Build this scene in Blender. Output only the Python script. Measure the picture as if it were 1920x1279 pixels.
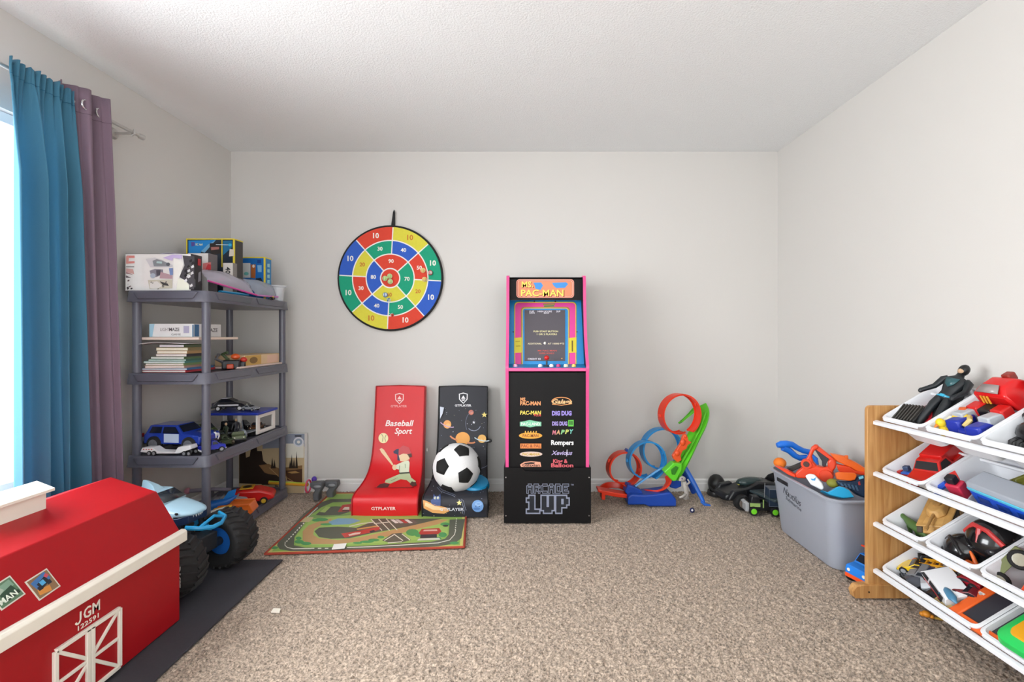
import bpy, bmesh, math, random
import numpy as np
from mathutils import Vector, Matrix, Euler

for _o in list(bpy.data.objects):
    bpy.data.objects.remove(_o, do_unlink=True)
SC = bpy.context.scene
COL = SC.collection
PI = math.pi
random.seed(7)

# ------------------------------------------------------------------ camera
F, CX, CY, CZ = 900.0, 983.0, 628.0, 1.12      # focal length and vanishing point in photo pixels, eye height in metres
cam_d = bpy.data.cameras.new('camera')
cam_d.sensor_width = 36.0
cam_d.lens = 36.0 * F / 1920.0
cam_d.shift_x = (960.0 - CX) / 1920.0
cam_d.shift_y = (CY - 639.5) / 1920.0
cam_d.clip_start = 0.02
cam = bpy.data.objects.new('camera', cam_d)
cam.location = (0, 0, CZ)
cam.rotation_euler = (PI / 2, 0, 0)
COL.objects.link(cam)
SC.camera = cam

# ------------------------------------------------------------------ world and light
SC.view_settings.view_transform = 'Standard'
SC.view_settings.look = 'None'
SC.view_settings.gamma = 1.0
SC.view_settings.use_curve_mapping = False
SC.view_settings.exposure = 0.0

world = bpy.data.worlds.new('sky')
SC.world = world
world.use_nodes = True
_bg = world.node_tree.nodes['Background']
_bg.inputs[0].default_value = (0.93, 0.97, 1.0, 1)
_bg.inputs[1].default_value = 4.4

def area_light(name, loc, rot, sx, sy, watts, color):
    d = bpy.data.lights.new(name, 'AREA')
    d.shape = 'RECTANGLE'; d.size = sx; d.size_y = sy
    d.energy = watts; d.color = color
    o = bpy.data.objects.new(name, d)
    o.location = loc; o.rotation_euler = rot
    COL.objects.link(o)
    return o
# daylight through the window in the left wall, and an added fill light behind the camera
area_light('window_daylight', (-3.15, 1.0, 1.75), (0, -PI / 2 + .22, 0), 2.4, 3.4, 430, (0.96, 0.985, 1.0))
area_light('rear_fill', (-0.15, -1.78, 1.32), (PI / 2, 0, 0), 3.2, 1.9, 22, (1.0, 0.99, 0.975))

# ------------------------------------------------------------------ helpers
def P(px, py, Y):
    """a photo measurement turned into metres at depth Y"""
    return Vector(((px - CX) * Y / F, Y, CZ - (py - CY) * Y / F))

def PZ(px, py, z=0.0):
    """a photo measurement of something lying at height z"""
    Y = (CZ - z) * F / (py - CY)
    return Vector(((px - CX) * Y / F, Y, z))

def lin(h):
    h = h.lstrip('#')
    out = []
    for i in (0, 2, 4):
        c = int(h[i:i + 2], 16) / 255.0
        out.append(c / 12.92 if c <= 0.04045 else ((c + 0.055) / 1.055) ** 2.4)
    return out

_MATS = {}
def mat(h, rough=0.5, metal=0.0, var=0.05, scale=25.0, bump=0.0, bscale=200.0, trans=0.0, alpha=1.0, coat=0.0, emit=0.0, spec=0.5):
    key = (spec, h, rough, metal, var, scale, bump, bscale, trans, alpha, coat, emit)
    if key in _MATS:
        return _MATS[key]
    m = bpy.data.materials.new('m_' + h.lstrip('#') + '_%d' % len(_MATS))
    m.use_nodes = True
    nt = m.node_tree; N = nt.nodes; L = nt.links
    b = N['Principled BSDF']
    b.inputs['Roughness'].default_value = rough
    b.inputs['Metallic'].default_value = metal
    if trans: b.inputs['Transmission Weight'].default_value = trans
    if alpha < 1: b.inputs['Alpha'].default_value = alpha
    b.inputs['Specular IOR Level'].default_value = spec
    if coat: b.inputs['Coat Weight'].default_value = coat
    c = lin(h)
    tc = N.new('ShaderNodeTexCoord')
    no = N.new('ShaderNodeTexNoise'); no.inputs['Scale'].default_value = scale; no.inputs['Detail'].default_value = 3
    L.new(tc.outputs['Object'], no.inputs['Vector'])
    mx = N.new('ShaderNodeMix'); mx.data_type = 'RGBA'
    mx.inputs[6].default_value = [x * (1 - var) for x in c] + [1]
    mx.inputs[7].default_value = [min(1, x * (1 + var)) for x in c] + [1]
    L.new(no.outputs['Fac'], mx.inputs[0])
    L.new(mx.outputs[2], b.inputs['Base Color'])
    if emit:
        L.new(mx.outputs[2], b.inputs['Emission Color']); b.inputs['Emission Strength'].default_value = emit
    if bump:
        n2 = N.new('ShaderNodeTexNoise'); n2.inputs['Scale'].default_value = bscale; n2.inputs['Detail'].default_value = 2
        L.new(tc.outputs['Object'], n2.inputs['Vector'])
        bp = N.new('ShaderNodeBump'); bp.inputs['Strength'].default_value = bump; bp.inputs['Distance'].default_value = 0.002
        L.new(n2.outputs['Fac'], bp.inputs['Height']); L.new(bp.outputs['Normal'], b.inputs['Normal'])
    _MATS[key] = m
    return m

def pl(h, rough=0.35, **k):        # moulded plastic
    return mat(h, rough, var=0.03, scale=12, **k)

def fabric(h, rough=0.8, **k):
    return mat(h, rough, var=0.06, scale=60, bump=0.25, bscale=700, **k)

def clear(h, alpha=0.35, rough=0.15):
    return mat(h, rough, var=0.03, alpha=alpha)

def frame(o, x, y):
    """matrix whose local x and y run along the two given directions from o"""
    x = Vector(x).normalized(); y = Vector(y); z = x.cross(y).normalized(); y = z.cross(x)
    M = Matrix((x, y, z)).transposed().to_4x4(); M.translation = Vector(o)
    return M

def TR(loc=(0, 0, 0), rot=(0, 0, 0), sc=None):
    M = Matrix.Translation(Vector(loc)) @ Euler(rot).to_matrix().to_4x4()
    if sc is not None:
        s = sc if hasattr(sc, '__len__') else (sc, sc, sc)
        M = M @ Matrix.Diagonal((s[0], s[1], s[2], 1))
    return M

class G:
    """collects simple shapes for ONE part"""
    def __init__(s): s.bm = bmesh.new(); s.mi = 0
    def m(s, i): s.mi = i; return s
    def add(s, vs, fs, M=None):
        b = [s.bm.verts.new((M @ Vector(v)) if M is not None else v) for v in vs]
        for f in fs:
            try:
                fc = s.bm.faces.new([b[i] for i in f]); fc.material_index = s.mi
            except ValueError:
                pass
        return s
    def box(s, c, size, rot=(0, 0, 0), top=(1, 1), M=None):
        x, y, z = [d / 2 for d in size]; tx, ty = top
        v = [(-x, -y, -z), (x, -y, -z), (x, y, -z), (-x, y, -z), (-x * tx, -y * ty, z), (x * tx, -y * ty, z), (x * tx, y * ty, z), (-x * tx, y * ty, z)]
        T = TR(c, rot); T = M @ T if M is not None else T
        return s.add(v, [(3, 2, 1, 0), (4, 5, 6, 7), (0, 1, 5, 4), (1, 2, 6, 5), (2, 3, 7, 6), (3, 0, 4, 7)], T)
    def bb(s, lo, hi, M=None):
        return s.box([(a + b) / 2 for a, b in zip(lo, hi)], [b - a for a, b in zip(lo, hi)], M=M)
    def loft(s, rings, cap=True, closed=False, M=None):
        n = len(rings[0]); vs = [p for r in rings for p in r]; fs = []
        k = len(rings)
        for i in range(k if closed else k - 1):
            a, b = i * n, ((i + 1) % k) * n
            for j in range(n):
                fs.append((a + j, a + (j + 1) % n, b + (j + 1) % n, b + j))
        if cap and not closed:
            fs.append(tuple(range(n))[::-1]); fs.append(tuple(range((k - 1) * n, k * n)))
        return s.add(vs, fs, M)
    def tube(s, pts, r, n=10, closed=False, cap=True, M=None, flat=1.0):
        pts = [Vector(p) for p in pts]; k = len(pts); rings = []
        rr = r if hasattr(r, '__len__') else [r] * k
        up = None
        for i, p in enumerate(pts):
            if closed: t = pts[(i + 1) % k] - pts[i - 1]
            else: t = pts[min(i + 1, k - 1)] - pts[max(i - 1, 0)]
            if t.length < 1e-9: t = Vector((0, 0, 1))
            t.normalize()
            if up is None: up = Vector((0, 0, 1)) if abs(t.z) < 0.9 else Vector((1, 0, 0))
            sd = t.cross(up)
            if sd.length < 1e-6: sd = t.orthogonal()
            sd.normalize(); up = sd.cross(t)
            rings.append([p + (sd * math.cos(2 * PI * j / n) + up * math.sin(2 * PI * j / n) * flat) * rr[i] for j in range(n)])
        return s.loft(rings, cap, closed, M)
    def cyl(s, a, b, r, r1=None, n=16, M=None):
        return s.tube([a, b], [r, r if r1 is None else r1], n, M=M)
    def lathe(s, prof, n=24, M=None, cap=True):
        rings = [[(r * math.cos(2 * PI * j / n), r * math.sin(2 * PI * j / n), z) for j in range(n)] for r, z in prof]
        return s.loft(rings, cap, False, M)
    def ball(s, c, r, n=14, M=None, rot=(0, 0, 0)):
        rr = r if hasattr(r, '__len__') else (r, r, r)
        h = max(5, n // 2)
        prof = [(max(1e-4, math.sin(PI * i / h)), -math.cos(PI * i / h)) for i in range(h + 1)]
        T = TR(c, rot, rr); T = M @ T if M is not None else T
        return s.lathe(prof, n, T)
    def prism(s, poly, d0, d1, ax='y', M=None, scale1=None):
        """extrude a 2-D outline; ax names the extrusion axis ('y': outline in x,z; 'x': in y,z; 'z': in x,y)"""
        def q(p, d):
            a, b = p
            return (a, d, b) if ax == 'y' else ((d, a, b) if ax == 'x' else (a, b, d))
        n = len(poly)
        vs = [q(p, d0) for p in poly] + [q(p, d1) for p in poly]
        fs = [tuple(range(n))[::-1], tuple(range(n, 2 * n))] + [(i, (i + 1) % n, n + (i + 1) % n, n + i) for i in range(n)]
        return s.add(vs, fs, M)
    def grid(s, fn, nu, nv, M=None):
        vs = [fn(i / nu, j / nv) for j in range(nv + 1) for i in range(nu + 1)]
        w = nu + 1
        return s.add(vs, [(j * w + i, j * w + i + 1, (j + 1) * w + i + 1, (j + 1) * w + i) for j in range(nv) for i in range(nu)], M)
    def poly(s, pts, M=None):
        return s.add(pts, [tuple(range(len(pts)))], M)

_WORLD = {}
def part(name, g, mats, parent=None, bevel=0.0, seg=2, smooth=40, solid=0.0, sub=0, loc=None, rot=None, keepn=False):
    me = bpy.data.meshes.new(name)
    if isinstance(g, G):
        if not keepn:
            bmesh.ops.recalc_face_normals(g.bm, faces=g.bm.faces)
        big = [f for f in g.bm.faces if len(f.verts) > 4]
        if big:
            for f in big: f.normal_update()
            bmesh.ops.triangulate(g.bm, faces=big)
        g.bm.to_mesh(me); g.bm.free()
    else:
        me = g
    for m in (mats if isinstance(mats, (list, tuple)) else [mats]):
        me.materials.append(m)
    if smooth and len(me.polygons):
        me.polygons.foreach_set('use_smooth', [True] * len(me.polygons))
        me.set_sharp_from_angle(angle=math.radians(smooth))
    o = bpy.data.objects.new(name, me)
    COL.objects.link(o)
    if solid:
        md = o.modifiers.new('thickness', 'SOLIDIFY'); md.thickness = solid; md.offset = 0
    if bevel:
        md = o.modifiers.new('bevel', 'BEVEL'); md.width = bevel; md.segments = seg; md.limit_method = 'ANGLE'; md.angle_limit = math.radians(35)
        md.harden_normals = False
    if sub:
        md = o.modifiers.new('sub', 'SUBSURF'); md.levels = sub; md.render_levels = sub
    if loc: o.location = loc
    if rot: o.rotation_euler = rot
    if parent is not None:
        o.parent = parent
        if parent in _WORLD: o.matrix_parent_inverse = _WORLD[parent]
    return o

def tag(o, label, cat, group=None):
    o['label'] = label; o['category'] = cat
    if group: o['group'] = group
    return o

def thing(name, label, cat, loc=(0, 0, 0), rot=(0, 0, 0), group=None, world=False, M=None):
    """an Empty at the thing's base; world=True: its parts are given in room coordinates"""
    o = bpy.data.objects.new(name, None); COL.objects.link(o)
    o.empty_display_size = 0.05
    if M is not None:
        o.matrix_world = M
    else:
        o.location = loc; o.rotation_euler = rot
    if world: _WORLD[o] = Matrix.Translation(Vector(loc)).inverted()
    return tag(o, label, cat, group)

def struct(name, g, m, parent=None, **k):
    o = part(name, g, m, parent, **k)
    if parent is None: o['kind'] = 'structure'
    return o

def txt_mesh(body, size, bold=0.0, ext=0.0004, sx=1.0, shear=0.0, align='CENTER', space=1.0):
    c = bpy.data.curves.new('t', 'FONT')
    c.body = body; c.size = size; c.extrude = ext; c.offset = bold * size; c.align_x = align; c.align_y = 'CENTER'
    c.shear = shear; c.resolution_u = 2; c.space_character = space
    o = bpy.data.objects.new('t', c)
    COL.objects.link(o)
    me = bpy.data.meshes.new_from_object(o)
    bpy.data.objects.remove(o, do_unlink=True); bpy.data.curves.remove(c)
    if sx != 1.0: me.transform(Matrix.Diagonal((sx, 1, 1, 1)))
    return me

def txt(body, size, m, parent, M, name='lettering', fn=None, fit=None, **k):
    """flat print: lettering laid on a surface; fit = width it must fill"""
    me = txt_mesh(body, size, **k)
    if fit and len(me.vertices):
        xs = [v.co.x for v in me.vertices]; w = max(xs) - min(xs)
        me.transform(Matrix.Diagonal((fit / w, 1, 1, 1)))
    me.transform(M)
    if fn:
        for v in me.vertices: v.co = fn(v.co)
    return part(name, me, m, parent, smooth=0)

def hit(px, py, p0, n):
    """where the photo's line of sight meets a plane: used to measure flat print"""
    d = Vector(((px - CX) / F, 1.0, -(py - CY) / F)); o = Vector((0, 0, CZ)); n = Vector(n)
    return o + d * ((Vector(p0) - o).dot(n) / d.dot(n))

def ell(cx, cy, rx, ry, n=20, a0=0.0, a1=2 * PI):
    full = abs(a1 - a0 - 2 * PI) < 1e-6
    k = n if full else n + 1
    return [(cx + rx * math.cos(a0 + (a1 - a0) * i / n), cy + ry * math.sin(a0 + (a1 - a0) * i / n)) for i in range(k)]

def stroke(pts, w, closed=False):
    """a 2-D line of width w as a list of quads"""
    out = []; n = len(pts)
    V = [Vector(p) for p in pts]
    def nrm(i):
        a = V[(i - 1) % n] if (closed or i > 0) else V[i]; b = V[(i + 1) % n] if (closed or i < n - 1) else V[i]
        t = (b - a); t = t.normalized() if t.length > 1e-9 else Vector((1, 0))
        return Vector((-t.y, t.x)) * w / 2
    for i in range(n if closed else n - 1):
        j = (i + 1) % n
        a, b = nrm(i), nrm(j)
        out.append([V[i] + a, V[j] + b, V[j] - b, V[i] - a])
    return out

# ------------------------------------------------------------------ the room
XL, XR, YB, YR, ZC = -2.115, 1.827, 3.46, -1.60, 2.44
T = 0.12

def noisy_wall(h, kind):
    m = bpy.data.materials.new('m_' + kind); m.use_nodes = True
    nt = m.node_tree; N = nt.nodes; L = nt.links; b = N['Principled BSDF']
    c = lin(h)
    tc = N.new('ShaderNodeTexCoord')
    if kind == 'ceiling':
        n1 = N.new('ShaderNodeTexNoise'); n1.inputs['Scale'].default_value = 120; n1.inputs['Detail'].default_value = 4; n1.inputs['Roughness'].default_value = .65
        L.new(tc.outputs['Object'], n1.inputs['Vector'])
        bp = N.new('ShaderNodeBump'); bp.inputs['Strength'].default_value = 0.6; bp.inputs['Distance'].default_value = 0.007
        L.new(n1.outputs['Fac'], bp.inputs['Height']); L.new(bp.outputs['Normal'], b.inputs['Normal'])
        b.inputs['Base Color'].default_value = c + [1]; b.inputs['Roughness'].default_value = .95
    elif kind == 'wall':
        n1 = N.new('ShaderNodeTexNoise'); n1.inputs['Scale'].default_value = 160; n1.inputs['Detail'].default_value = 2
        L.new(tc.outputs['Object'], n1.inputs['Vector'])
        bp = N.new('ShaderNodeBump'); bp.inputs['Strength'].default_value = 0.12; bp.inputs['Distance'].default_value = 0.002
        L.new(n1.outputs['Fac'], bp.inputs['Height']); L.new(bp.outputs['Normal'], b.inputs['Normal'])
        b.inputs['Base Color'].default_value = c + [1]; b.inputs['Roughness'].default_value = .55
    else:  # carpet pile
        n1 = N.new('ShaderNodeTexNoise'); n1.inputs['Scale'].default_value = 135; n1.inputs['Detail'].default_value = 3; n1.inputs['Roughness'].default_value = .7
        L.new(tc.outputs['Object'], n1.inputs['Vector'])
        r = N.new('ShaderNodeValToRGB')
        r.color_ramp.elements[0].position = .34; r.color_ramp.elements[0].color = [x * .36 for x in c] + [1]
        r.color_ramp.elements[1].position = .66; r.color_ramp.elements[1].color = [min(1, x * 1.65) for x in c] + [1]
        L.new(n1.outputs['Fac'], r.inputs[0]); L.new(r.outputs[0], b.inputs['Base Color'])
        b.inputs['Roughness'].default_value = 1.0; b.inputs['Specular IOR Level'].default_value = .1
        b.inputs['Sheen Weight'].default_value = .15
    return m
M_WALL = noisy_wall('D4D1CD', 'wall')
M_CEIL = noisy_wall('F1F3F4', 'ceiling')
M_CARPET = noisy_wall('A99888', 'carpet')
M_TRIM = mat('F0EFED', .35, var=.01)

def carpet_mesh():
    st = 0.0072
    xs = np.arange(XL, XR + st, st); ys = np.arange(0.88, YB + st, st)
    nx, ny = len(xs), len(ys)
    rng = np.random.default_rng(3)
    X, Y = np.meshgrid(xs, ys)
    X = X + rng.uniform(-.003, .003, X.shape); Y = Y + rng.uniform(-.003, .003, Y.shape)
    Z = rng.uniform(-.011, 0.0, X.shape)
    co = np.stack([X, Y, Z], -1).reshape(-1, 3)
    extra = np.array([[XL, YR, -.006], [XR, YR, -.006], [XR, .90, -.006], [XL, .90, -.006]])
    co = np.vstack([co, extra]).astype(np.float32)
    i = np.arange((nx - 1) * (ny - 1)); r, c = i // (nx - 1), i % (nx - 1)
    a = r * nx + c
    q = np.stack([a, a + 1, a + nx + 1, a + nx], -1)
    b = nx * ny
    q = np.vstack([q, [[b, b + 1, b + 2, b + 3]]])
    me = bpy.data.meshes.new('floor')
    me.vertices.add(len(co)); me.vertices.foreach_set('co', co.ravel())
    me.loops.add(q.size); me.loops.foreach_set('vertex_index', q.astype(np.int32).ravel())
    me.polygons.add(len(q)); me.polygons.foreach_set('loop_start', np.arange(0, q.size, 4, dtype=np.int32))
    me.update(); me.validate()
    return me
fl = part('floor', carpet_mesh(), M_CARPET, smooth=180); fl['kind'] = 'structure'

struct('ceiling', G().bb((XL - T, YR - T, ZC), (XR + T, YB + T, ZC + T)), M_CEIL, smooth=0)
struct('wall_back', G().bb((XL - T, YB, -.05), (XR + T, YB + T, ZC)), M_WALL, smooth=0)
struct('wall_right', G().bb((XR, YR, -.05), (XR + T, YB, ZC)), M_WALL, smooth=0)
WY0, WY1, WZ0, WZ1 = .28, 2.12, .46, 2.04
g = G().bb((XL - T, YR, -.05), (XL, WY0, ZC)).bb((XL - T, WY1, -.05), (XL, YB, ZC)).bb((XL - T, WY0, -.05), (XL, WY1, WZ0)).bb((XL - T, WY0, WZ1), (XL, WY1, ZC))
struct('wall_left', g, M_WALL, smooth=0)
RX0, RX1, RZ0, RZ1 = -1.75, 1.45, .38, 2.26
g = G().bb((XL, YR - T, -.05), (RX0, YR, ZC)).bb((RX1, YR - T, -.05), (XR, YR, ZC)).bb((RX0, YR - T, -.05), (RX1, YR, RZ0)).bb((RX0, YR - T, RZ1), (RX1, YR, ZC))
struct('wall_rear', g, M_WALL, smooth=0)

def window(name, lo, hi, ax, n):
    """a framed window in the plane normal to ax, from lo to hi, with n panes side by side"""
    w = thing(name, 'white framed window', 'window'); del w['category']; del w['label']; w['kind'] = 'structure'
    f = .045; (u0, z0), (u1, z1) = lo, hi
    def bx(g, ua, za, ub, zb, d0, d1):
        return g.bb((ax[1] + d0, ua, za), (ax[1] + d1, ub, zb)) if ax[0] == 'x' else g.bb((ua, ax[1] + d0, za), (ub, ax[1] + d1, zb))
    g = G(); bx(g, u0, z0, u0 + f, z1, -.03, .03); bx(g, u1 - f, z0, u1, z1, -.03, .03); bx(g, u0 + f, z1 - f, u1 - f, z1, -.03, .03); bx(g, u0 + f, z0, u1 - f, z0 + f, -.03, .03)
    part('window_frame', g, M_TRIM, w, bevel=.003)
    s = (u1 - u0 - 2 * f) / n
    for i in range(n):
        a = u0 + f + i * s
        if i:
            part('mullion', bx(G(), a - .02, z0 + f, a + .02, z1 - f, -.025, .025), M_TRIM, w, bevel=.003)
        part('pane', bx(G(), a + .005, z0 + f, a + s - .005, z1 - f, -.003, .003), clear('F6FAFF', .06, .05), w, smooth=0)
    return w
w1 = window('window_1', (WY0, WZ0), (WY1, WZ1), ('x', XL - .06), 2)
part('window_sill', G().bb((XL - .03, WY0 - .03, WZ0 - .025), (XL + .035, WY1 + .03, WZ0)), M_TRIM, w1, bevel=.004)
window('added_rear_window', (RX0, RZ0), (RX1, RZ1), ('y', YR - .06), 3)  # unseen window, added to let frontal fill in from behind the camera

def baseboard(name, a, b, nrm):
    h = .092; prof = [(0, 0), (.016, 0), (.016, h * .62), (.012, h * .68), (.012, h * .9), (.005, h), (0, h)]
    a, b, nrm = Vector(a), Vector(b), Vector(nrm)
    rings = [[p + nrm * d + Vector((0, 0, z - .008)) for d, z in prof] for p in (a, b)]
    return struct(name, G().loft(rings), M_TRIM, smooth=0)
baseboard('baseboard_back', (XL, YB, 0), (XR, YB, 0), (0, -1, 0))
baseboard('baseboard_right', (XR, YR, 0), (XR, YB - .016, 0), (-1, 0, 0))
baseboard('baseboard_left', (XL, YR, 0), (XL, YB - .016, 0), (1, 0, 0))
baseboard('baseboard_rear', (XL + .016, YR, 0), (XR - .016, YR, 0), (0, 1, 0))

# ------------------------------------------------------------------ curtains
def cloth(h, h2=None, trl=.35):
    m = bpy.data.materials.new('m_cloth_' + h); m.use_nodes = True
    nt = m.node_tree; N = nt.nodes; L = nt.links; b = N['Principled BSDF']
    b.inputs['Roughness'].default_value = .85; b.inputs['Sheen Weight'].default_value = .1
    c = lin(h)
    tc = N.new('ShaderNodeTexCoord'); no = N.new('ShaderNodeTexNoise'); no.inputs['Scale'].default_value = 400
    L.new(tc.outputs['Object'], no.inputs['Vector'])
    mx = N.new('ShaderNodeMix'); mx.data_type = 'RGBA'
    mx.inputs[6].default_value = [x * .93 for x in c] + [1]; mx.inputs[7].default_value = [x * 1.07 for x in c] + [1]
    L.new(no.outputs['Fac'], mx.inputs[0]); L.new(mx.outputs[2], b.inputs['Base Color'])
    tr = N.new('ShaderNodeBsdfTranslucent'); L.new(mx.outputs[2], tr.inputs['Color'])
    ms = N.new('ShaderNodeMixShader'); ms.inputs[0].default_value = trl
    L.new(b.outputs[0], ms.inputs[1]); L.new(tr.outputs[0], ms.inputs[2])
    L.new(ms.outputs[0], N['Material Output'].inputs['Surface'])
    return m

RODX, RODZ = -2.02, 2.165
rod = thing('curtain_rod', 'thin pale metal curtain rod on a wall bracket above the window', 'curtain rod', (RODX, 1.3, RODZ), world=True)
M_ROD = mat('C9C7C4', .3, .6)
part('rod', G().cyl((RODX, .12, RODZ), (RODX, 2.515, RODZ), .0085), M_ROD, rod)
part('finial', G().tube([(RODX, 2.515, RODZ), (RODX, 2.522, RODZ), (RODX, 2.545, RODZ), (RODX, 2.552, RODZ)], [.009, .014, .014, .006], 14), M_ROD, rod)
part('bracket', G().cyl((XL, 2.47, RODZ - .008), (RODX, 2.47, RODZ - .008), .007).cyl((XL, 2.47, RODZ - .008), (XL + .012, 2.47, RODZ - .008), .03, .022, 20).tube([(RODX, 2.47, RODZ - .02), (RODX + .014, 2.47, RODZ - .012), (RODX + .014, 2.47, RODZ + .012)], .005, 8), M_ROD, rod)

def fold_sum(u, fs, v):
    return sum(a * math.sin(2 * PI * f * u + p + k * v) for a, f, p, k in fs)
BF = [(1.0, 3.1, .4, .5), (.55, 5.3, 1.9, -.9), (.25, 8.2, .3, 1.2)]
def bluefn(u, v):
    z = RODZ + .028 + (.03 - RODZ - .028) * v
    k = min(1, v * 5)
    y = (1.850 + .268 * u) * (1 - v) + (1.850 + .318 * u) * v
    ruf = math.exp(-v * 22) * .010 * (math.sin(2 * PI * 10 * u) + .6 * math.sin(2 * PI * 17 * u + 1))
    pinch = 1 - .5 * math.exp(-((v - .02) / .012) ** 2)
    return (-1.995 + (.006 + .021 * k) * fold_sum(u, BF, v) * pinch + ruf + .010 * v, y + .012 * math.sin(2 * PI * 3.1 * u + 1.2 + v) * k, z + .006 * math.sin(2 * PI * 10 * u + .5) * math.exp(-v * 60))
c = thing('curtain', 'teal blue rod pocket curtain hanging at the window edge', 'curtain', (-1.995, 2.05, .03), world=True)
M_BLUE = cloth('4A86A2', trl=.32)
part('drape', G().grid(bluefn, 150, 70), M_BLUE, c, smooth=180, solid=.002)
part('pocket_seam', G().tube([Vector(bluefn(i / 60, .028)) + Vector((.0025, 0, 0)) for i in range(61)], .0012, 5), cloth('2C6E8E'), c)
PFS = [(1.0, 2.3, 2.6, .2), (.35, 4.9, .8, -.5), (.12, 9, 0, 1)]
def purpfn(u, v):
    z = RODZ + .072 + (.03 - RODZ - .072) * v
    y = (2.095 + .222 * u) * (1 - v) + (2.15 + .268 * u) * v
    return (-2.042 + .046 * min(1, u * 2.2) + (.024 + .008 * min(1, v * 4)) * fold_sum(u, PFS, v), y + .012 * math.cos(2 * PI * 2.3 * u + 2.6) * min(1, v * 4), z)
c = thing('curtain', 'dusty purple grommet curtain hanging beside the blue curtain', 'curtain', (-1.998, 2.25, .03), world=True)
M_PURP = cloth('857080', trl=.18)
part('drape', G().grid(purpfn, 110, 40), M_PURP, c, smooth=180, solid=.0025)
part('top_hem', G().tube([Vector(purpfn(i / 50, .052)) + Vector((.002, 0, 0)) for i in range(51)], .0011, 5), cloth('5C4C58'), c)
for uu in (.10, .36, .72):
    q = Vector(purpfn(uu, .034))
    part('grommet', G().tube([q + Vector((.003 if uu < .2 else -.004, .021 * math.cos(t), .021 * math.sin(t))) for t in [2 * PI * i / 18 for i in range(18)]], .0042, 8, closed=True), mat('D8D8DA', .2, .9), c)

# ------------------------------------------------------------------ plastic shelving rack
RXL, RXR_, RYF, RYB = -2.062, -1.636, 2.479, 3.333
M_RACK = mat('60606C', .30, var=.05, scale=40, bump=.06, bscale=300)
rack = thing('shelving_rack', 'dark grey plastic four tier shelving rack in the corner', 'shelf', ((RXL + RXR_) / 2, (RYF + RYB) / 2, 0), world=True)
SHZ = (.065, .493, .922, 1.349)
def rrect(x0, x1, y0, y1, r, z, n=4):
    out = []
    for cx, cy, a in ((x1 - r, y1 - r, 0), (x0 + r, y1 - r, PI / 2), (x0 + r, y0 + r, PI), (x1 - r, y0 + r, 1.5 * PI)):
        for i in range(n + 1):
            t = a + PI / 2 * i / n
            out.append((cx + r * math.cos(t), cy + r * math.sin(t), z))
    return out
for z in SHZ:
    h = .058
    g = G()
    o_ = .006
    g.loft([rrect(RXL - o_, RXR_ + o_, RYF - o_, RYB + o_, .035, z - h), rrect(RXL, RXR_, RYF, RYB, .032, z - .004), rrect(RXL + .003, RXR_ - .003, RYF + .003, RYB - .003, .03, z), rrect(RXL + .014, RXR_ - .014, RYF + .014, RYB - .014, .024, z),
            rrect(RXL + .016, RXR_ - .016, RYF + .016, RYB - .016, .024, z - .008)])
    sh = part('shelf', g, M_RACK, rack, smooth=35)
    # raised trapezoid panels on the faces
    for (xa, xb) in ((RXL + .045, RXR_ - .045),):
        y = RYF - .0045
        g = G()
        g.prism([(xa, z - .006), (xa + .026, z - .043), (xb - .026, z - .043), (xb, z - .006)], y - .006, y + .004, 'y')
        part('face_panel', g, M_RACK, sh, bevel=.003)
    for ya, yb in ((RYF + .06, (RYF + RYB) / 2 - .02), ((RYF + RYB) / 2 + .02, RYB - .06)):
        g = G().prism([(ya, z - .006), (ya + .022, z - .043), (yb - .022, z - .043), (yb, z - .006)], RXR_ - .002, RXR_ + .008, 'x')
        part('face_panel', g, M_RACK, sh, bevel=.003)
for px in (RXL + .036, RXR_ - .028):
    for py in (RYF + .032, RYB - .032):
        for a, b in ((SHZ[0], SHZ[1] - .058), (SHZ[1], SHZ[2] - .058), (SHZ[2], SHZ[3] - .058)):
            part('post', G().cyl((px, py, a - .004), (px, py, b + .004), .0205, .0205, 18), M_RACK, rack)

# ------------------------------------------------------------------ red barn toy box
BX, BYN, BYF = -1.61, 1.08, 1.867
M_RED = mat('A5111A', .42, var=.05, scale=8, bump=.05, bscale=80, spec=.28)
M_REDR = M_RED
M_CREAM = mat('EFE9DC', .5, var=.03, bump=.06, bscale=60)
barn = thing('barn_toy_box', 'red wooden barn shaped toy box with cream trim and door', 'toy box', (BX, (BYN + BYF) / 2, 0), world=True)
HW = .27
part('body', G().prism([(BX - HW, .012), (BX + HW, .012), (BX + HW, .335), (BX - HW, .335)], BYN, BYF, 'y'), M_RED, barn, bevel=.003)
sl = [(BX + HW + .004, .345), (BX + .177, .510), (BX, .566), (BX - .177, .510), (BX - HW - .004, .345)]
roof = part('roof', G().prism(sl, BYN - .004, BYF + .004, 'y'), M_REDR, barn, bevel=.003)
for sx in (1, -1):
    x = BX + sx * (HW + .008)
    part('eave_trim', G().prism([(x - .012, .316), (x + .012, .316), (x + .012, .352), (x + .004, .36), (x - .012, .36)], BYN - .012, BYF + .014, 'y'), M_CREAM, barn, bevel=.002)
cy0, cy1 = 1.378, 1.572
cup = part('cupola', G().prism([(BX - .045, .53), (BX + .045, .53), (BX + .045, .612), (BX, .63), (BX - .045, .612)], cy0, cy1, 'y'), M_CREAM, roof, bevel=.002)
part('cupola_lid', G().prism([(BX - .06, .606), (BX, .627), (BX + .06, .606), (BX + .06, .615), (BX, .638), (BX - .06, .615)], cy0 - .014, cy1 + .014, 'y'), M_CREAM, roof, bevel=.001)
FX = BX + HW
door = part('door_panel', G().bb((FX - .002, 1.365, .024), (FX + .003, 1.585, .221)), M_RED, barn)
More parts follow.
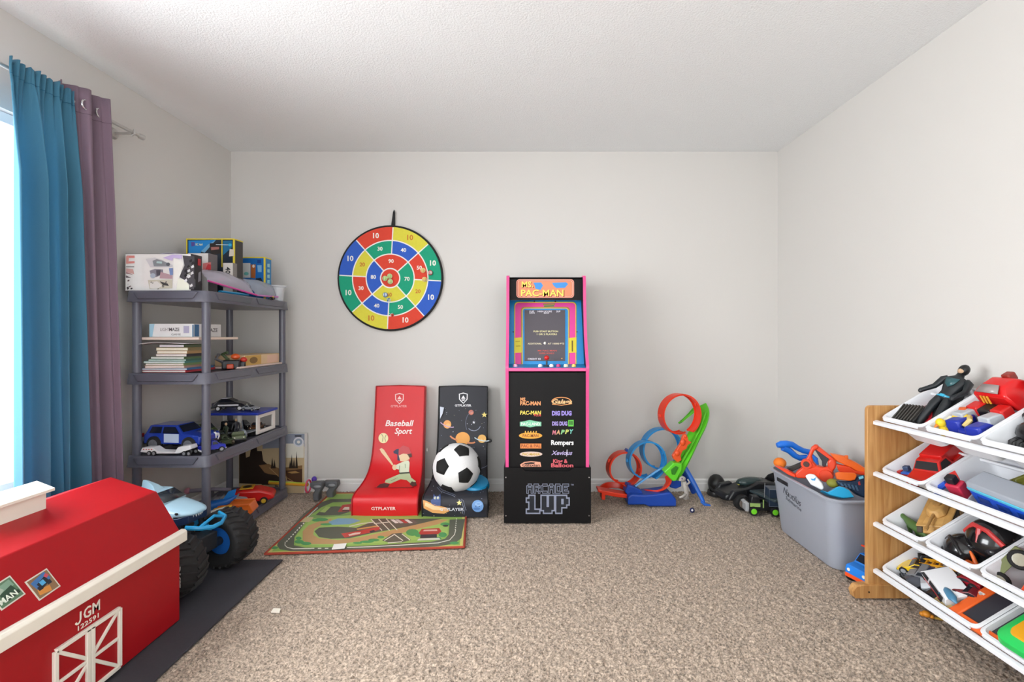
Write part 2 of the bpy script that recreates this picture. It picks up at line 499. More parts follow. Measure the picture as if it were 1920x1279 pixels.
def slat(a, b, w, t=.010):
    (ya, za), (yb, zb) = a, b
    for q in stroke([(ya, za), (yb, zb)], w):
        g = G().prism([tuple(p) for p in q], FX, FX + t, 'x')
        part('door_slat', g, M_CREAM, barn, bevel=.001)
y0, y1, z0, z1 = 1.367, 1.583, .027, .218; ym, zm = (y0 + y1) / 2, (z0 + z1) / 2
for a, b, w in (((y0, z0), (y0, z1), .012), ((y1, z0), (y1, z1), .012), ((y0, z1), (y1, z1), .012), ((y0, z0), (y1, z0), .012), ((ym - .007, z0), (ym - .007, z1), .013), ((ym + .008, z0), (ym + .008, z1), .013)):
    slat(a, b, w)
for a, b in (((y0, zm), (y1, zm)), ((y0, z0), (y1, z1)), ((y0, z1), (y1, z0))):
    slat(a, b, .010, .008)
txt('GM', .047, M_CREAM, barn, frame((FX + .001, 1.487, .268), (0, 1, 0), (0, 0, 1)), bold=.015, fit=.056)
jp = [(1.449, .285), (1.449, .262), (1.446, .255), (1.441, .252), (1.436, .254), (1.433, .259)]
part('letter_j', G().tube([(FX + .001, y_, z_) for y_, z_ in jp], .0031, 8, flat=.3), M_CREAM, barn)
txt('122591', .020, M_CREAM, barn, frame((FX + .001, 1.475, .2375), (0, 1, 0), (0, 0, 1)), bold=.008, fit=.07)
# stickers on the lower roof slope
s0 = Vector((BX + HW + .004, 0, .345)); s1 = Vector((BX + .177, 0, .510)); sd = (s1 - s0).normalized(); sn = Vector((0, 1, 0)).cross(sd).normalized()
if sn.x < 0: sn = -sn
def sticker(px, py, half, ang, base, blobs, label):
    c = hit(px, py, s0, sn) + sn * .0012
    ux = (Vector((0, 1, 0)) * math.cos(ang) + sd * math.sin(ang)); uy = sn.cross(ux)
    M = frame(c, ux, uy)
    st = part('sticker', G().box((0, 0, 0), (half * 2, half * 2, .001), M=M), mat('D9D2C6', .4), roof)
    st['label'] = label
    g = G(); ms = [mat(base, .4)]
    g.box((0, 0, .0008), (half * 1.78, half * 1.78, .0006), M=M)
    for i, (col, bx, by, bw, bh, br) in enumerate(blobs):
        ms.append(mat(col, .4)); g.m(i + 1).box((bx * half, by * half, .0013 + i * .00012), (bw * half, bh * half, .0004), (0, 0, br), M=M)
    part('print', g, ms, st if False else roof, smooth=0)
sticker(80, 1096, .033, .12, '8A6A4C', [('3E6FA8', 0, .35, 1.4, .8, .2), ('D08A3C', -.2, -.5, 1.0, .5, -.2), ('1F2530', .05, .1, .9, .6, .3), ('4FA6D8', .0, .15, .4, .4, .1), ('1F2530', -.4, -.15, .35, .35, 0), ('1F2530', .45, -.1, .35, .35, 0), ('C84B5C', .55, .5, .3, .3, .5)], 'square sticker of a blue monster truck')
sticker(10, 1112, .033, .15, '5B7A5E', [('7FA08A', 0, .4, 1.5, .6, .1), ('2E4A38', .1, -.1, 1.1, .6, .2), ('A8B8A8', -.3, .3, .5, .3, .4), ('22382A', .2, -.5, 1.2, .3, .1)], 'square green sticker with lettering')
txt('MAN', .022, mat('E8F0E2', .5), roof, frame(hit(14, 1122, s0, sn) + sn * .003, (Vector((0, 1, 0)) * .98 + sd * .15), sn.cross(Vector((0, 1, 0)) * .98 + sd * .15)), bold=.02)

# dark exercise mat under the box and the truck
tag(part('floor_mat', G().prism([(-2.03, .75), (-1.184, .75), (-1.196, 2.377), (-2.03, 2.377)], .0, .008, 'z'), mat('35343A', .85, var=.12, scale=90, bump=.2, bscale=500), bevel=.002), 'thin charcoal rubber mat under the barn box and monster truck', 'mat')

# ------------------------------------------------------------------ shark monster truck
tr = thing('monster_truck', 'pale blue shark shaped toy monster truck with huge black tires', 'toy truck', (-1.63, 2.203, .008), (0, 0, -.17))
# local: x forward, y to its left; front axle near x = .17
M_SH = pl('A9CBDD', .3); M_TIRE = mat('201F20', .75, var=.12, scale=60, bump=.1); M_CY = pl('2C9BD2', .3); M_DK = pl('22262C', .45); M_BLUEP = pl('1E63B8', .35)
def big_tire(t, c, r, w, side):
    """a tire with chunky chevron lugs, axis along local y"""
    x, y, z = c
    R = TR(c, (PI / 2, 0, 0))
    g = G().lathe([(r * .5, -w / 2 * .8), (r * .72, -w / 2), (r * .88, -w / 2 * .96), (r * .95, -w / 2 * .75), (r * .96, 0), (r * .95, w / 2 * .75), (r * .88, w / 2 * .96), (r * .72, w / 2), (r * .5, w / 2 * .8), (r * .46, 0)], 40, R, cap=False)
    # close the inner ring
    wh = part('wheel', g, M_TIRE, t, smooth=50)
    n = 22
    for k in range(n):
        for s in (-1, 1):
            a = 2 * PI * (k + (.5 if s > 0 else 0)) / n
            pts = []
            for u in (0, .35, .7, 1.0):
                aa = a + u * .22; rad = r * (.965 - .03 * u * u - (.06 if u == 1 else 0))
                pts.append((rad * math.cos(aa), rad * math.sin(aa), s * w / 2 * (.04 + .96 * u)))
            g = G().tube(pts, [r * .055, r * .06, r * .06, r * .045], 5, M=R)
            lug_parts.append((g, wh))
    hb = G().lathe([(r * .5, -w * .3), (r * .46, -w * .12), (r * .12, -w * .1), (r * .1, w * .1), (r * .46, w * .12), (r * .5, w * .3)], 28, R)
    for k in range(6):
        a = 2 * PI * k / 6
        hb.box((r * .3 * math.cos(a), r * .3 * math.sin(a), 0), (r * .34, r * .09, w * .34), (0, 0, a), M=R)
    part('rim', hb, M_BLUEP, wh, smooth=40)
    return wh
lug_parts = []
WR, WW = .134, .135
wheels = []
for (x, y) in ((.165, .15), (.165, -.15), (-.2, .15), (-.2, -.15)):
    lug_parts.clear()
    wh = big_tire(tr, (x, y, WR), WR, WW, 1 if y > 0 else -1)
    gg = G()
    for (g, _) in lug_parts:
        me = bpy.data.meshes.new('tmp'); g.bm.to_mesh(me); g.bm.free(); gg.bm.from_mesh(me); bpy.data.meshes.remove(me)
    lo = part('tread', gg, M_TIRE, wh, smooth=30); lo['kind'] = 'stuff'
    if y < 0 and x > 0:
        txt('BKT', .05, mat('D8D8D2', .6), wh, frame((x + .098, y - WW / 2 - .002, WR), (0, 0, -1), (1, 0, 0)), bold=.02, fit=.085, name='tire_lettering')
for ax_ in (.165, -.2):
    part('axle', G().cyl((ax_, -.12, WR), (ax_, .12, WR), .02), M_DK, tr)
part('chassis', G().box((-.02, 0, .175), (.40, .09, .05)).box((.165, 0, .165), (.07, .12, .08)).box((-.2, 0, .165), (.07, .12, .08)), M_DK, tr, bevel=.006)
for sx in (1, -1):
    for x in (.15, -.19):
        part('shock', G().cyl((x, sx * .075, .15), (x - .03, sx * .06, .235), .012).cyl((x - .01, sx * .072, .175), (x - .025, sx * .063, .22), .018), M_CY, tr)
bmp = part('bumper', G().tube([(.19, -.115, .222), (.255, -.09, .215), (.285, -.03, .205), (.285, .03, .205), (.255, .09, .215), (.19, .115, .222)], .010, 8).tube([(.25, -.09, .215), (.265, 0, .245), (.25, .09, .215)], .007, 6), M_CY, tr)
bmp.location = (.03, 0, .052); bmp.scale = (.78, .8, 1)
# body: lofted sections along x (half width, bottom, top)
secs = [(-.33, .02, .285, .31), (-.30, .05, .27, .325), (-.2, .085, .245, .345), (-.08, .105, .235, .375), (0, .11, .232, .385), (.08, .115, .232, .36), (.16, .12, .236, .33), (.24, .11, .242, .312), (.30, .08, .255, .295), (.325, .04, .262, .285)]
rings = []
for x, hw, zb, zt in secs:
    zm = zb + (zt - zb) * .45
    rings.append([(x, -hw * .85, zb), (x, hw * .85, zb), (x, hw, zm), (x, hw * .82, zt - (zt - zb) * .12), (x, hw * .35, zt), (x, -hw * .35, zt), (x, -hw * .82, zt - (zt - zb) * .12), (x, -hw, zm)])
body = part('body', G().loft(rings), M_SH, tr, sub=1, smooth=180)
body.scale = (.64, .72, .62); body.location = (-.04, 0, .143)
part('roll_cage', G().tube([(.12, -.06, .19), (.10, -.055, .30), (-.12, -.055, .30), (-.16, -.06, .19)], .009, 8).tube([(.12, .06, .19), (.10, .055, .30), (-.12, .055, .30), (-.16, .06, .19)], .009, 8).tube([(.10, -.055, .29), (.10, .055, .29)], .008, 8).tube([(-.12, -.055, .29), (-.12, .055, .29)], .008, 8), M_DK, tr)
part('mouth', G().loft([[(x, -hw * .86, zb - .045), (x, hw * .86, zb - .045), (x, hw * .9, zb + .012), (x, -hw * .9, zb + .012)] for x, hw, zb, zt in secs[4:9]]), pl('1B2C4C', .4), body, bevel=.004)
for k in range(13):
    u = -1 + 2 * k / 12; yy = u * .10; xx = .305 - .10 * abs(u) ** 2.2
    a = math.atan2(-.1 * 2.2 * u * abs(u) ** 1.2 / .1, 1) if False else -u * .9
    part('tooth', G().tube([(xx, yy, .264), (xx + .003, yy, .24)], [.009, .0005], 6), pl('F2F4F0', .3), body)
cab = part('cab', G().loft([[(-.14, -.085, .35), (-.14, .085, .35), (.12, .095, .34), (.12, -.095, .34)], [(-.10, -.068, .415), (-.10, .068, .415), (.02, .07, .415), (.02, -.07, .415)]]), M_SH, body, bevel=.012, seg=3)
part('windshield', G().add([(.113, -.078, .352), (.113, .078, .352), (.034, .06, .411), (.034, -.06, .411)], [(0, 1, 2, 3)]), pl('2B3138', .15), cab, solid=.004)
for sy in (1, -1):
    part('side_window', G().add([(-.09, sy * .0845, .357), (.07, sy * .0885, .357), (.01, sy * .0735, .405), (-.075, sy * .0715, .405)], [(0, 1, 2, 3)]), pl('2B3138', .15), cab, solid=.003)
part('dorsal_fin', G().loft([[(-.16, -.03, .385), (.00, -.04, .40), (.00, .04, .40), (-.16, .03, .385)], [(-.15, -.016, .44), (-.05, -.02, .445), (-.05, .02, .445), (-.15, .016, .44)], [(-.155, -.004, .478), (-.125, -.005, .478), (-.125, .005, .478), (-.155, .004, .478)]]), M_SH, body, bevel=.01, seg=3)
part('tail_fin', G().prism([(-.30, .30), (-.36, .375), (-.42, .43), (-.40, .375), (-.37, .33), (-.36, .29)], -.014, .014, 'y').prism([(-.27, .33), (-.34, .42), (-.38, .43), (-.36, .37)], -.03, -.01, 'y'), pl('2BA6CC', .35), body, bevel=.006)
for sy in (1, -1):
    part('eye', G().ball((.235, sy * .098, .288), (.014, .006, .010), 10), pl('15181C', .2), body)
    for k in range(3):
        part('gill', G().box((.10 - k * .03, sy * .117, .285), (.006, .004, .04), (0, .3, 0)), pl('5D86A2', .4), body)

# ------------------------------------------------------------------ flat print helpers
def decal(g, poly, fn, mi, cuts=0):
    """a flat printed patch: outline in 2-D, each vertex carried onto the surface by fn"""
    bm = bmesh.new()
    vs = [bm.verts.new((p[0], p[1], 0)) for p in poly]
    try: bm.faces.new(vs).normal_update()
    except ValueError: bm.free(); return
    bmesh.ops.triangulate(bm, faces=bm.faces[:])
    if cuts: bmesh.ops.subdivide_edges(bm, edges=bm.edges[:], cuts=cuts, use_grid_fill=True)
    bm.verts.index_update()
    pts = [fn((v.co.x, v.co.y)) for v in bm.verts]
    g.m(mi).add(pts, [tuple(v.index for v in f.verts) for f in bm.faces])
    bm.free()

class Print:
    """layers of flat print on one surface; becomes one part with several inks"""
    def __init__(s, fn, off0=.0008, step=.00006): s.fn = fn; s.g = G(); s.inks = []; s.keys = {}; s.off = off0; s.step = step
    def ink(s, h):
        if h not in s.keys: s.keys[h] = len(s.inks); s.inks.append(mat(h, .5, var=.04))
        return s.keys[h]
    def p(s, h, poly, cuts=0):
        o = s.off
        decal(s.g, poly, lambda q: s.fn(q, o), s.ink(h), cuts); s.off += s.step
        return s
    def line(s, h, pts, w, closed=False):
        o = s.off
        for q in stroke(pts, w, closed): decal(s.g, [tuple(v) for v in q], lambda q2: s.fn(q2, o), s.ink(h))
        s.off += s.step
        return s
    def text(s, h, body, size, at, fit=None, **k):
        me = txt_mesh(body, size, ext=0, **k)
        xs = [v.co.x for v in me.vertices]
        f = fit / (max(xs) - min(xs)) if fit else 1
        o = s.off; mi = s.ink(h)
        pts = [s.fn((at[0] + v.co.x * f, at[1] - v.co.y), o) for v in me.vertices]
        s.g.m(mi).add(pts, [tuple(p.vertices) for p in me.polygons])
        bpy.data.meshes.remove(me); s.off += s.step
        return s
    def done(s, parent, name='print'):
        o = part(name, s.g, s.inks, parent, smooth=0, keepn=True)
        o['kind'] = 'stuff'      # flat ink, not separate pieces
        return o

def crop(ox, oy, k):
    return lambda q: (ox + q[0] / k, oy + q[1] / k)

def on_plane(p0, n, c=None):
    def fn(q, o):
        q = c(q) if c else q
        h = hit(q[0], q[1], p0, n)
        return h + Vector(n).normalized() * o
    return fn

# ------------------------------------------------------------------ road rug
rug = thing('play_rug', 'green road print play rug with a red brown border', 'rug', (-.84, 2.9, 0), world=True)
RC = [(-1.318, 2.44), (-.316, 2.52), (-.40, 3.38), (-1.36, 3.37)]
part('mat', G().prism(RC, 0, .008, 'z'), mat('8A9A5E', .9, var=.1, bump=.2, bscale=400), rug, bevel=.002)
cr = crop(480, 900, 4.571)
def rugfn(q, o):
    x, y = cr(q); return PZ(x, y, .0085 + o * .3)
pr = Print(rugfn, .0002, .00005)
def inset(k):
    c = Vector((sum(p[0] for p in RC) / 4, sum(p[1] for p in RC) / 4))
    return [c + (Vector(p) - c) * k for p in RC]
def rugflat(q, o): return Vector((q[0], q[1], .0085 + o * .3))
pr.fn = rugflat
pr.p('CFC673', inset(.985)); pr.p('93B85A', inset(.955))
pr.fn = rugfn
ROAD, GRN, LIM, BRN, TRE = '5E6152', '7FA35A', 'A9C46C', 'B08A5C', '4E9A5A'
# outer road: left, front and right runs
pr.p(ROAD, [(180, 560), (195, 520), (410, 290), (520, 205), (640, 165), (900, 160), (900, 185), (660, 192), (560, 235), (470, 300), (330, 490), (325, 560), (420, 580), (700, 575), (1000, 560), (1320, 540), (1500, 530), (1620, 505), (1650, 470), (1660, 340), (1790, 335), (1760, 500), (1700, 545), (1560, 570), (1000, 600), (600, 610), (300, 610), (205, 595)], 0)
pr.p(GRN, [(410, 320), (500, 300), (830, 290), (830, 330), (480, 360), (390, 362)])
pr.p('C7B98A', [(370, 362), (410, 320), (495, 318), (470, 362)])
for i in range(9):
    t = i / 9; pr.line('E9E7DA', [(260 + 160 * t, 530 - 170 * t), (270 + 160 * t, 519 - 170 * t)], 9)
for i in range(8):
    t = i / 8; pr.line('E9E7DA', [(440 + 90 * t, 320 - 85 * t), (449 + 90 * t, 311 - 85 * t)], 8)
pr.line('E9E7DA', [(250, 530), (248, 560), (270, 580), (320, 590), (470, 588)], 7)
for i in range(4): pr.line('E9E7DA', [(470 + 60 * i, 587), (500 + 60 * i, 586)], 7)
pr.line('E9E7DA', [(780, 580), (1000, 572), (1300, 556), (1560, 540), (1660, 515), (1700, 470), (1712, 430)], 6)
for i in range(6): pr.line('E9E7DA', [(1708 + i * 2, 430 - i * 18), (1709 + i * 2, 420 - i * 18)], 8)
# inner field
pr.p('A3C466', [(345, 560), (330, 520), (345, 480), (430, 380), (490, 330), (830, 300), (1650, 335), (1640, 460), (1600, 500), (1320, 515), (1000, 545), (700, 560)])
pr.p(ROAD, [(510, 300), (590, 235), (680, 225), (800, 235), (800, 275), (720, 300), (560, 305)])
pr.p(LIM, [(545, 275), (600, 228), (640, 232), (590, 280)])
pr.p('C03A34', [(700, 275), (740, 215), (815, 205), (815, 270)]); pr.p('E8D9C8', [(740, 255), (760, 232), (800, 232), (800, 255)]); pr.p('5A2A28', [(735, 268), (745, 256), (800, 258), (800, 270)])
pr.p('C29A68', [(400, 520), (400, 440), (450, 390), (560, 350), (650, 330), (640, 360), (560, 390), (500, 420), (490, 470), (540, 500), (700, 515), (900, 490), (1100, 445), (1300, 400), (1500, 340), (1650, 340), (1560, 380), (1350, 430), (1150, 480), (950, 520), (700, 550), (480, 550)])
pr.p('7FA9C4', [(620, 360), (700, 330), (830, 330), (900, 350), (800, 380), (640, 385)])
pr.p(ROAD, [(500, 440), (540, 410), (700, 400), (860, 410), (980, 365), (1100, 335), (1600, 330), (1300, 400), (1000, 455), (800, 500), (640, 505), (540, 490)])
pr.line('DCD8C6', [(800, 398), (900, 375), (1010, 362)], 7)
pr.p(ROAD, [(980, 335), (1110, 330), (1220, 405), (1080, 440)])
for a in ((985, 335), (1050, 335), (1115, 332)):
    pr.line('E4E0CC', [a, (a[0] + 95, a[1] + 98)], 7)
pr.line('E4E0CC', [(1010, 375), (1150, 360)], 6)
for i in range(5):
    pr.p(['E6E2D8', 'C8C4BC', 'B84A44', 'E6E2D8', '6A6660'][i], [(1150 + 40 * i, 340), (1180 + 40 * i, 338), (1225 + 40 * i, 368), (1195 + 40 * i, 372)])
pr.p('C4453C', [(730, 460), (860, 440), (1060, 400), (1060, 425), (960, 455), (760, 495)]); pr.p('E8C8B8', [(790, 468), (850, 452), (900, 448), (890, 462), (800, 480)]); pr.p('3A3A40', [(970, 440), (1010, 428), (1025, 440), (985, 452)])
pr.p('D39A58', [(860, 418), (1040, 390), (1045, 400), (870, 428)])
pr.p(ROAD, [(1080, 520), (1170, 460), (1250, 455), (1330, 515), (1230, 540), (1150, 540)])
for a in ((1100, 520, 1190, 465), (1190, 470, 1260, 520), (1250, 462, 1320, 515), (1130, 540, 1250, 530)):
    pr.line('E4E0CC', [a[:2], a[2:]], 7)
for x, y, rx, ry in ((370, 530, 40, 16), (430, 545, 45, 14), (365, 500, 25, 14), (1010, 515, 50, 12), (950, 530, 60, 11), (870, 540, 40, 9), (1070, 490, 30, 12), (1340, 450, 55, 30), (1390, 470, 30, 20), (1600, 470, 36, 22), (560, 340, 60, 14), (520, 345, 40, 12), (600, 380, 50, 9), (1620, 380, 40, 16), (1700, 540, 40, 12), (150, 580, 40, 12), (1560, 500, 30, 12)):
    pr.p(TRE, ell(x, y, rx, ry, 12))
pr.p('B94038', [(1395, 455), (1420, 420), (1570, 412), (1590, 440), (1560, 465), (1410, 470)]); pr.p('E0B0A4', [(1430, 440), (1440, 428), (1550, 424), (1555, 438)]); pr.p('38383E', [(1405, 500), (1412, 468), (1550, 464), (1550, 496)]); pr.p('D8D4C6', [(1380, 520), (1395, 503), (1570, 496), (1580, 512)])
pr.p('3C3C3C', ell(1625, 393, 24, 9, 10))
pr.done(rug)
pb = G()
for i in range(4):
    a, b = RC[i], RC[(i + 1) % 4]
    pb.tube([(a[0], a[1], .006), (b[0], b[1], .006)], .0065, 8)
    part('border', pb, mat('A3402E', .9, var=.1, bump=.3), rug); pb = G()
tag(part('paper_scrap', G().prism([tuple(PZ(622, 1036, 0).xy), tuple(PZ(646, 1034, 0).xy), tuple(PZ(650, 1024, 0).xy), tuple(PZ(626, 1026, 0).xy)], .0145, .0156, 'z'), mat('F3F1EA', .6)), 'small white paper square lying on the road rug', 'paper')
tag(part('lint_scrap', G().prism([tuple(PZ(508, 1149, 0).xy), tuple(PZ(524, 1150, 0).xy), tuple(PZ(526, 1143, 0).xy), tuple(PZ(513, 1142, 0).xy)], .0, .004, 'z'), mat('EDE6D8', .8)), 'tiny cream scrap lying on the bare carpet', 'scrap')

# ------------------------------------------------------------------ folding floor chairs
def floor_chair(label, xc0, xc1, w0, w1, prof, back, col, side, pipe):
    """prof / back: (Y, Z) outlines of the padded front and the rear, from the front lip up to the head"""
    t = thing('floor_chair', label, 'floor chair', (xc0, 3.2, 0), world=True)
    def smoothline(pts, k=6):
        out = []
        P_ = [Vector(p) for p in pts]
        for i in range(len(P_) - 1):
            p0, p1, p2, p3 = P_[max(i - 1, 0)], P_[i], P_[i + 1], P_[min(i + 2, len(P_) - 1)]
            for j in range(k):
                u = j / k
                out.append(.5 * ((2 * p1) + (p2 - p0) * u + (2 * p0 - 5 * p1 + 4 * p2 - p3) * u * u + (3 * p1 - p0 - 3 * p2 + p3) * u ** 3))
        out.append(P_[-1])
        return out
    pf, bk = smoothline(prof), smoothline(back)
    n = len(pf)
    H = prof[-1][1]
    rings = []
    def half(y, z): return w0 / 2 + (w1 / 2 - w0 / 2) * min(1, max(0, (y - prof[0][0]) / .36))
    def xc(z, y): return xc0 + (xc1 - xc0) * min(1, max(0, (y - prof[0][0]) / .4))
    for a, b in zip(pf, bk):
        h = half(a.x, a.y); c = xc(a.y, a.x)
        # slight pillow across the front
        rings.append([(c - h, b.x, b.y), (c - h, a.x + .006, a.y), (c - h * .55, a.x - .004, a.y + .002), (c, a.x - .006, a.y + .003), (c + h * .55, a.x - .004, a.y + .002), (c + h, a.x + .006, a.y), (c + h, b.x, b.y)])
    part('cushion', G().loft(rings), [col], t, bevel=.008, seg=3, smooth=50)
    for s in (-1, 1):
        part('piping', G().tube([(xc(a.y, a.x) + s * (half(a.x, a.y) - .001), a.x + .003, a.y) for a in pf], .0045, 8), pipe, t)
    c = xc(H, pf[-1].x); h = half(pf[-1].x, H)
    part('piping', G().tube([(c - h, pf[-1].x + .003, H), (c, pf[-1].x - .002, H + .006), (c + h, pf[-1].x + .003, H)], .0045, 8), pipe, t)
    def surf(px, py):
        # first place where the line of sight at this height meets the padded front
        k = (py - CY) / F
        for i in range(len(pf) - 1):
            f0 = pf[i].y - (CZ - k * pf[i].x); f1 = pf[i + 1].y - (CZ - k * pf[i + 1].x)
            if f0 * f1 <= 0 and f0 != f1:
                u = f0 / (f0 - f1); q = pf[i].lerp(pf[i + 1], u)
                return Vector(((px - CX) * q.x / F, q.x, CZ - k * q.x))
        q = pf[-1]
        return Vector(((px - CX) * q.x / F, q.x, q.y))
    cc = crop(640, 710, 4.569)
    def fn(q, o):
        x, y = cc(q); h = surf(x, y)
        d = (Vector((0, 0, CZ)) - h).normalized()
        return h + d * (o * 1.6 + .0075)
    return t, fn, surf
PROF = [(2.95, .004), (2.944, .05), (2.946, .09), (2.965, .122), (3.02, .138), (3.10, .152), (3.18, .178), (3.245, .225), (3.29, .30), (3.325, .42), (3.35, .55), (3.368, .66), (3.38, .757)]
BACK = [(2.975, .004), (3.0, .004), (3.04, .004), (3.10, .004), (3.16, .004), (3.22, .006), (3.28, .03), (3.33, .11), (3.365, .24), (3.395, .40), (3.415, .54), (3.43, .655), (3.437, .752)]
M_CRED = mat('D4161F', .42, var=.03, scale=10, bump=.03, bscale=40); M_CREDD = mat('A80F18', .5, var=.03)
M_CBLK = mat('2E2F36', .45, var=.04, scale=14, bump=.03, bscale=40, spec=.3); M_CBLKD = mat('17171A', .55, var=.03)
ch, fn, surf_r = floor_chair('red folding floor chair with baseball print leaning on the wall', -.858, -.872, .405, .345, PROF, BACK, M_CRED, M_CREDD, M_CREDD)
pr = Print(fn)
def shield(pr, x, y, w, h, c):
    pr.line(c, [(x - w, y - h * .8), (x, y - h), (x + w, y - h * .8), (x + w * .95, y + h * .2), (x, y + h), (x - w * .95, y + h * .2)], 9, True)
    pr.p(c, [(x, y - h * .55), (x - w * .55, y + h * .1), (x + w * .55, y + h * .1)]); pr.p(c, [(x - w * .5, y + h * .25), (x + w * .5, y + h * .25), (x + w * .2, y + h * .5), (x - w * .2, y + h * .5)])
shield(pr, 498, 172, 34, 44, 'F0C8C4')
pr.text('EFA9A6', 'GTPLAYER', 26, (492, 238), fit=140, bold=.02)
pr.text('F6E8E4', 'Baseball', 70, (492, 385), fit=245, shear=.25, bold=.02)
pr.text('F6E8E4', 'Sport', 70, (527, 452), fit=150, shear=.25, bold=.02)
pr.p('EFE3AE', ell(360, 510, 42, 44, 20)); pr.line('6E7A58', [(345, 475), (358, 500), (352, 540)], 5); pr.line('6E7A58', [(385, 480), (372, 510), (380, 540)], 5)
pr.p('E8C9A0', [(328, 604), (345, 594), (366, 610), (418, 690), (446, 735), (436, 745), (402, 705), (340, 630)], 1)
# batter: cap, face, jersey, trousers, shoes
pr.p('2A2C4E', [(445, 625), (470, 605), (500, 600), (510, 660), (500, 705), (480, 700), (480, 650), (450, 640)])
pr.p('C4454A', [(490, 660), (492, 600), (530, 572), (580, 590), (600, 640), (560, 650)])
pr.p('E6C9A2', [(492, 660), (530, 640), (580, 650), (585, 690), (545, 710), (505, 708)], 0)
pr.p('3A4A3A', ell(545, 658, 8, 13, 10)); pr.p('4A2C22', [(560, 650), (600, 640), (605, 670), (575, 680)])
pr.p('D9DEC4', [(468, 740), (520, 715), (575, 700), (585, 720), (580, 800), (500, 808), (495, 780), (470, 775)], 1)
pr.p('E6C9A2', ell(456, 760, 20, 24, 12)); pr.line('77906E', [(500, 745), (495, 800)], 5); pr.line('77906E', [(545, 725), (550, 770)], 4)
pr.p('4C5648', [(495, 806), (585, 798), (587, 812), (500, 820)])
pr.p('B9C79C', [(498, 818), (585, 812), (600, 850), (640, 880), (600, 905), (560, 870), (510, 862), (420, 900), (372, 890), (380, 868), (450, 838)], 1)
pr.line('7F9470', [(510, 860), (480, 850), (420, 878)], 5)
pr.p('4A2E30', [(300, 930), (330, 905), (372, 895), (415, 905), (400, 930), (345, 938)], 0); pr.p('4A3630', [(585, 905), (605, 880), (640, 890), (645, 915), (610, 925)])
pr.line('8E1219', [(285, 935), (450, 934), (620, 930)], 7)
pr.text('F4D6D0', 'GTPLAYER', 38, (360, 1115), fit=210, bold=.02)
pr.done(ch)
part('tag', G().box((surf_r(796, 845) + Vector((.012, .03, 0))), (.004, .012, .022)), mat('EFEDE8', .6), ch)

ch, fn, surf_b = floor_chair('black folding floor chair with outer space print leaning on the wall', -.425, -.428, .40, .34, [(y - .015, z) for y, z in PROF], [(y - .01, z) for y, z in BACK], M_CBLK, M_CBLKD, M_CBLKD)
pr = Print(fn)
shield(pr, 1045, 168, 34, 44, 'E9E9EC'); pr.text('E4E4E8', 'GTPLAYER', 26, (1042, 231), fit=142, bold=.03)
rnd = random.Random(5)
for i in range(95):
    y = rnd.uniform(255, 1180); l = 850 if y < 600 else (830 - (y - 600) * .25)
    x = rnd.uniform(l, 1235); r = rnd.choice((2, 2.5, 3, 4))
    pr.off = .0008; pr.p(rnd.choice(('B9BDCB', '8E95AC', 'D8CFA4')), ell(x, y, r, r, 5))
pr.off = .001
def planet(x, y, rx, ry, c1, c2, ring=None, tilt=.3):
    pr.p(c1, ell(x, y, rx, ry, 18)); pr.p(c2, ell(x + rx * .2, y + ry * .25, rx * .6, ry * .5, 12))
    if ring:
        e = [(x + a * 1.75 * math.cos(tilt) - b * math.sin(tilt) * .45, y + a * 1.75 * math.sin(tilt) + b * .45 * math.cos(tilt)) for a, b in [(rx * math.cos(t), ry * math.sin(t)) for t in [PI * (.02 + .96 * i / 14) for i in range(15)]]]
        pr.line(ring, e, rx * .22)
planet(908, 392, 34, 36, 'E8A35C', 'F0BC74', 'C9A8C8', .35)
planet(1040, 515, 62, 58, 'EDA64E', 'F3C063', 'D98A5A', .25)
for dx in (-20, 28): pr.p('4A3A30', ell(1040 + dx, 522, 6, 8, 8))
planet(1205, 515, 36, 36, 'E9B25C', 'F0C880', 'C8D8E0', .2)
planet(1112, 290, 22, 22, 'C9705C', 'D98C74')
pr.p('CFD6E4', [(845, 240), (880, 248), (868, 300), (845, 345)])
def star(x, y, r, c): pr.p(c, [(x + (r if k % 2 == 0 else r * .45) * math.sin(PI * k / 5), y - (r if k % 2 == 0 else r * .45) * math.cos(PI * k / 5)) for k in range(10)])
star(1225, 310, 26, 'EBD87C'); star(1010, 1065, 26, 'E8DC90'); star(1135, 375, 14, 'E6E8F0')
pr.line('9AA2B8', ell(1135, 385, 60, 62, 16, 0.4, 2.4), 5); pr.line('7B839A', ell(1135, 385, 70, 105, 16, 2.6, 4.6), 3)
pr.line('8C94AA', [(820, 930), (850, 965), (960, 1005), (1030, 1050), (1048, 1110), (1035, 1160)], 4); pr.line('8C94AA', [(835, 925), (865, 955), (970, 995), (1045, 1045), (1062, 1110), (1050, 1165)], 3)
pr.line('8C94AA', [(1195, 770), (1225, 760), (1250, 745)], 4)
# half moon with a small blue rider
pr.p('E0A463', [(698, 1040), (720, 1045), (800, 1080), (900, 1105), (925, 1135), (880, 1158), (780, 1150), (705, 1110)], 1); pr.p('F0CE9C', [(720, 1060), (800, 1092), (880, 1112), (870, 1130), (780, 1122), (715, 1090)], 1)
pr.p('3A4E82', [(765, 1040), (785, 1030), (790, 985), (805, 1005), (830, 1005), (848, 985), (852, 1030), (850, 1090), (800, 1090), (770, 1070)], 1)
for dx in (802, 828): pr.p('E8EAD8', ell(dx, 1022, 10, 12, 10)); pr.p('20242C', ell(dx + 1, 1024, 4, 6, 8))
pr.p('6E9AD0', ell(1168, 1092, 50, 52, 18)); pr.p('A6C4E6', ell(1175, 1075, 28, 14, 12)); pr.p('4E7CB8', ell(1160, 1115, 30, 12, 12))
for dx in (1152, 1182): pr.p('2C3E60', ell(dx, 1095, 4, 6, 8))
pr.text('DADDE6', 'GTPLAYER', 36, (945, 1122), fit=205, bold=.02)
pr.done(ch)
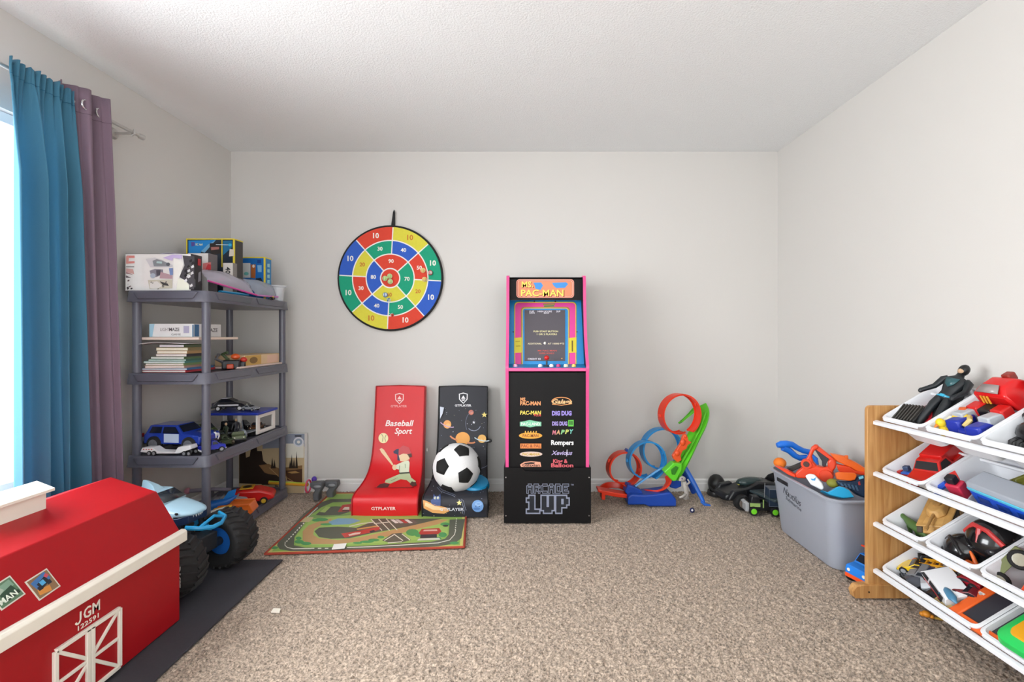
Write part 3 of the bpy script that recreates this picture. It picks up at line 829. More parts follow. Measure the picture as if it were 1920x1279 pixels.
part('adjuster', G().box((-.243, 3.33, .385), (.022, .02, .022)).cyl((-.238, 3.33, .385), (-.225, 3.33, .385), .008), pl('2A2A2C'), ch, bevel=.003)

# ------------------------------------------------------------------ plush ball and blue disc on the black chair
BC, BR = Vector((-.432, 3.075, .272)), .152
ball = thing('soccer_ball', 'plush white and black soccer ball resting on the black chair', 'ball', BC - Vector((0, 0, BR)), world=True)
M_PLUSH = mat('EDEDEE', .95, var=.05, scale=90, bump=.9, bscale=260)
dirs = [(.24, .66), (-.49, .17), (.46, -.07), (-.29, -.51)]
tgt = np.array([[x, -math.sqrt(1 - x * x - z * z), z] for x, z in dirs])
ph = (1 + 5 ** .5) / 2
ico = np.array([(s1 * a, s2 * b, s3 * c) for (a, b, c) in ((0, 1, ph), (1, ph, 0), (ph, 0, 1)) for s1 in (1, -1) for s2 in (1, -1) for s3 in (1, -1)], float)
ico = np.unique(np.round(ico / np.linalg.norm(ico[0]), 6), axis=0)
best = None
import itertools as _it
for a, b, c in _it.permutations(range(12), 3):
    if abs(ico[a] @ ico[b] - .447) > .01 or abs(ico[b] @ ico[c] - .447) > .01 or abs(ico[a] @ ico[c] - .447) > .01: continue
    for d in range(12):
        if d in (a, b, c): continue
        if abs(ico[b] @ ico[d] - .447) > .01 or abs(ico[c] @ ico[d] - .447) > .01: continue
        A = ico[[a, b, c, d]]
        U, S, Vt = np.linalg.svd(A.T @ tgt)
        Rm = U @ np.diag([1, 1, np.sign(np.linalg.det(U @ Vt))]) @ Vt
        e = np.abs(A @ Rm - tgt).sum()
        if best is None or e < best[0]: best = (e, ico @ Rm)
pent = best[1]
def ball_r(d):
    """soft panels: slightly drawn in along the seams"""
    k = sorted([float(np.dot(d, p)) for p in pent], reverse=True)
    return 1 - .012 * max(0, 1 - abs(k[0] - k[1]) / .12)
def ballfn(u, v):
    t, f = 2 * PI * u, PI * v
    d = np.array([math.sin(f) * math.cos(t), math.sin(f) * math.sin(t), math.cos(f)])
    return BC + Vector(d) * BR * ball_r(d)
part('plush_cover', G().grid(ballfn, 56, 32), M_PLUSH, ball, smooth=180)
for p in pent:
    p = Vector(p); a = p.orthogonal().normalized(); b = p.cross(a)
    g = G(); pts = [p]
    for rr in (.18, .36):
        for k in range(20):
            s = k % 4 / 4; i0 = k // 4
            c0 = a * math.cos(2 * PI * i0 / 5) + b * math.sin(2 * PI * i0 / 5); c1 = a * math.cos(2 * PI * (i0 + 1) / 5) + b * math.sin(2 * PI * (i0 + 1) / 5)
            pts.append((p + c0.lerp(c1, s) * rr))
    vs = [BC + q.normalized() * BR * 1.012 for q in pts]
    fs = [(0, 1 + k, 1 + (k + 1) % 20) for k in range(20)] + [(1 + k, 21 + k, 21 + (k + 1) % 20, 1 + (k + 1) % 20) for k in range(20)]
    g.add(vs, fs)
    part('patch', g, mat('191919', .9, bump=.3, bscale=400), ball, smooth=180, solid=.004)
disc = thing('toy_disc', 'bright blue plastic flying disc behind the soccer ball', 'toy', (-.318, 3.10, .168), (.25, .12, 0))
part('disc', G().lathe([(.002, .012), (.06, .013), (.085, .009), (.094, -.006), (.096, -.018), (.09, -.018), (.086, -.004), (.06, .006), (.002, .005)], 32), pl('1E93C8', .3), disc, smooth=50)

# ------------------------------------------------------------------ dart board
DB = P(731.5, 521.5, 3.435); DR = .374; TH = math.radians(3.2)
board = thing('dart_board', 'round fabric dart board with coloured scoring segments on the wall', 'dart board', DB, world=True)
def disc_pts(r, n=64): return [(DB.x + r * math.cos(2 * PI * i / n), DB.z + r * math.sin(2 * PI * i / n)) for i in range(n)]
part('backing', G().prism(disc_pts(DR - .004), 3.437, 3.455, 'y'), fabric('F1EFEA'), board, smooth=0)
part('rim', G().tube([(x, 3.444, z) for x, z in disc_pts(DR - .003)], .0095, 8, closed=True), fabric('1D1D1E'), board)
part('hanger', G().prism([(DB.x - .014 + .018, DB.z + DR - .008), (DB.x + .014 + .018, DB.z + DR - .008), (DB.x + .026 + .006, DB.z + DR + .05), (DB.x + .032, DB.z + DR + .1), (DB.x + .026, DB.z + DR + .118), (DB.x + .019, DB.z + DR + .1), (DB.x + .012, DB.z + DR + .05)], 3.44, 3.452, 'y'), fabric('1D1D1E'), board)
DC = {'r': 'DD4530', 'y': 'DDD544', 'g': '12A07A', 'b': '2F5FC4'}
def seg(r0, r1, a0, a1, c, num, size):
    """angles clockwise from the top, in degrees"""
    gap = .0042
    def pt(r, a): t = math.radians(a) + TH; return (DB.x + r * math.sin(t), DB.z + r * math.cos(t))
    g0 = math.degrees(gap / r1); g1 = math.degrees(gap / max(r0, .02))
    n = 12
    poly = [pt(r1 - gap, a0 + g0 + (a1 - a0 - 2 * g0) * i / n) for i in range(n + 1)] + [pt(r0 + gap, a1 - g1 - (a1 - a0 - 2 * g1) * i / n) for i in range(n + 1)]
    o = part('segment', G().prism(poly, 3.4355, 3.438, 'y'), fabric(DC[c]), board, smooth=0)
    x, z = pt((r0 + r1) / 2, (a0 + a1) / 2)
    txt(num, size, mat('C8742C' if c == 'y' else 'F0EFE6', .7), o, frame((x, 3.4349, z), (1, 0, 0), (0, 0, 1)), name='number', bold=.025)
R0, R1, R2, R3 = .069, .172, .27, DR - .004
for i, c in enumerate('ygbrygbr'): seg(R2, R3, i * 45, i * 45 + 45, c, '10', .052)
for i, (c, n_) in enumerate(zip('brygbryg', ('40', '50', '20', '50', '40', '30', '20', '30'))): seg(R1, R2, i * 45, i * 45 + 45, c, n_, .038)
for i, (c, n_) in enumerate(zip('rgyb', ('90', '70', '60', '80'))): seg(R0, R1, i * 90 - 45, i * 90 + 45, c, n_, .038)
part('segment', G().prism(disc_pts(R0 - .005, 32), 3.4355, 3.438, 'y'), fabric(DC['r']), board, smooth=0)
c5 = crop(620, 380, 5.117)
def dart_ball(q, r, h, label, band=None, group=None):
    x, y = c5(q); c = P(x, y, 3.4355 - r * .85)
    t = thing('dart_ball', label, 'dart ball', c + Vector((0, r * .85, 0)), world=True, group=group)
    part('ball', G().ball(c, r, 14), fabric(h), t, smooth=180)
    if band:
        part('strap', G().tube([c + Vector((math.cos(a), 0, math.sin(a))) * r * 1.0 for a in [2 * PI * i / 20 for i in range(20)]], r * .22, 6, closed=True).tube([c + Vector((0, math.cos(a), math.sin(a))) * r * 1.0 for a in [2 * PI * i / 20 for i in range(20)]], r * .2, 6, closed=True), fabric(band), t, smooth=180)
for q in ((521, 727), (566, 706), (572, 757)):
    dart_ball(q, .0155, 'B9D88A', 'pale green sticky ball on the bullseye of the dart board', 'D6E8B4', 'green balls on the bullseye')
dart_ball((523, 885), .0145, 'E4EAF2', 'white and blue sticky ball on the yellow 60 segment', '3E7FC4')
dart_ball((885, 650), .015, 'EAC67A', 'cream yellow sticky ball covering the red 50 segment edge', 'F2DCA0')
dart_ball((900, 736), .015, 'EAC67A', 'cream yellow sticky ball beside the yellow 20 segment', 'F2DCA0')
dart_ball((955, 672), .0145, 'EDE6E4', 'white sticky ball with red straps on the green 10 segment', 'C03038')
def dart(q, h, h2, label):
    x, y = c5(q); c = P(x, y, 3.4345)
    t = thing('toy_dart', label, 'toy dart', c, world=True)
    part('shaft', G().tube([c, c + Vector((0, -.012, 0)), c + Vector((0, -.045, .004))], [.012, .006, .004], 10), pl(h), t)
    for k in range(3):
        a = 2 * PI * k / 3 + .5; v = Vector((math.cos(a), 0, math.sin(a)))
        part('flight', G().add([c + Vector((0, -.02, .001)), c + Vector((0, -.048, .004)), c + Vector((0, -.052, .004)) + v * .018, c + Vector((0, -.03, .001)) + v * .014], [(0, 1, 2, 3)]), pl(h2), t, solid=.0015)
dart((562, 935), 'E8EEF4', '3C8FD0', 'blue and white toy dart stuck under the yellow 60 segment')
dart((592, 1078), 'D8423A', 'F0EDE8', 'white and red toy dart stuck low on the red 10 segment')

# ------------------------------------------------------------------ arcade cabinet on its riser
AX, AW = .137, .495
XA, XB = AX - AW / 2, AX + AW / 2
M_BLK = mat('0E0D0E', .5, var=.05, scale=10, spec=.22); M_PINK = pl('E0508F', .3)
rz = .332
riser = thing('arcade_riser', 'black riser box under the arcade cabinet with grey pixel logo', 'riser', (AX, 3.13, 0), world=True)
rx0, rx1, ry0, ry1 = -.121, .396, 2.847, 3.425
part('front_panel', G().prism([(rx0, .003), (rx1, .003), (rx1, rz), (AX + .155, rz), (AX + .13, rz - .022), (AX - .13, rz - .022), (AX - .155, rz), (rx0, rz)], ry0, ry0 + .014, 'y'), M_BLK, riser, bevel=.0015)
for x in (rx0, rx1 - .014):
    part('side_panel', G().bb((x, ry0 + .014, .003), (x + .014, ry1, rz)), M_BLK, riser, bevel=.0015)
part('back_panel', G().bb((rx0 + .014, ry1 - .014, .003), (rx1 - .014, ry1, rz - .01)), M_BLK, riser)
part('top_panel', G().bb((rx0 + .014, ry0 + .016, rz - .045), (rx1 - .014, ry1 - .014, rz - .03)), M_BLK, riser)
for x in (rx0 + .012, rx1 - .012):
    for z in (.275, .048):
        part('bolt', G().cyl((x, ry0 + .001, z), (x, ry0 - .003, z), .0052, .004, 12), mat('BDBDC0', .25, .9), riser)
# pixel logo, drawn on a grid of cells
BIT = {'A': ('.##.', '#..#', '####', '#..#', '#..#'), 'R': ('###.', '#..#', '###.', '#.#.', '#..#'), 'C': ('.###', '#...', '#...', '#...', '.###'), 'D': ('###.', '#..#', '#..#', '#..#', '###.'), 'E': ('####', '#...', '###.', '#...', '####'),
       '1': ('.##..', '###..', '.##..', '.##..', '.##..', '#####'), 'U': ('##.##', '##.##', '##.##', '##.##', '#####', '.###.'), 'P': ('####.', '##.##', '##.##', '####.', '##...', '##...')}
def pixels(word, x0, z0, cx, cz, gap, out, y, mi_g, mi_b, g, sub=6):
    """letters as runs of pixels: a grey outline below, dark cells above, no run overlapping another"""
    cols = sum(len(BIT[c_][0]) for c_ in word) + gap * (len(word) - 1)
    rows = max(len(BIT[c_]) for c_ in word); pad = sub
    m_ = np.zeros((rows * sub + 2 * pad, int(round(cols * sub)) + 2 * pad), bool); x = 0
    for ch_ in word:
        for r, row in enumerate(BIT[ch_]):
            for c_, v in enumerate(row):
                if v == '#':
                    X = int(round((x + c_) * sub)) + pad; m_[r * sub + pad:(r + 1) * sub + pad, X:X + sub] = True
        x += len(BIT[ch_][0]) + gap
    d_ = np.zeros_like(m_)
    for i in range(-out, out + 1):
        for j in range(-out, out + 1): d_ |= np.roll(np.roll(m_, i, 0), j, 1)
    for mi, mask, yy in ((mi_g, d_, y), (mi_b, m_, y - .0006)):
        g.m(mi)
        for r in range(mask.shape[0]):
            c_ = 0
            while c_ < mask.shape[1]:
                if mask[r, c_]:
                    e = c_
                    while e < mask.shape[1] and mask[r, e]: e += 1
                    X0, X1 = x0 + (c_ - pad) * cx / sub, x0 + (e - pad) * cx / sub; Z0, Z1 = z0 - (r - pad) * cz / sub, z0 - (r + 1 - pad) * cz / sub
                    g.add([(X0, yy, Z0), (X1, yy, Z0), (X1, yy, Z1), (X0, yy, Z1)], [(0, 1, 2, 3)]); c_ = e
                else: c_ += 1
g = G(); yl = ry0 - .0008
lx0 = P(988, 0, ry0).x; lx1 = P(1066, 0, ry0).x
pixels('ARCADE', lx0, P(0, 908, ry0).z, (lx1 - lx0) / 29, .0105, 1, 2, yl, 0, 1, g)
pixels('1UP', lx0, P(0, 930, ry0).z, (lx1 - lx0) / 17, .0165, 1, 3, yl - .0002, 0, 1, g)
lg = part('logo_print', g, [mat('8A90A4', .5), mat('1C2028', .4)], riser, smooth=0, keepn=True)
txt('TM', .013, mat('8A90A4', .5), riser, frame((P(1073, 0, ry0).x, yl, P(0, 908, ry0).z - .004), (1, 0, 0), (0, 0, 1)), bold=.01)

arc = thing('arcade_cabinet', 'pink edged arcade game cabinet with slanted screen and marquee', 'arcade cabinet', (AX, 3.13, rz - .03), world=True)
SP = [(2.862, rz - .028), (2.862, .89), (2.852, .915), (2.855, .94), (2.885, .985), (2.925, 1.05), (2.955, 1.13), (2.975, 1.22), (2.99, 1.30), (3.0, 1.36), (3.005, 1.47), (3.012, 1.487), (3.04, 1.492), (3.36, 1.492), (3.405, 1.2), (3.405, rz - .028)]
for x in (XA, XB - .016):
    part('side_panel', G().prism(SP, x, x + .016, 'x'), M_BLK, arc)
    g = G(); w = .0185
    ring = []
    pts = [Vector(p) for p in SP[:14]]
    for i, p in enumerate(pts):
        t = (pts[min(i + 1, len(pts) - 1)] - pts[max(i - 1, 0)]).normalized(); nrm = Vector((-t.y, t.x))
        ring.append([(x - .0012, p.x + nrm.x * d, p.y + nrm.y * d) if s == 0 else (x + .0172, p.x + nrm.x * d, p.y + nrm.y * d) for s, d in ((0, -.004), (1, -.004), (1, .0035), (0, .0035))])
    part('edge_trim', g.loft(ring), M_PINK, arc, smooth=30)
xi0, xi1 = XA + .016, XB - .016
fp = part('front_panel', G().bb((xi0, 2.870, rz - .028), (xi1, 2.884, .895)), M_BLK, arc)
part('deck_edge', G().bb((xi0, 2.852, .903), (xi1, 2.874, .923)), M_PINK, arc, bevel=.003)
deck = part('control_deck', G().prism([(2.874, .903), (2.874, .924), (2.985, .945), (2.985, .925)], xi0, xi1, 'x'), pl('2A84BE', .3), arc)
part('back_panel', G().bb((xi0, 3.385, rz - .028), (xi1, 3.40, 1.19)), M_BLK, arc)
part('top_panel', G().bb((xi0, 3.05, 1.474), (xi1, 3.36, 1.486)), M_BLK, arc)
jx = P(1025, 0, 2.91).x
js = part('joystick', G().cyl((jx, 2.91, .93), (jx, 2.91, .97), .005).lathe([(.02, .930), (.02, .934), (.005, .937)], 18, TR((jx, 2.91, 0))), pl('2A2A2C'), arc)
part('knob', G().ball((jx, 2.91, .981), .0155, 16), pl('C8201E', .2), js, smooth=180)
for x_, c_ in ((966, 'F0B8D4'), (1013, 'E8ECF0'), (1034, 'E8ECF0'), (1047, 'C03A7A'), (1061, 'EDE3C0'), (1076, 'E8C860')):
    X = P(x_, 0, 2.90).x
    part('button', G().lathe([(.0135, .928), (.0135, .938), (.011, .939), (.010, .943), (.004, .944)], 18, TR((X, 2.90, 0))), pl(c_, .25), arc)
# slanted bezel
B0, B1 = Vector((AX, 2.955, .935)), Vector((AX, 3.118, 1.345))
bd = (B1 - B0).normalized(); bn = Vector((1, 0, 0)).cross(bd); bn = bn if bn.y < 0 else -bn
M = frame(B0 + bd * ((B1 - B0).length / 2), (1, 0, 0), bd)
bez = part('bezel', G().box((0, 0, -.004), (xi1 - xi0, (B1 - B0).length, .008), M=M), pl('2A86C6', .3), arc)
c8 = crop(930, 500, 5.33)
pf = on_plane(B0, bn, c8)
pr = Print(pf, .0006, .0002)
def rr(x0, y0, x1, y1, r, n=5):
    out = []
    for cx, cy, a in ((x1 - r, y1, 0), (x0 + r, y1, 0)): pass
    return [(x0, y1)] + [(x0 + r - r * math.cos(PI / 2 * i / n), y0 + r - r * math.sin(PI / 2 * i / n)) for i in range(n + 1)] + [(x1 - r + r * math.sin(PI / 2 * i / n), y0 + r - r * math.cos(PI / 2 * i / n)) for i in range(n + 1)] + [(x1, y1)]
pr.p('5E8A5A', rr(180, 350, 806, 982, 42)); pr.p('E8C04A', rr(184, 354, 802, 982, 40)); pr.p('E0489A', rr(192, 362, 794, 982, 36))
pr.p('C86A3A', rr(248, 402, 738, 982, 34)); pr.p('58A06A', rr(255, 408, 730, 982, 32)); pr.p('E2B848', rr(260, 412, 726, 982, 30)); pr.p('2E8CCC', rr(268, 420, 720, 982, 26))
for x0, x1 in ((182, 256), (730, 804)): pr.p('D8C83A', [(x0, 715), (x1, 708), (x1, 860), (x0, 864)])
pr.p('6E5A28', [(755, 740), (770, 740), (770, 850), (757, 850)]); pr.p('B8A02C', [(195, 745), (240, 742), (240, 752), (195, 755)]); pr.p('B8A02C', [(200, 790), (245, 788), (245, 800), (200, 802)])
pr.p('9A8A4A', [(470, 372), (590, 368), (590, 384), (470, 388)]); pr.p('4A8A4A', [(480, 392), (580, 388), (580, 400), (480, 404)])
for q in ((383, 350), (592, 350), (172, 655), (808, 655)): pr.p('1A1A1C', ell(q[0], q[1], 7, 7, 10))
pr.done(bez)
scr = part('screen', G().add([pf(q, .003) for q in ((285, 945), (690, 945), (690, 436), (285, 436))], [(0, 1, 2, 3)]), mat('57535A', .22, var=.03), arc, solid=.003, smooth=0)  # glare on the glass is put into this base grey
pr = Print(pf, .0052, .0001)
pr.text('E6E2EC', '1UP', 22, (355, 452), fit=46, bold=.02).text('E6E2EC', 'HIGH SCORE', 22, (487, 452), fit=142, bold=.02).text('E6E2EC', '2UP', 22, (622, 452), fit=42, bold=.02).text('E6E2EC', '2370', 18, (360, 468), fit=55, bold=.02).text('E6E2EC', '8620', 18, (503, 468), fit=52, bold=.02)
pr.text('E4DCA8', 'PUSH START BUTTON', 24, (497, 652), fit=246, bold=.02).text('E4DCA8', '1 OR 2 PLAYERS', 24, (506, 680), fit=200, bold=.02)
pr.text('E2D8B8', 'ADDITIONAL', 22, (387, 774), fit=140, bold=.02).text('E2D8B8', 'AT 10000 PTS', 22, (600, 774), fit=164, bold=.02)
pr.p('F4F0E4', [(488, 768)] + ell(488, 768, 13, 13, 12, .5, 2 * PI - .5))
pr.text('C85A50', 'MS PAC-MAN', 22, (512, 844), fit=190, bold=.02).text('C85A50', 'SUPER BONUS', 20, (506, 871), fit=150, bold=.02).text('E6E2EC', 'CREDIT 02', 22, (382, 927), fit=130, bold=.02)
pr.p('D8A868', ell(657, 922, 8, 6, 8))
pr.done(scr, 'screen_print')
# marquee
mq = part('marquee', G().bb((xi0, 3.05, 1.342), (xi1, 3.064, 1.48)), M_BLK, arc)
mf = on_plane((0, 3.05, 0), (0, -1, 0), c8)
pr = Print(mf, .0006, .0002)
def rrf(x0, y0, x1, y1, r):
    return ell(x1 - r, y1 - r, r, r, 5, 0, PI / 2) + ell(x0 + r, y1 - r, r, r, 5, PI / 2, PI) + ell(x0 + r, y0 + r, r, r, 5, PI, 1.5 * PI) + ell(x1 - r, y0 + r, r, r, 5, 1.5 * PI, 2 * PI)
pr.p('E9A08C', rrf(203, 126, 780, 312, 32)); pr.p('C85E4C', rrf(211, 133, 772, 306, 28)); pr.p('EFB69A', rrf(217, 138, 766, 301, 24)); pr.p('D4765E', rrf(224, 144, 759, 295, 20)); pr.p('DD8A62', rrf(230, 150, 753, 290, 16))
pr.p('3E8FD8', [(372, 160), (450, 158), (470, 190), (445, 232), (395, 222), (388, 190)]); pr.p('3E8FD8', [(560, 162), (700, 156), (720, 175), (690, 212), (600, 214), (575, 190)])
for dx, c_ in ((5, '9A3424'), (0, 'F8E060')):
    b_ = .02 if dx else .018
    pr.text(c_, 'MS.', 82, (312 + dx, 182 + dx), fit=112 + dx * 2, bold=b_); pr.text(c_, 'PAC-MAN', 92, (462 + dx, 268 + dx), fit=425 + dx * 2, bold=b_)
pr.done(mq)
# game titles on the front
c1 = crop(930, 720, 4.568)
ff = on_plane((0, 2.870, 0), (0, -1, 0), c1)
pr = Print(ff, .0006, .0002)
pr.text('E89A62', 'MS.', 44, (233, 135), fit=50, bold=.04).text('E89A62', 'PAC-MAN', 46, (295, 168), fit=175, bold=.04)
pr.text('E8D25A', 'PAC-MAN', 46, (295, 248), fit=180, bold=.03, shear=.1).text('E0504A', 'PLUS', 28, (355, 268), fit=60, bold=.03)
pr.p('7CC4A0', [(205, 325), (250, 318), (290, 308), (335, 318), (388, 325), (388, 362), (340, 362), (292, 372), (250, 362), (205, 362)]); pr.text('E8F2E4', 'PAC-LAND', 34, (296, 344), fit=165, bold=.02)
pr.p('E0A03C', ell(296, 442, 100, 27, 24)); pr.text('8A4A20', 'PAC-MAN', 36, (296, 444), fit=135, bold=.02)
for k in range(5): pr.p('E8B048', [(248 + k * 23, 402), (258 + k * 23, 402), (255 + k * 23, 418), (247 + k * 23, 418)])
pr.p('E08848', [(208, 510), (388, 510), (388, 552), (208, 552)]); pr.text('8A3E1C', 'PAC & PAL', 38, (298, 531), fit=165, bold=.02)
pr.p('D8C0B4', ell(300, 600, 97, 22, 24)); pr.text('C8A43A', 'PAC-MANIA', 30, (300, 602), fit=150, bold=.03)
pr.p('E8A488', [(205, 690), (240, 668), (300, 660), (380, 668), (388, 708), (215, 710)]); pr.p('2A1C1A', [(240, 676), (300, 668), (335, 672), (325, 684), (250, 688)]); pr.text('3A1E18', 'Galaxian', 32, (300, 695), fit=150, bold=.02)
pr.line('E89A5A', ell(560, 150, 82, 36, 20, PI * .95, PI * 2.05), 7); pr.text('F0C088', 'Galaga', 52, (560, 152), fit=170, bold=.03, shear=.3).line('E89A5A', [(480, 172), (560, 182), (650, 168)], 6)
pr.text('9A8AD8', 'DIG DUG', 50, (563, 252), fit=168, bold=.06)
pr.text('A898DC', 'DIG DUG', 46, (545, 340), fit=130, bold=.05).p('62C848', [(618, 308), (664, 306), (664, 362), (618, 362)]).text('1E4A1A', 'II', 46, (641, 334), fit=28, bold=.03)
for k, (ch_, c_) in enumerate(zip('MAPPY', ('D87A8C', 'D8A87A', '8AC88A', 'C8D06A', '7ACCC0'))): pr.text(c_, ch_, 50, (495 + k * 36, 416 - k * 2), fit=34, bold=.04, shear=.2)
pr.text('EDEDEE', 'Rompers', 58, (567, 502), fit=192, bold=.03)
pr.text('B8ACD8', 'Xevious', 50, (562, 590), fit=180, bold=.02, shear=.3).line('D8D4E4', [(608, 560), (604, 618)], 6)
pr.text('D8606A', 'King &', 46, (548, 660), fit=125, bold=.03).text('D8606A', 'Balloon', 46, (566, 696), fit=190, bold=.03)
pr.done(fp)

# ------------------------------------------------------------------ loop track set
c2 = crop(1100, 730, 5.33)
def Q2(x, y, Y): a = c2((x, y)); return P(a[0], a[1], Y)
def U(g, pts, sides, w=.048, h=.011, t=.004):
    rings = []; n = len(pts)
    for i, p in enumerate(pts):
        tg = (pts[min(i + 1, n - 1)] - pts[max(i - 1, 0)]).normalized()
        s = Vector(sides(i / (n - 1)) if callable(sides) else sides).normalized(); nr = tg.cross(s).normalized(); s = nr.cross(tg)
        rings.append([p + s * a + nr * b for a, b in ((-w / 2, h), (-w / 2, 0), (w / 2, 0), (w / 2, h), (w / 2 - t, h), (w / 2 - t, t), (-w / 2 + t, t), (-w / 2 + t, h))])
    return g.loft(rings)
def spline(pts, k=8):
    out = []; V = [Vector(p) for p in pts]
    for i in range(len(V) - 1):
        p0, p1, p2, p3 = V[max(i - 1, 0)], V[i], V[i + 1], V[min(i + 2, len(V) - 1)]
        for j in range(k):
            u = j / k; out.append(.5 * ((2 * p1) + (p2 - p0) * u + (2 * p0 - 5 * p1 + 4 * p2 - p3) * u * u + (3 * p1 - p0 - 3 * p2 + p3) * u ** 3))
    return out + [V[-1]]
trk = thing('loop_track', 'orange blue and green toy car track with tall loops', 'toy track', (.92, 3.22, 0), world=True)
M_TR, M_TB, M_TG, M_TD = pl('E2381C', .3), pl('2C8FD2', .3), pl('5FCB2A', .3), pl('1746A8', .35)
def loop(cq, r, a0, a1, m, Y, yaw, drift, name='loop', w=.05, ry=1.0):
    c = Q2(cq[0], cq[1], Y); pts = []
    ux = Vector((math.cos(yaw), math.sin(yaw), 0)); sd = Vector((-math.sin(yaw), math.cos(yaw), 0))
    for i in range(41):
        a = math.radians(a0 + (a1 - a0) * i / 40)
        pts.append(c + ux * r * math.cos(a) + Vector((0, 0, r * ry * math.sin(a))) + sd * drift * (i / 40 - .5))
    g = G(); U(g, pts, sd, w)
    o = part(name, g, m, trk, smooth=30)
    for k in (10, 28):
        part('joint', G().box(pts[k], (.022, .016, .022)), m, o, bevel=.003)
    return o
loop((372, 782), .112, -100, 262, M_TR, 3.25, .22, .06, w=.062)
loop((592, 702), .128, -70, 288, M_TB, 3.22, .22, .06, w=.058)
loop((745, 592), .142, -95, 262, M_TB, 3.27, .22, .05, w=.058)
loop((925, 245), .136, -60, 288, M_TR, 3.20, .26, .05, w=.068)
tw = [Q2(*q) for q in ((850, 880, 3.13), (905, 790, 3.15), (985, 640, 3.18), (1055, 490, 3.21), (1125, 350, 3.24), (1155, 235, 3.27), (1130, 165, 3.30))]
part('tower', U(G(), spline(tw, 5), (.8, -.55, .25), .09, .014, .006), M_TG, trk, smooth=30)
part('tower_arm', U(G(), spline([Q2(*q) for q in ((1130, 165, 3.31), (1090, 200, 3.33), (1020, 270, 3.33), (940, 340, 3.31))], 6), (.5, -.6, .6), .06, .012, .005), M_TG, trk, smooth=30)
part('tower_rib', G().tube([Q2(*q) for q in ((945, 740, 3.14), (1030, 590, 3.16), (1130, 400, 3.2), (1190, 230, 3.24))], .008, 8), M_TG, trk)
part('foot_block', G().prism([tuple(Q2(x, y, 3.10).xz) for x, y in ((765, 820), (860, 730), (945, 735), (945, 800), (885, 910), (850, 910))], 3.08, 3.15, 'y'), M_TG, trk, bevel=.006)
part('foot_slot', G().prism([tuple(Q2(x, y, 3.08).xz) for x, y in ((840, 800), (890, 765), (915, 780), (880, 855), (850, 850))], 3.074, 3.082, 'y'), pl('2C7A18', .4), trk, bevel=.003)
base = part('base', G().prism([tuple(Q2(x, y, 3.14).xz) for x, y in ((405, 1150), (405, 1070), (440, 1040), (560, 1050), (640, 1045), (830, 1020), (888, 1090), (888, 1165), (620, 1165), (570, 1145))], 3.12, 3.26, 'y'), M_TD, trk, bevel=.010, seg=3)
part('base_block', G().prism([tuple(Q2(x, y, 3.2).xz) for x, y in ((370, 1010), (400, 935), (470, 960), (540, 1000), (560, 1060), (420, 1060))], 3.16, 3.24, 'y'), M_TD, trk, bevel=.006)
part('leg', G().tube([Q2(975, 770, 3.18), Q2(1060, 920, 3.14), Q2(1150, 1090, 3.1), Q2(1170, 1140, 3.09)], [.016, .017, .014, .012], 8).tube([Q2(1140, 1120, 3.09), Q2(1180, 1150, 3.08), Q2(1235, 1160, 3.08)], [.012, .016, .008], 8, flat=.6), pl('1C62C4', .3), trk)
part('leg', G().tube([Q2(940, 790, 3.24), Q2(1010, 900, 3.27), Q2(1070, 1030, 3.29)], .018, 8), M_TD, trk)
part('gear_box', G().prism([tuple(Q2(x, y, 3.2).xz) for x, y in ((820, 900), (930, 880), (935, 960), (880, 985), (820, 970))], 3.17, 3.25, 'y'), M_TD, trk, bevel=.008)
part('floor_track', U(G(), spline([Q2(*q) for q in ((130, 1000, 3.28), (200, 960, 3.33), (330, 960, 3.33), (420, 1000, 3.28))], 6) , (0, 0.2, 1), .04), M_TR, trk)
part('launcher', G().prism([tuple(Q2(x, y, 3.2).xz) for x, y in ((100, 980), (190, 1000), (300, 1020), (410, 1035), (405, 1070), (290, 1060), (180, 1040), (175, 1090), (140, 1085), (140, 1020), (105, 1010))], 3.16, 3.24, 'y'), M_TR, trk, bevel=.005)
part('ramp', U(G(), spline([Q2(*q) for q in ((590, 1020, 3.24), (680, 1015, 3.2), (760, 980, 3.17), (810, 920, 3.16), (800, 860, 3.18))], 6), (.3, -.8, .5), .055, .012), M_TR, trk)
part('ramp', U(G(), spline([Q2(*q) for q in ((480, 960, 3.2), (560, 900, 3.2), (660, 830, 3.2), (760, 770, 3.2))], 6), (.15, -.9, .4), .045, .011), M_TB, trk)
part('connector', G().box(Q2(400, 610, 3.26), (.018, .05, .02), (0, .5, 0)), M_TD, trk, bevel=.003)
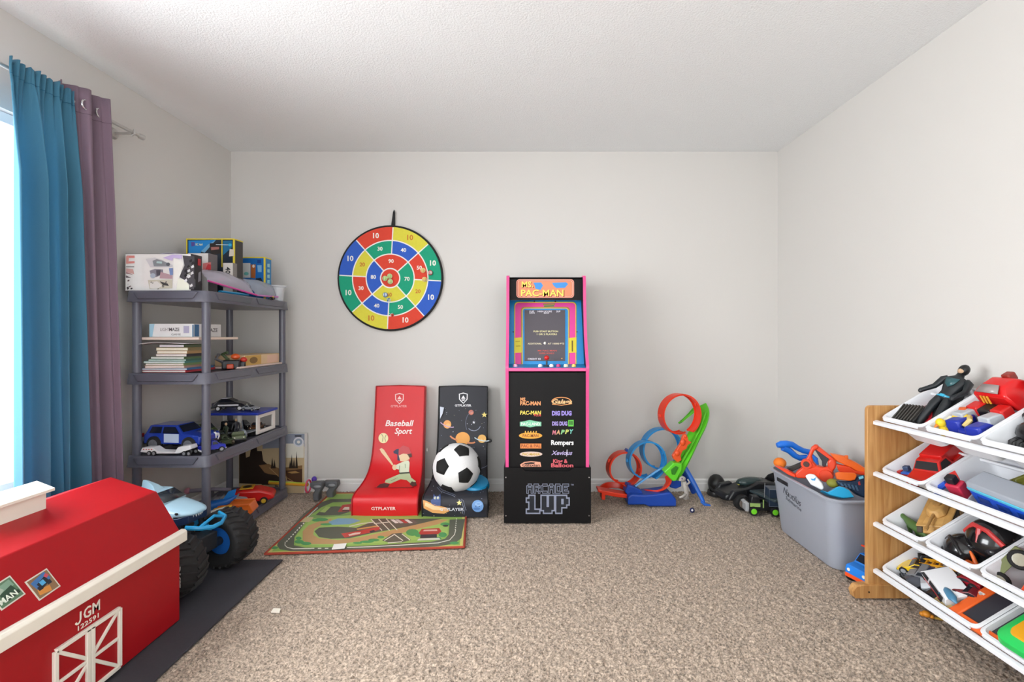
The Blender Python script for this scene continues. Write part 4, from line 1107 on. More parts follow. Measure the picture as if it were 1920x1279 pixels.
# orange jagged ornament climbing the tower
g = G()
orn = [(850, 660), (890, 600), (930, 540), (960, 450), (985, 440), (1000, 470), (1010, 510), (1040, 525), (1000, 555), (990, 590), (950, 610), (930, 660), (940, 700), (900, 725), (860, 690)]
g.prism([tuple(Q2(x, y, 3.14).xz) for x, y in orn], 3.12, 3.15, 'y')
g.ball(Q2(960, 530, 3.12), (.018, .014, .024), 10).ball(Q2(905, 640, 3.12), (.018, .013, .02), 10).ball(Q2(985, 470, 3.125), (.012, .012, .014), 10)
part('ornament', g, pl('E0511F', .4), trk, bevel=.005)
fg = thing('toy_creature', 'small grey toy creature standing upright beside the loop track', 'toy figure', Q2(990, 1105, 3.07), world=True)
M_GR = mat('A9A49E', .6, var=.1, scale=80)
part('body', G().tube([Q2(985, 1100, 3.07), Q2(1000, 1040, 3.07), Q2(985, 980, 3.07), Q2(975, 920, 3.07)], [.012, .014, .017, .013], 10).tube([Q2(1000, 1040, 3.07), Q2(955, 1075, 3.05), Q2(925, 1080, 3.05)], [.012, .008, .007], 8).tube([Q2(1000, 1060, 3.08), Q2(1012, 1095, 3.08)], [.01, .009], 8).tube([Q2(990, 960, 3.06), Q2(1030, 930, 3.05), Q2(1010, 900, 3.05)], [.008, .006, .005], 8), M_GR, fg, smooth=180)
part('head', G().ball(Q2(958, 895, 3.06), (.021, .016, .016), 12).ball(Q2(935, 908, 3.055), (.010, .009, .008), 10), M_GR, fg, smooth=180)
part('eye', G().ball(Q2(953, 893, 3.045), .005, 8), pl('5A3A6A'), fg)
mb = thing('toy_ball', 'tiny dark blue and white ball on the carpet by the track', 'toy', Q2(1055, 1190, 3.0), world=True)
c = Q2(1055, 1165, 3.02); c.z = .016
part('ball', G().ball(c, .016, 12), pl('1D2450'), mb, smooth=180); part('spot', G().ball(c + Vector((-.004, -.012, .005)), .007, 8), pl('E6E6EA'), mb, smooth=180)

# ------------------------------------------------------------------ toy builders
CAR = {  # side outline (x, z) in units of length and body height; belt line; windows as (outline)
 'suv': ([(-.5, .10), (-.5, .52), (-.47, .60), (-.42, .98), (-.36, 1.0), (.06, 1.0), (.19, .62), (.46, .53), (.5, .45), (.5, .10)], .58,
         [[(-.40, .63), (-.37, .92), (-.19, .92), (-.19, .63)], [(-.16, .63), (-.16, .92), (.04, .92), (.135, .63)]]),
 'sport': ([(-.5, .15), (-.5, .58), (-.42, .66), (-.24, .98), (-.05, 1.0), (.14, .68), (.38, .5), (.5, .30), (.5, .12)], .62,
           [[(-.30, .68), (-.21, .93), (-.06, .94), (.08, .68)]]),
 'pickup': ([(-.5, .15), (-.5, .60), (-.10, .60), (-.08, 1.0), (.12, 1.0), (.24, .62), (.46, .55), (.5, .4), (.5, .12)], .6,
            [[(-.05, .64), (-.04, .93), (.10, .93), (.19, .64)]]),
 'van': ([(-.5, .08), (-.5, .97), (-.47, 1.0), (.30, 1.0), (.42, .6), (.49, .48), (.5, .08)], .58,
         [[(.12, .62), (.12, .9), (.30, .9), (.385, .62)], [(-.42, .62), (-.42, .88), (.06, .88), (.06, .62)]]),
 'jeep': ([(-.5, .15), (-.5, .62), (-.12, .62), (-.10, .66), (.10, .66), (.14, 1.0), (.165, 1.0), (.17, .64), (.48, .56), (.5, .2)], .6, []),
}
def xform(M, t):
    if M is not None: t.matrix_world = M
    return t
def toy_wheel(t, c, r, w, tire, hub, spokes=5, name='wheel'):
    R = TR(c, (PI / 2, 0, 0))
    wh = part(name, G().lathe([(r * .55, -w / 2), (r * .9, -w / 2), (r, -w * .3), (r, w * .3), (r * .9, w / 2), (r * .55, w / 2)], 20, R), tire, t, smooth=40)
    g = G().lathe([(r * .62, -w * .52), (r * .55, -w * .56), (r * .12, -w * .5), (r * .12, w * .5), (r * .55, w * .56), (r * .62, w * .52)], 16, R)
    for k in range(spokes):
        a = 2 * PI * k / spokes; g.box((r * .32 * math.cos(a), r * .32 * math.sin(a), 0), (r * .42, r * .13, w * 1.14), (0, 0, a), M=R)
    part('hub', g, hub, wh, smooth=40)
def toy_car(name, label, L, W, H, h, kind='suv', wr=.03, M=None, loc=(0, 0, 0), rot=(0, 0, 0), roof=None, glass='20252E', hub='9A9CA0', tire='1C1C1D', stripe=None, trim=None, cat='toy car', wx=.31, lift=None, group=None, extra=None):
    t = thing(name, label, cat, loc, rot, group)
    if M is not None: t.matrix_world = M
    prof, belt, wins = CAR[kind]
    lift = wr * .75 if lift is None else lift
    bh = H - lift
    def hw(z): return W / 2 * (1 - .2 * max(0, (z - belt)) / (1 - belt))
    L_, R_ = [[(x * L, s * hw(z), lift + z * bh) for x, z in prof] for s in (1, -1)]
    n = len(prof)
    g = G().add(L_ + R_, [tuple(range(n)), tuple(range(2 * n - 1, n - 1, -1))] + [(i, (i + 1) % n, n + (i + 1) % n, n + i) for i in range(n)])
    part('body', g, pl(h, .25, coat=.4), t, bevel=min(L, W, H) * .035, seg=2)
    if wins:
        for s in (1, -1):
            for wn in wins:
                part('window', G().add([(x * L, s * (hw(z) + .0006), lift + z * bh) for x, z in wn], [tuple(range(len(wn)))]), pl(glass, .12), t, solid=.0012, smooth=0)
        # windscreen on the sloping edge after the roof
        k = max(i for i, (x, z) in enumerate(prof) if z >= .99)
        (xa, za), (xb, zb) = prof[k], prof[k + 1]
        q = []
        for (u, s) in ((.1, 1), (.1, -1), (.88, -1), (.88, 1)):
            x, z = xa + (xb - xa) * u, za + (zb - za) * u
            q.append((x * L + L * .004, s * hw(z) * .86, lift + z * bh + bh * .012))
        part('windscreen', G().add(q, [(0, 1, 2, 3)]), pl(glass, .12), t, solid=.0012, smooth=0)
    if roof:
        xs = [x for x, z in prof if z >= .98]
        part('roof_panel', G().box(((min(xs) + max(xs)) / 2 * L, 0, H + .0015), ((max(xs) - min(xs)) * L * .96, W * .72, .003)), pl(roof, .3), t, bevel=.001)
    if stripe:
        for s in (1, -1): part('stripe', G().box((-.02 * L, s * (W / 2 + .0004), lift + .38 * bh), (.6 * L, .001, .14 * bh)), pl(stripe, .3), t)
    tm = pl(trim or '26262A', .4)
    part('bumper', G().box((.5 * L, 0, lift + .14 * bh), (L * .05, W * .94, .16 * bh)), tm, t, bevel=.002)
    part('bumper', G().box((-.5 * L, 0, lift + .14 * bh), (L * .05, W * .94, .16 * bh)), tm, t, bevel=.002)
    for s in (1, -1):
        part('headlight', G().cyl((.495 * L, s * W * .33, lift + .38 * bh), (.508 * L, s * W * .33, lift + .38 * bh), .07 * bh, n=10), pl('EDEBD8', .2), t)
        for x in (wx, -wx):
            toy_wheel(t, (x * L, s * (W / 2 - wr * .12), wr), wr, wr * .62, pl(tire, .8), pl(hub, .3))
    if extra: extra(t)
    return t

def toy_figure(name, label, H, M, suit='22262C', head='22262C', skin=None, belt=None, chest=None, boots=None, arms=(-.35, .5), legs=(.12, -.12), cape=None, cat='toy figure', bulk=1.0):
    """a jointed toy figure, standing along local z, facing local -y"""
    t = thing(name, label, cat); t.matrix_world = M
    s = H
    ms = pl(suit, .4); mb_ = pl(boots or suit, .4)
    def ring(z, rx, ry, y=0): return [(rx * s * bulk * math.cos(2 * PI * i / 12), y * s + ry * s * math.sin(2 * PI * i / 12), z * s) for i in range(12)]
    part('torso', G().loft([ring(.47, .07, .05), ring(.50, .085, .058), ring(.56, .072, .05), ring(.64, .095, .06), ring(.73, .125, .068), ring(.79, .115, .06), ring(.82, .05, .04), ring(.86, .04, .036)]), ms, t, smooth=180)
    hd = part('head', G().ball((0, 0, .925 * s), (.058 * s, .064 * s, .078 * s), 14), pl(head, .4), t, smooth=180)
    if skin: part('face', G().ball((0, -.026 * s, .895 * s), (.040 * s, .042 * s, .036 * s), 12), pl(skin, .5), hd, smooth=180)
    for k, sd in enumerate((1, -1)):
        a = arms[k] if k < len(arms) else .3
        x0 = .125 * s * bulk * sd
        el = (x0 + sd * .05 * s, -.02 * s, .62 * s); ha = (x0 + sd * .05 * s + sd * a * .12 * s, -.05 * s - abs(a) * .08 * s, .49 * s)
        part('arm', G().tube([(x0 - sd * .02 * s, 0, .775 * s), (x0 + sd * .02 * s, 0, .75 * s), el, ha], [.04 * s, .045 * s, .034 * s, .028 * s], 10).ball(ha, (.03 * s, .03 * s, .038 * s), 10), ms, t, smooth=60)
        lx = .05 * s * sd; fx = lx + legs[k] * .3 * s
        part('leg', G().tube([(lx, 0, .50 * s), (lx + (fx - lx) * .4, -.01 * s, .38 * s), (lx + (fx - lx) * .55, -.015 * s, .27 * s), (fx, 0, .15 * s), (fx, .005 * s, .04 * s)], [.05 * s, .055 * s, .042 * s, .044 * s, .03 * s], 10), ms, t, smooth=60)
        part('boot', G().tube([(fx, .01 * s, .20 * s), (fx, .008 * s, .10 * s), (fx, 0, .04 * s)], [.048 * s, .04 * s, .036 * s], 10).ball((fx, -.03 * s, .028 * s), (.036 * s, .07 * s, .028 * s), 10), mb_, t, smooth=60)
    if belt: part('belt', G().tube([(.082 * s * bulk * math.cos(a), .058 * s * math.sin(a), .505 * s) for a in [2 * PI * i / 16 for i in range(16)]], .014 * s, 6, closed=True).box((0, -.06 * s, .505 * s), (.05 * s, .018 * s, .035 * s)), pl(belt, .3), t, smooth=50)
    if chest: part('chest_plate', G().add([(-.08 * s, -.068 * s, .76 * s), (.08 * s, -.068 * s, .76 * s), (.05 * s, -.07 * s, .67 * s), (0, -.068 * s, .63 * s), (-.05 * s, -.07 * s, .67 * s)], [(0, 1, 2, 3, 4)]), pl(chest, .3), t, solid=.012 * s)
    if cape: part('cape', G().grid(lambda u, v: ((u - .5) * (.2 + .22 * v) * s, (.06 + .03 * math.sin(9 * u) * v) * s, (.8 - .6 * v) * s), 12, 8), fabric(cape), t, smooth=180, solid=.004)
    return t

def toy_tank(name, label, L, M, h, h2):
    t = thing(name, label, 'toy tank'); t.matrix_world = M
    W = L * .55
    part('hull', G().prism([(-.5 * L, .1 * L), (-.46 * L, .22 * L), (.34 * L, .24 * L), (.5 * L, .14 * L), (.46 * L, .07 * L), (-.44 * L, .05 * L)], -W * .3, W * .3, 'y').box((-.02 * L, 0, .22 * L), (.86 * L, W * .98, .03 * L)), mat(h, .5, var=.25, scale=30), t, bevel=.004)
    for s in (1, -1):
        tr_ = part('track', G().prism([(-.42 * L, .02 * L), (-.5 * L, .12 * L), (-.42 * L, .2 * L), (.4 * L, .2 * L), (.49 * L, .13 * L), (.36 * L, .02 * L)], s * W * .32, s * W * .5, 'y'), pl('4A4236', .7), t, bevel=.004)
        for k in range(5):
            part('road_wheel', G().cyl((-.34 * L + k * .165 * L, s * W * .5, .09 * L), (-.34 * L + k * .165 * L, s * W * .525, .09 * L), .065 * L, n=14), mat(h2, .5), tr_)
    tu = part('turret', G().loft([[(x * L, y * L, z * L) for x, y in ((-.22, -.17), (.1, -.17), (.2, -.07), (.2, .07), (.1, .17), (-.22, .17))] for z in (.235,)] + [[(x * L * .8 - .02 * L, y * L * .75, .36 * L) for x, y in ((-.22, -.17), (.1, -.17), (.2, -.07), (.2, .07), (.1, .17), (-.22, .17))]]), mat(h, .5, var=.25, scale=30), t, bevel=.006)
    part('barrel', G().tube([(.15 * L, 0, .30 * L), (.55 * L, 0, .32 * L), (.56 * L, 0, .32 * L), (.64 * L, 0, .325 * L)], [.026 * L, .02 * L, .032 * L, .03 * L], 10), mat(h2, .5), tu)
    part('hatch', G().lathe([(.07 * L, .36 * L), (.07 * L, .385 * L), (.05 * L, .395 * L)], 14, TR((-.08 * L, .03 * L, 0))), mat(h2, .5), tu)
    return t

def carton(name, label, lo, hi, face, side, cat='box', top=None, edge=None, loc=None):
    """a printed cardboard box given by its corners; returns it with its front and right planes"""
    t = thing(name, label, cat, ((lo[0] + hi[0]) / 2, (lo[1] + hi[1]) / 2, lo[2]), world=True)
    part('carton', G().bb(lo, hi), mat(side, .45, var=.08, scale=20), t, bevel=.0015)
    y = lo[1] - .0006
    part('front_panel', G().bb((lo[0] + .002, y - .0006, lo[2] + .002), (hi[0] - .002, lo[1] + .0002, hi[2] - .002)), mat(face, .4, var=.05), t, smooth=0)
    if edge:
        w = .007
        for a, b in (((lo[0], lo[2]), (hi[0], lo[2] + w)), ((lo[0], hi[2] - w), (hi[0], hi[2])), ((lo[0], lo[2] + w), (lo[0] + w, hi[2] - w)), ((hi[0] - w, lo[2] + w), (hi[0], hi[2] - w))):
            part('edge_band', G().bb((a[0], y - .0016, a[1]), (b[0], y, b[1])), pl(edge, .4), t, smooth=0)
        for a, b in (((lo[1], hi[2] - w), (hi[1], hi[2])), ((lo[1], lo[2]), (lo[1] + w, hi[2] - w))):
            part('edge_band', G().bb((hi[0], a[0], a[1]), (hi[0] + .001, b[0], b[1])), pl(edge, .4), t, smooth=0)
    return t

# ------------------------------------------------------------------ things on the rack: top shelf (height 1.341)
Z4 = SHZ[3] - .008 + .008
t = carton('toy_box_carton', 'glossy white toy car box with red lettering and car pictures', (-2.078, 2.50, Z4), (-1.735, 2.585, 1.543), 'F4F2F0', '2C2A30')
cb_ = crop(230, 440, 9.143)
pr = Print(on_plane((0, 2.4985, 0), (0, -1, 0), cb_), .0004, .00012)
pr.p('E48A84', [(75, 360), (205, 360), (205, 400), (75, 400)]); pr.p('E8948C', [(75, 460), (205, 455), (205, 490), (75, 498)]); pr.p('E9A29A', [(60, 370), (110, 370), (100, 500), (60, 500)])
pr.p('5A4A4C', [(60, 545), (200, 545), (200, 556), (60, 556)]); pr.p('E4B6B0', [(60, 580), (180, 590), (200, 680), (60, 640)]); pr.p('B4868A', [(60, 640), (190, 690), (60, 670)]); pr.p('6A5A60', [(60, 700), (150, 740), (60, 740)])
for k in range(9):
    rnd = random.Random(k); x = 60 + rnd.random() * 80; y = 760 + rnd.random() * 170
    pr.p(rnd.choice(('3A3236', 'E8E4E2', '6E5A5C')), [(x, y), (x + 30, y - 14), (x + 38, y + 10), (x + 6, y + 22)])
pr.p('D8D6DA', [(400, 420), (560, 395), (680, 430), (760, 480), (860, 520), (860, 560), (480, 560)]); pr.p('8E9298', [(520, 450), (590, 420), (690, 450), (800, 500), (810, 545), (540, 545)]); pr.p('B8D4D4', [(590, 458), (680, 462), (680, 498), (585, 490)]); pr.p('5E6268', ell(785, 510, 34, 30, 12))
pr.p('8C8A96', [(470, 620), (560, 590), (700, 600), (700, 680), (600, 720), (500, 740)]); pr.p('B0BCCC', ell(525, 705, 46, 44, 14)); pr.p('5A5660', [(580, 610), (660, 600), (650, 690), (590, 710)]); pr.p('C0A0A8', [(660, 640), (860, 700), (860, 760), (640, 750)]); pr.p('7C94C4', [(800, 580), (870, 575), (870, 690), (820, 700)])
pr.p('D2CDBC', [(440, 780), (860, 770), (860, 920), (470, 930)]); pr.p('4A4848', [(640, 800), (780, 840), (800, 880), (700, 870)]); pr.p('E8E6E2', [(470, 820), (600, 800), (690, 880), (600, 930), (480, 920)])
for k in range(8):
    rnd = random.Random(30 + k); x = 480 + rnd.random() * 380; y = 800 + rnd.random() * 130
    pr.p(rnd.choice(('3C3A3A', '8A8880')), [(x, y), (x + 26, y - 10), (x + 30, y + 8), (x + 4, y + 14)])
pr.p('CDBCE6', [(700, 400), (860, 345), (1030, 350), (1020, 420), (880, 400), (860, 450)]); pr.p('F6F6F0', [(885, 400), (1060, 480), (1000, 690), (920, 880), (885, 830)]); pr.p('F2F4E4', [(960, 750), (1080, 780), (1150, 870), (1150, 950), (930, 950)])
pr.p('4A474C', [(1040, 360), (1240, 375), (1235, 940), (1150, 940), (1160, 860), (1090, 790), (985, 730), (1070, 530)]); 
for k in range(16):
    rnd = random.Random(60 + k); x = 1060 + rnd.random() * 140; y = 400 + rnd.random() * 500
    pr.p(rnd.choice(('D8D8DA', '1E1C20', '9A9A8C', 'E8E8EA')), [(x, y), (x + 40, y - 30), (x + 52, y + 14), (x + 8, y + 36)])
pr.done(t)
pr = Print(lambda q, o: Vector((-1.7335 + o, q[0], q[1])), .0004, .0001)
pr.p('B02430', [(2.548, 1.49), (2.572, 1.49), (2.572, 1.525), (2.548, 1.525)]).p('8A8890', [(2.55, 1.40), (2.572, 1.41), (2.57, 1.46), (2.553, 1.45)]).p('6A686E', [(2.51, 1.37), (2.53, 1.37), (2.53, 1.41), (2.515, 1.42)])
pr.done(t)
tag(part('paper_sheet', G().grid(lambda u, v: (-1.945 + .13 * u, 2.535 + .09 * v, 1.5445 + .012 * math.sin(PI * u) * (.6 + v)), 8, 4), mat('DCD2EC', .5), solid=.002, smooth=180), 'pale lilac sheet of paper lying on the white car box', 'paper')

t = carton('toy_box_carton', 'tall blue and black toy box edged in bright yellow', (-2.045, 2.905, Z4), (-1.755, 2.995, 1.703), '1C2A3A', '3A3634', edge='E4CE3C')
ct = crop(330, 440, 8.526)
pr = Print(on_plane((0, 2.903, 0), (0, -1, 0), ct), .0006, .00012)
pr.p('1683CC', [(200, 95), (640, 85), (510, 160), (400, 270), (380, 420), (200, 420)]); pr.p('6FA9CE', [(640, 85), (510, 160), (400, 270), (460, 290), (540, 200)]); pr.p('5A4A9A', [(240, 120), (300, 120), (300, 180), (250, 190)]); pr.text('E8E4B8', 'RC 4x4', 52, (370, 160), fit=110, bold=.02)
pr.p('2A2220', [(540, 140), (700, 130), (710, 300), (560, 330), (540, 220)]); pr.p('A86A60', [(560, 200), (690, 195), (690, 235), (565, 250)]); pr.line('E4CE3C', [(737, 80), (737, 520)], 16)
pr.p('1A6E9A', [(755, 100), (900, 95), (900, 200), (755, 330)]); pr.line('C8D8E0', [(640, 160), (850, 165)], 10); pr.p('38B0D8', ell(865, 165, 28, 22, 12)); pr.p('D8CCC0', [(860, 230), (930, 240), (930, 340), (850, 350)])
pr.done(t)
t = carton('toy_box_carton', 'short blue toy box with yellow edges beside the tall one', (-1.875, 3.15, Z4), (-1.702, 3.23, 1.631), '1768B4', '2C7FB6', edge='E4CE3C')
pr = Print(on_plane((0, 3.148, 0), (0, -1, 0), ct), .0006, .00012)
pr.p('D4D8D8', [(1065, 455), (1190, 455), (1190, 690), (1065, 690)]); pr.p('6CB8B4', ell(1125, 625, 38, 28, 12)); pr.p('A8602C', [(1195, 480), (1275, 475), (1270, 700), (1200, 690)]); pr.p('E8E0D4', ell(1240, 505, 20, 26, 10)); pr.p('10202C', [(1280, 700), (1360, 690), (1390, 760), (1270, 760)]); pr.p('7FB4DC', [(1300, 490), (1370, 490), (1370, 600), (1310, 600)]); pr.p('0E3F86', [(1300, 400), (1360, 400), (1360, 460), (1300, 460)])
pr.done(t)
pr = Print(lambda q, o: Vector((-1.701 + o, q[0], q[1])), .0008, .0001)
for k in range(6): pr.p('9ED0D8', [(3.175, 1.39 + k * .036), (3.205, 1.39 + k * .036), (3.205, 1.415 + k * .036), (3.175, 1.41 + k * .036)])
pr.done(t)
t = carton('small_carton', 'white and red printed carton standing behind the white car box', (-1.90, 2.71, Z4), (-1.783, 2.79, 1.582), 'F0ECEA', '6A6466')
pr = Print(on_plane((0, 2.708, 0), (0, -1, 0), ct), .0006, .0001); pr.p('E88A8A', [(430, 460), (560, 440), (550, 560), (430, 560)]).p('D8424A', [(470, 560), (510, 470), (560, 480), (560, 560)]); pr.done(t)
t = carton('small_carton', 'narrow pale carton numbered 400 in front of the tall toy box', (-1.757 - .02, 2.83, Z4), (-1.717, 2.87, 1.545), 'DCD6D0', '8A8482')
txt('400', .04, mat('2A2A2C', .5), t, frame((-1.747, 2.827, 1.49), (0, 0, -1), (1, 0, 0)), bold=.02, fit=.06)
part('red_flap', G().ball((-1.80, 2.80, 1.43), (.028, .01, .022), 12), pl('D8423F', .4), t)

def zip_bag(label, pts, thick, seal, tint='D8DCE4', alpha=.45, filler=()):
    """a soft clear bag: four corners, puffed in the middle, with a coloured zip seal along its first edge"""
    A, B, C_, D = [Vector(p) for p in pts]
    t = thing('zip_bag', label, 'bag', (A + B + C_ + D) / 4 - Vector((0, 0, .02)), world=True)
    nrm = (B - A).cross(D - A).normalized()
    if nrm.z < 0: nrm = -nrm
    def fn(sg):
        return lambda u, v: (A.lerp(B, u)).lerp(D.lerp(C_, u), v) + nrm * (sg * thick * math.sin(PI * u) ** .6 * math.sin(PI * v) ** .6 + .006 * math.sin(13 * u + 5 * v) * math.sin(9 * v + 3 * u))
    g = G().grid(fn(1), 14, 12).grid(fn(-.4), 14, 12)
    part('film', g, clear(tint, alpha, .18), t, smooth=180)
    part('zip_seal', G().tube([A.lerp(B, k / 10) + nrm * .004 for k in range(11)], .0055, 8), pl(seal, .3), t)
    for (u, v, r, h) in filler:
        part('content', G().ball((A.lerp(B, u)).lerp(D.lerp(C_, u), v) + nrm * thick * .25, (r, r * .8, r * .5), 10), pl(h, .4), t, smooth=180)
    return t
zip_bag('clear zip bag with a pink seal drooping over the top shelf', [(-1.715, 2.60, 1.41), (-1.648, 2.95, 1.362), (-1.72, 2.97, 1.44), (-1.80, 2.66, 1.49)], .045, 'D04A98', 'C9C4D2', .55, [(.5, .5, .03, 'B8B4C4'), (.3, .4, .025, 'D8A8C4'), (.7, .55, .028, '9AA0B0')])
zip_bag('clear zip bag with violet zip beside the plastic tub', [(-1.66, 2.97, 1.362), (-1.645, 3.20, 1.37), (-1.70, 3.20, 1.45), (-1.76, 3.0, 1.475)], .045, 'C878BC', 'B9C0CE', .5, [(.4, .4, .03, '8A90A8'), (.7, .4, .026, 'C8A8C8')])
tag(part('toy_scrap', G().tube([(-1.70, 2.68, 1.362), (-1.665, 2.80, 1.358), (-1.67, 2.90, 1.36)], [.012, .016, .01], 8, flat=.6), pl('2484B4', .3)), 'flat blue toy piece under the pink sealed bag', 'toy')
tb = thing('plastic_tub', 'clear plastic tub at the back corner of the top shelf', 'tub', (-1.66, 3.24, Z4), world=True)
part('tub', G().lathe([(.036, Z4), (.045, Z4 + .09), (.056, Z4 + .095), (.058, Z4 + .104), (.044, Z4 + .104), (.042, Z4 + .09), (.033, Z4 + .004)], 20, TR((-1.672, 3.25, 0))), clear('E4E8EE', .5, .2), tb, smooth=40)
t = toy_figure('toy_figure', 'tiny yellow and dark toy figure dangling at the shelf edge', .075, TR((-1.652, 3.13, 1.345), (1.3, .3, .6)), suit='3A302C', head='D8B830', boots='D8B830')

# ------------------------------------------------------------------ second shelf: books and games
Z3 = SHZ[2]
zz = Z3
rnd = random.Random(11)
BK = [(.25, .24, .012, 'E8E4E0', 'C03A44', -2.035), (.24, .22, .010, 'EDEAE6', '3E6EA0', -2.02), (.20, .22, .013, 'F0E4DC', 'C89A8A', -2.005), (.205, .20, .012, 'EEE2DA', '7A8E5A', -2.0), (.22, .21, .011, 'E4ECE8', '4E8A80', -2.01), (.20, .19, .010, 'CFE2DC', '3A6A5A', -1.985), (.185, .2, .012, 'EEF0EC', '5A7A50', -1.97), (.165, .18, .015, 'F2EAE6', '2E2A30', -1.945), (.16, .19, .016, 'F2ECDA', 'B08A5A', -1.94), (.165, .18, .017, 'F2EED8', '8A7A50', -1.945), (.14, .17, .015, 'E8E6EE', '4A5A3A', -1.925)]
BKN = ('red', 'blue', 'tan', 'olive', 'teal', 'dark green', 'moss green', 'black', 'brown', 'khaki', 'forest green')
for i, (w, d, h_, pg, cv, x0) in enumerate(BK):
    a = rnd.uniform(-.08, .08)
    pos = ['lowest in', 'second from the bottom of', 'third from the bottom of', 'fourth from the bottom of', 'fifth from the bottom of', 'in the middle of', 'fifth from the top of', 'fourth from the top of', 'third from the top of', 'second from the top of', 'topmost in'][i]
    t = thing('book', '%s covered book lying flat, %s the stack' % (BKN[i], pos), 'book', (x0 + w / 2, 2.53 + d / 2, zz), (0, 0, a), group='books stacked on the second shelf')
    part('pages', G().box((0, 0, h_ / 2), (w - .006, d - .004, h_ - .003)), mat(pg, .8, var=.08, scale=120), t)
    part('cover', G().box((0, 0, .0008), (w, d, .0016)), pl(cv, .5), t); part('cover', G().box((0, 0, h_ - .0008), (w, d, .0016)), pl(cv, .5), t)
    part('spine', G().box((w / 2, 0, h_ / 2), (.002, d, h_)), pl(cv, .5), t)
    zz += h_ + .0004
t = thing('paper_sheets', 'loose white papers under the pale board', 'paper', (-1.9, 2.62, zz + .001))
part('sheet', G().grid(lambda u, v: (-.13 + .26 * u, -.12 + .24 * v, .004 + .012 * (1 - u) * (1 - v) * math.sin(2.5 * u) - .02 * max(0, .3 - u)), 12, 6), mat('EEEDF0', .6), t, solid=.0015, smooth=180)
zz += .024
tag(part('game_board', G().prism([(-2.045, 2.525), (-1.715, 2.53), (-1.705, 2.86), (-2.03, 2.86)], zz, zz + .014, 'z'), mat('E6D2C4', .5, var=.06), bevel=.002), 'flat pale pink board on top of the book stack', 'board')
zz += .0145
t = carton('game_box', 'white puzzle game box on top of the pale board', (-2.0, 2.56, zz), (-1.762, 2.79, zz + .072), 'F2F3F4', 'E2E0E0', cat='game box')
pr = Print(lambda q, o: Vector((-2.0 + q[0], 2.558 - o, zz + .072 - q[1])), .0006, .0001)
pr.p('A9D2E6', [(.002, .002), (.03, .002), (.018, .07), (.002, .07)]).text('A8A6A8', 'LIGHT', .022, (.085, .032), fit=.05, bold=.01).text('5A585C', 'MAZE', .024, (.135, .032), fit=.055, bold=.02).text('7A787A', 'GAME', .014, (.145, .058), fit=.05)
pr.p('B6B4D0', [(.185, .012), (.215, .012), (.215, .05), (.185, .05)]).p('2C6C98', [(.232, .006), (.238, .006), (.238, .07), (.232, .07)]); pr.done(t)
pr = Print(lambda q, o: Vector((-1.7615 + o, 2.56 + q[0], zz + .072 - q[1])), .0004, .0001)
pr.p('3A6E9C', [(.003, .004), (.04, .004), (.04, .068), (.003, .068)]).text('6A686A', 'MAZE', .03, (.15, .035), fit=.09, bold=.02); pr.done(t)
rb = thing('toy_robot', 'dark toy robot with red and orange parts lying by the books', 'toy robot', (-1.72, 2.82, Z3), (0, 0, .4))
part('body', G().box((0, 0, .025), (.09, .07, .05)).box((.05, .02, .02), (.04, .03, .04)), pl('1C1C22', .4), rb, bevel=.006)
part('claw', G().tube([(-.04, -.03, .04), (-.07, -.05, .06), (-.06, -.02, .085)], .009, 8), pl('5A5A5E'), rb); part('claw', G().tube([(-.02, .03, .05), (-.05, .02, .085), (-.02, 0, .095)], .009, 8), pl('4A5A3A'), rb)
part('shoulder', G().ball((.02, 0, .07), (.025, .022, .018), 10), pl('E0602A'), rb); part('shoulder', G().ball((.06, .02, .05), (.02, .018, .016), 10), pl('C8382A'), rb); part('hand', G().box((.0, -.045, .015), (.035, .02, .028)), pl('C84A2A'), rb, bevel=.005)
tag(part('flat_book', G().bb((-1.86, 2.80, Z3), (-1.655, 3.29, Z3 + .011)), mat('E6CFC6', .5, var=.08), bevel=.002), 'thin pale pink book lying flat under the tan box', 'book')
t = thing('puzzle_box', 'tan wooden looking box lying on a flat pink book', 'box', (-1.76, 3.07, Z3 + .0112), world=True)
part('box', G().bb((-1.85, 2.87, Z3 + .0115), (-1.672, 3.275, Z3 + .074)), mat('E2C49A', .5, var=.1, scale=14), t, bevel=.002)
pr = Print(lambda q, o: Vector((-1.672 + o, q[0], q[1])), .0006, .0001)
pr.p('C9A050', [(2.872, Z3 + .014), (3.05, Z3 + .014), (3.05, Z3 + .072), (2.872, Z3 + .072)]).p('7A5A24', ell(2.965, Z3 + .042, .045, .02, 14)).text('4A3414', 'DRAGONS', -.018, (2.965, Z3 + .042), fit=.07) if False else pr.p('C9A050', [(2.872, Z3 + .014), (3.05, Z3 + .014), (3.05, Z3 + .072), (2.872, Z3 + .072)]).p('7A5A24', ell(2.965, Z3 + .042, .045, .02, 14)).p('E8C0A8', [(3.12, Z3 + .016), (3.26, Z3 + .016), (3.26, Z3 + .066), (3.12, Z3 + .066)])
pr.done(t)

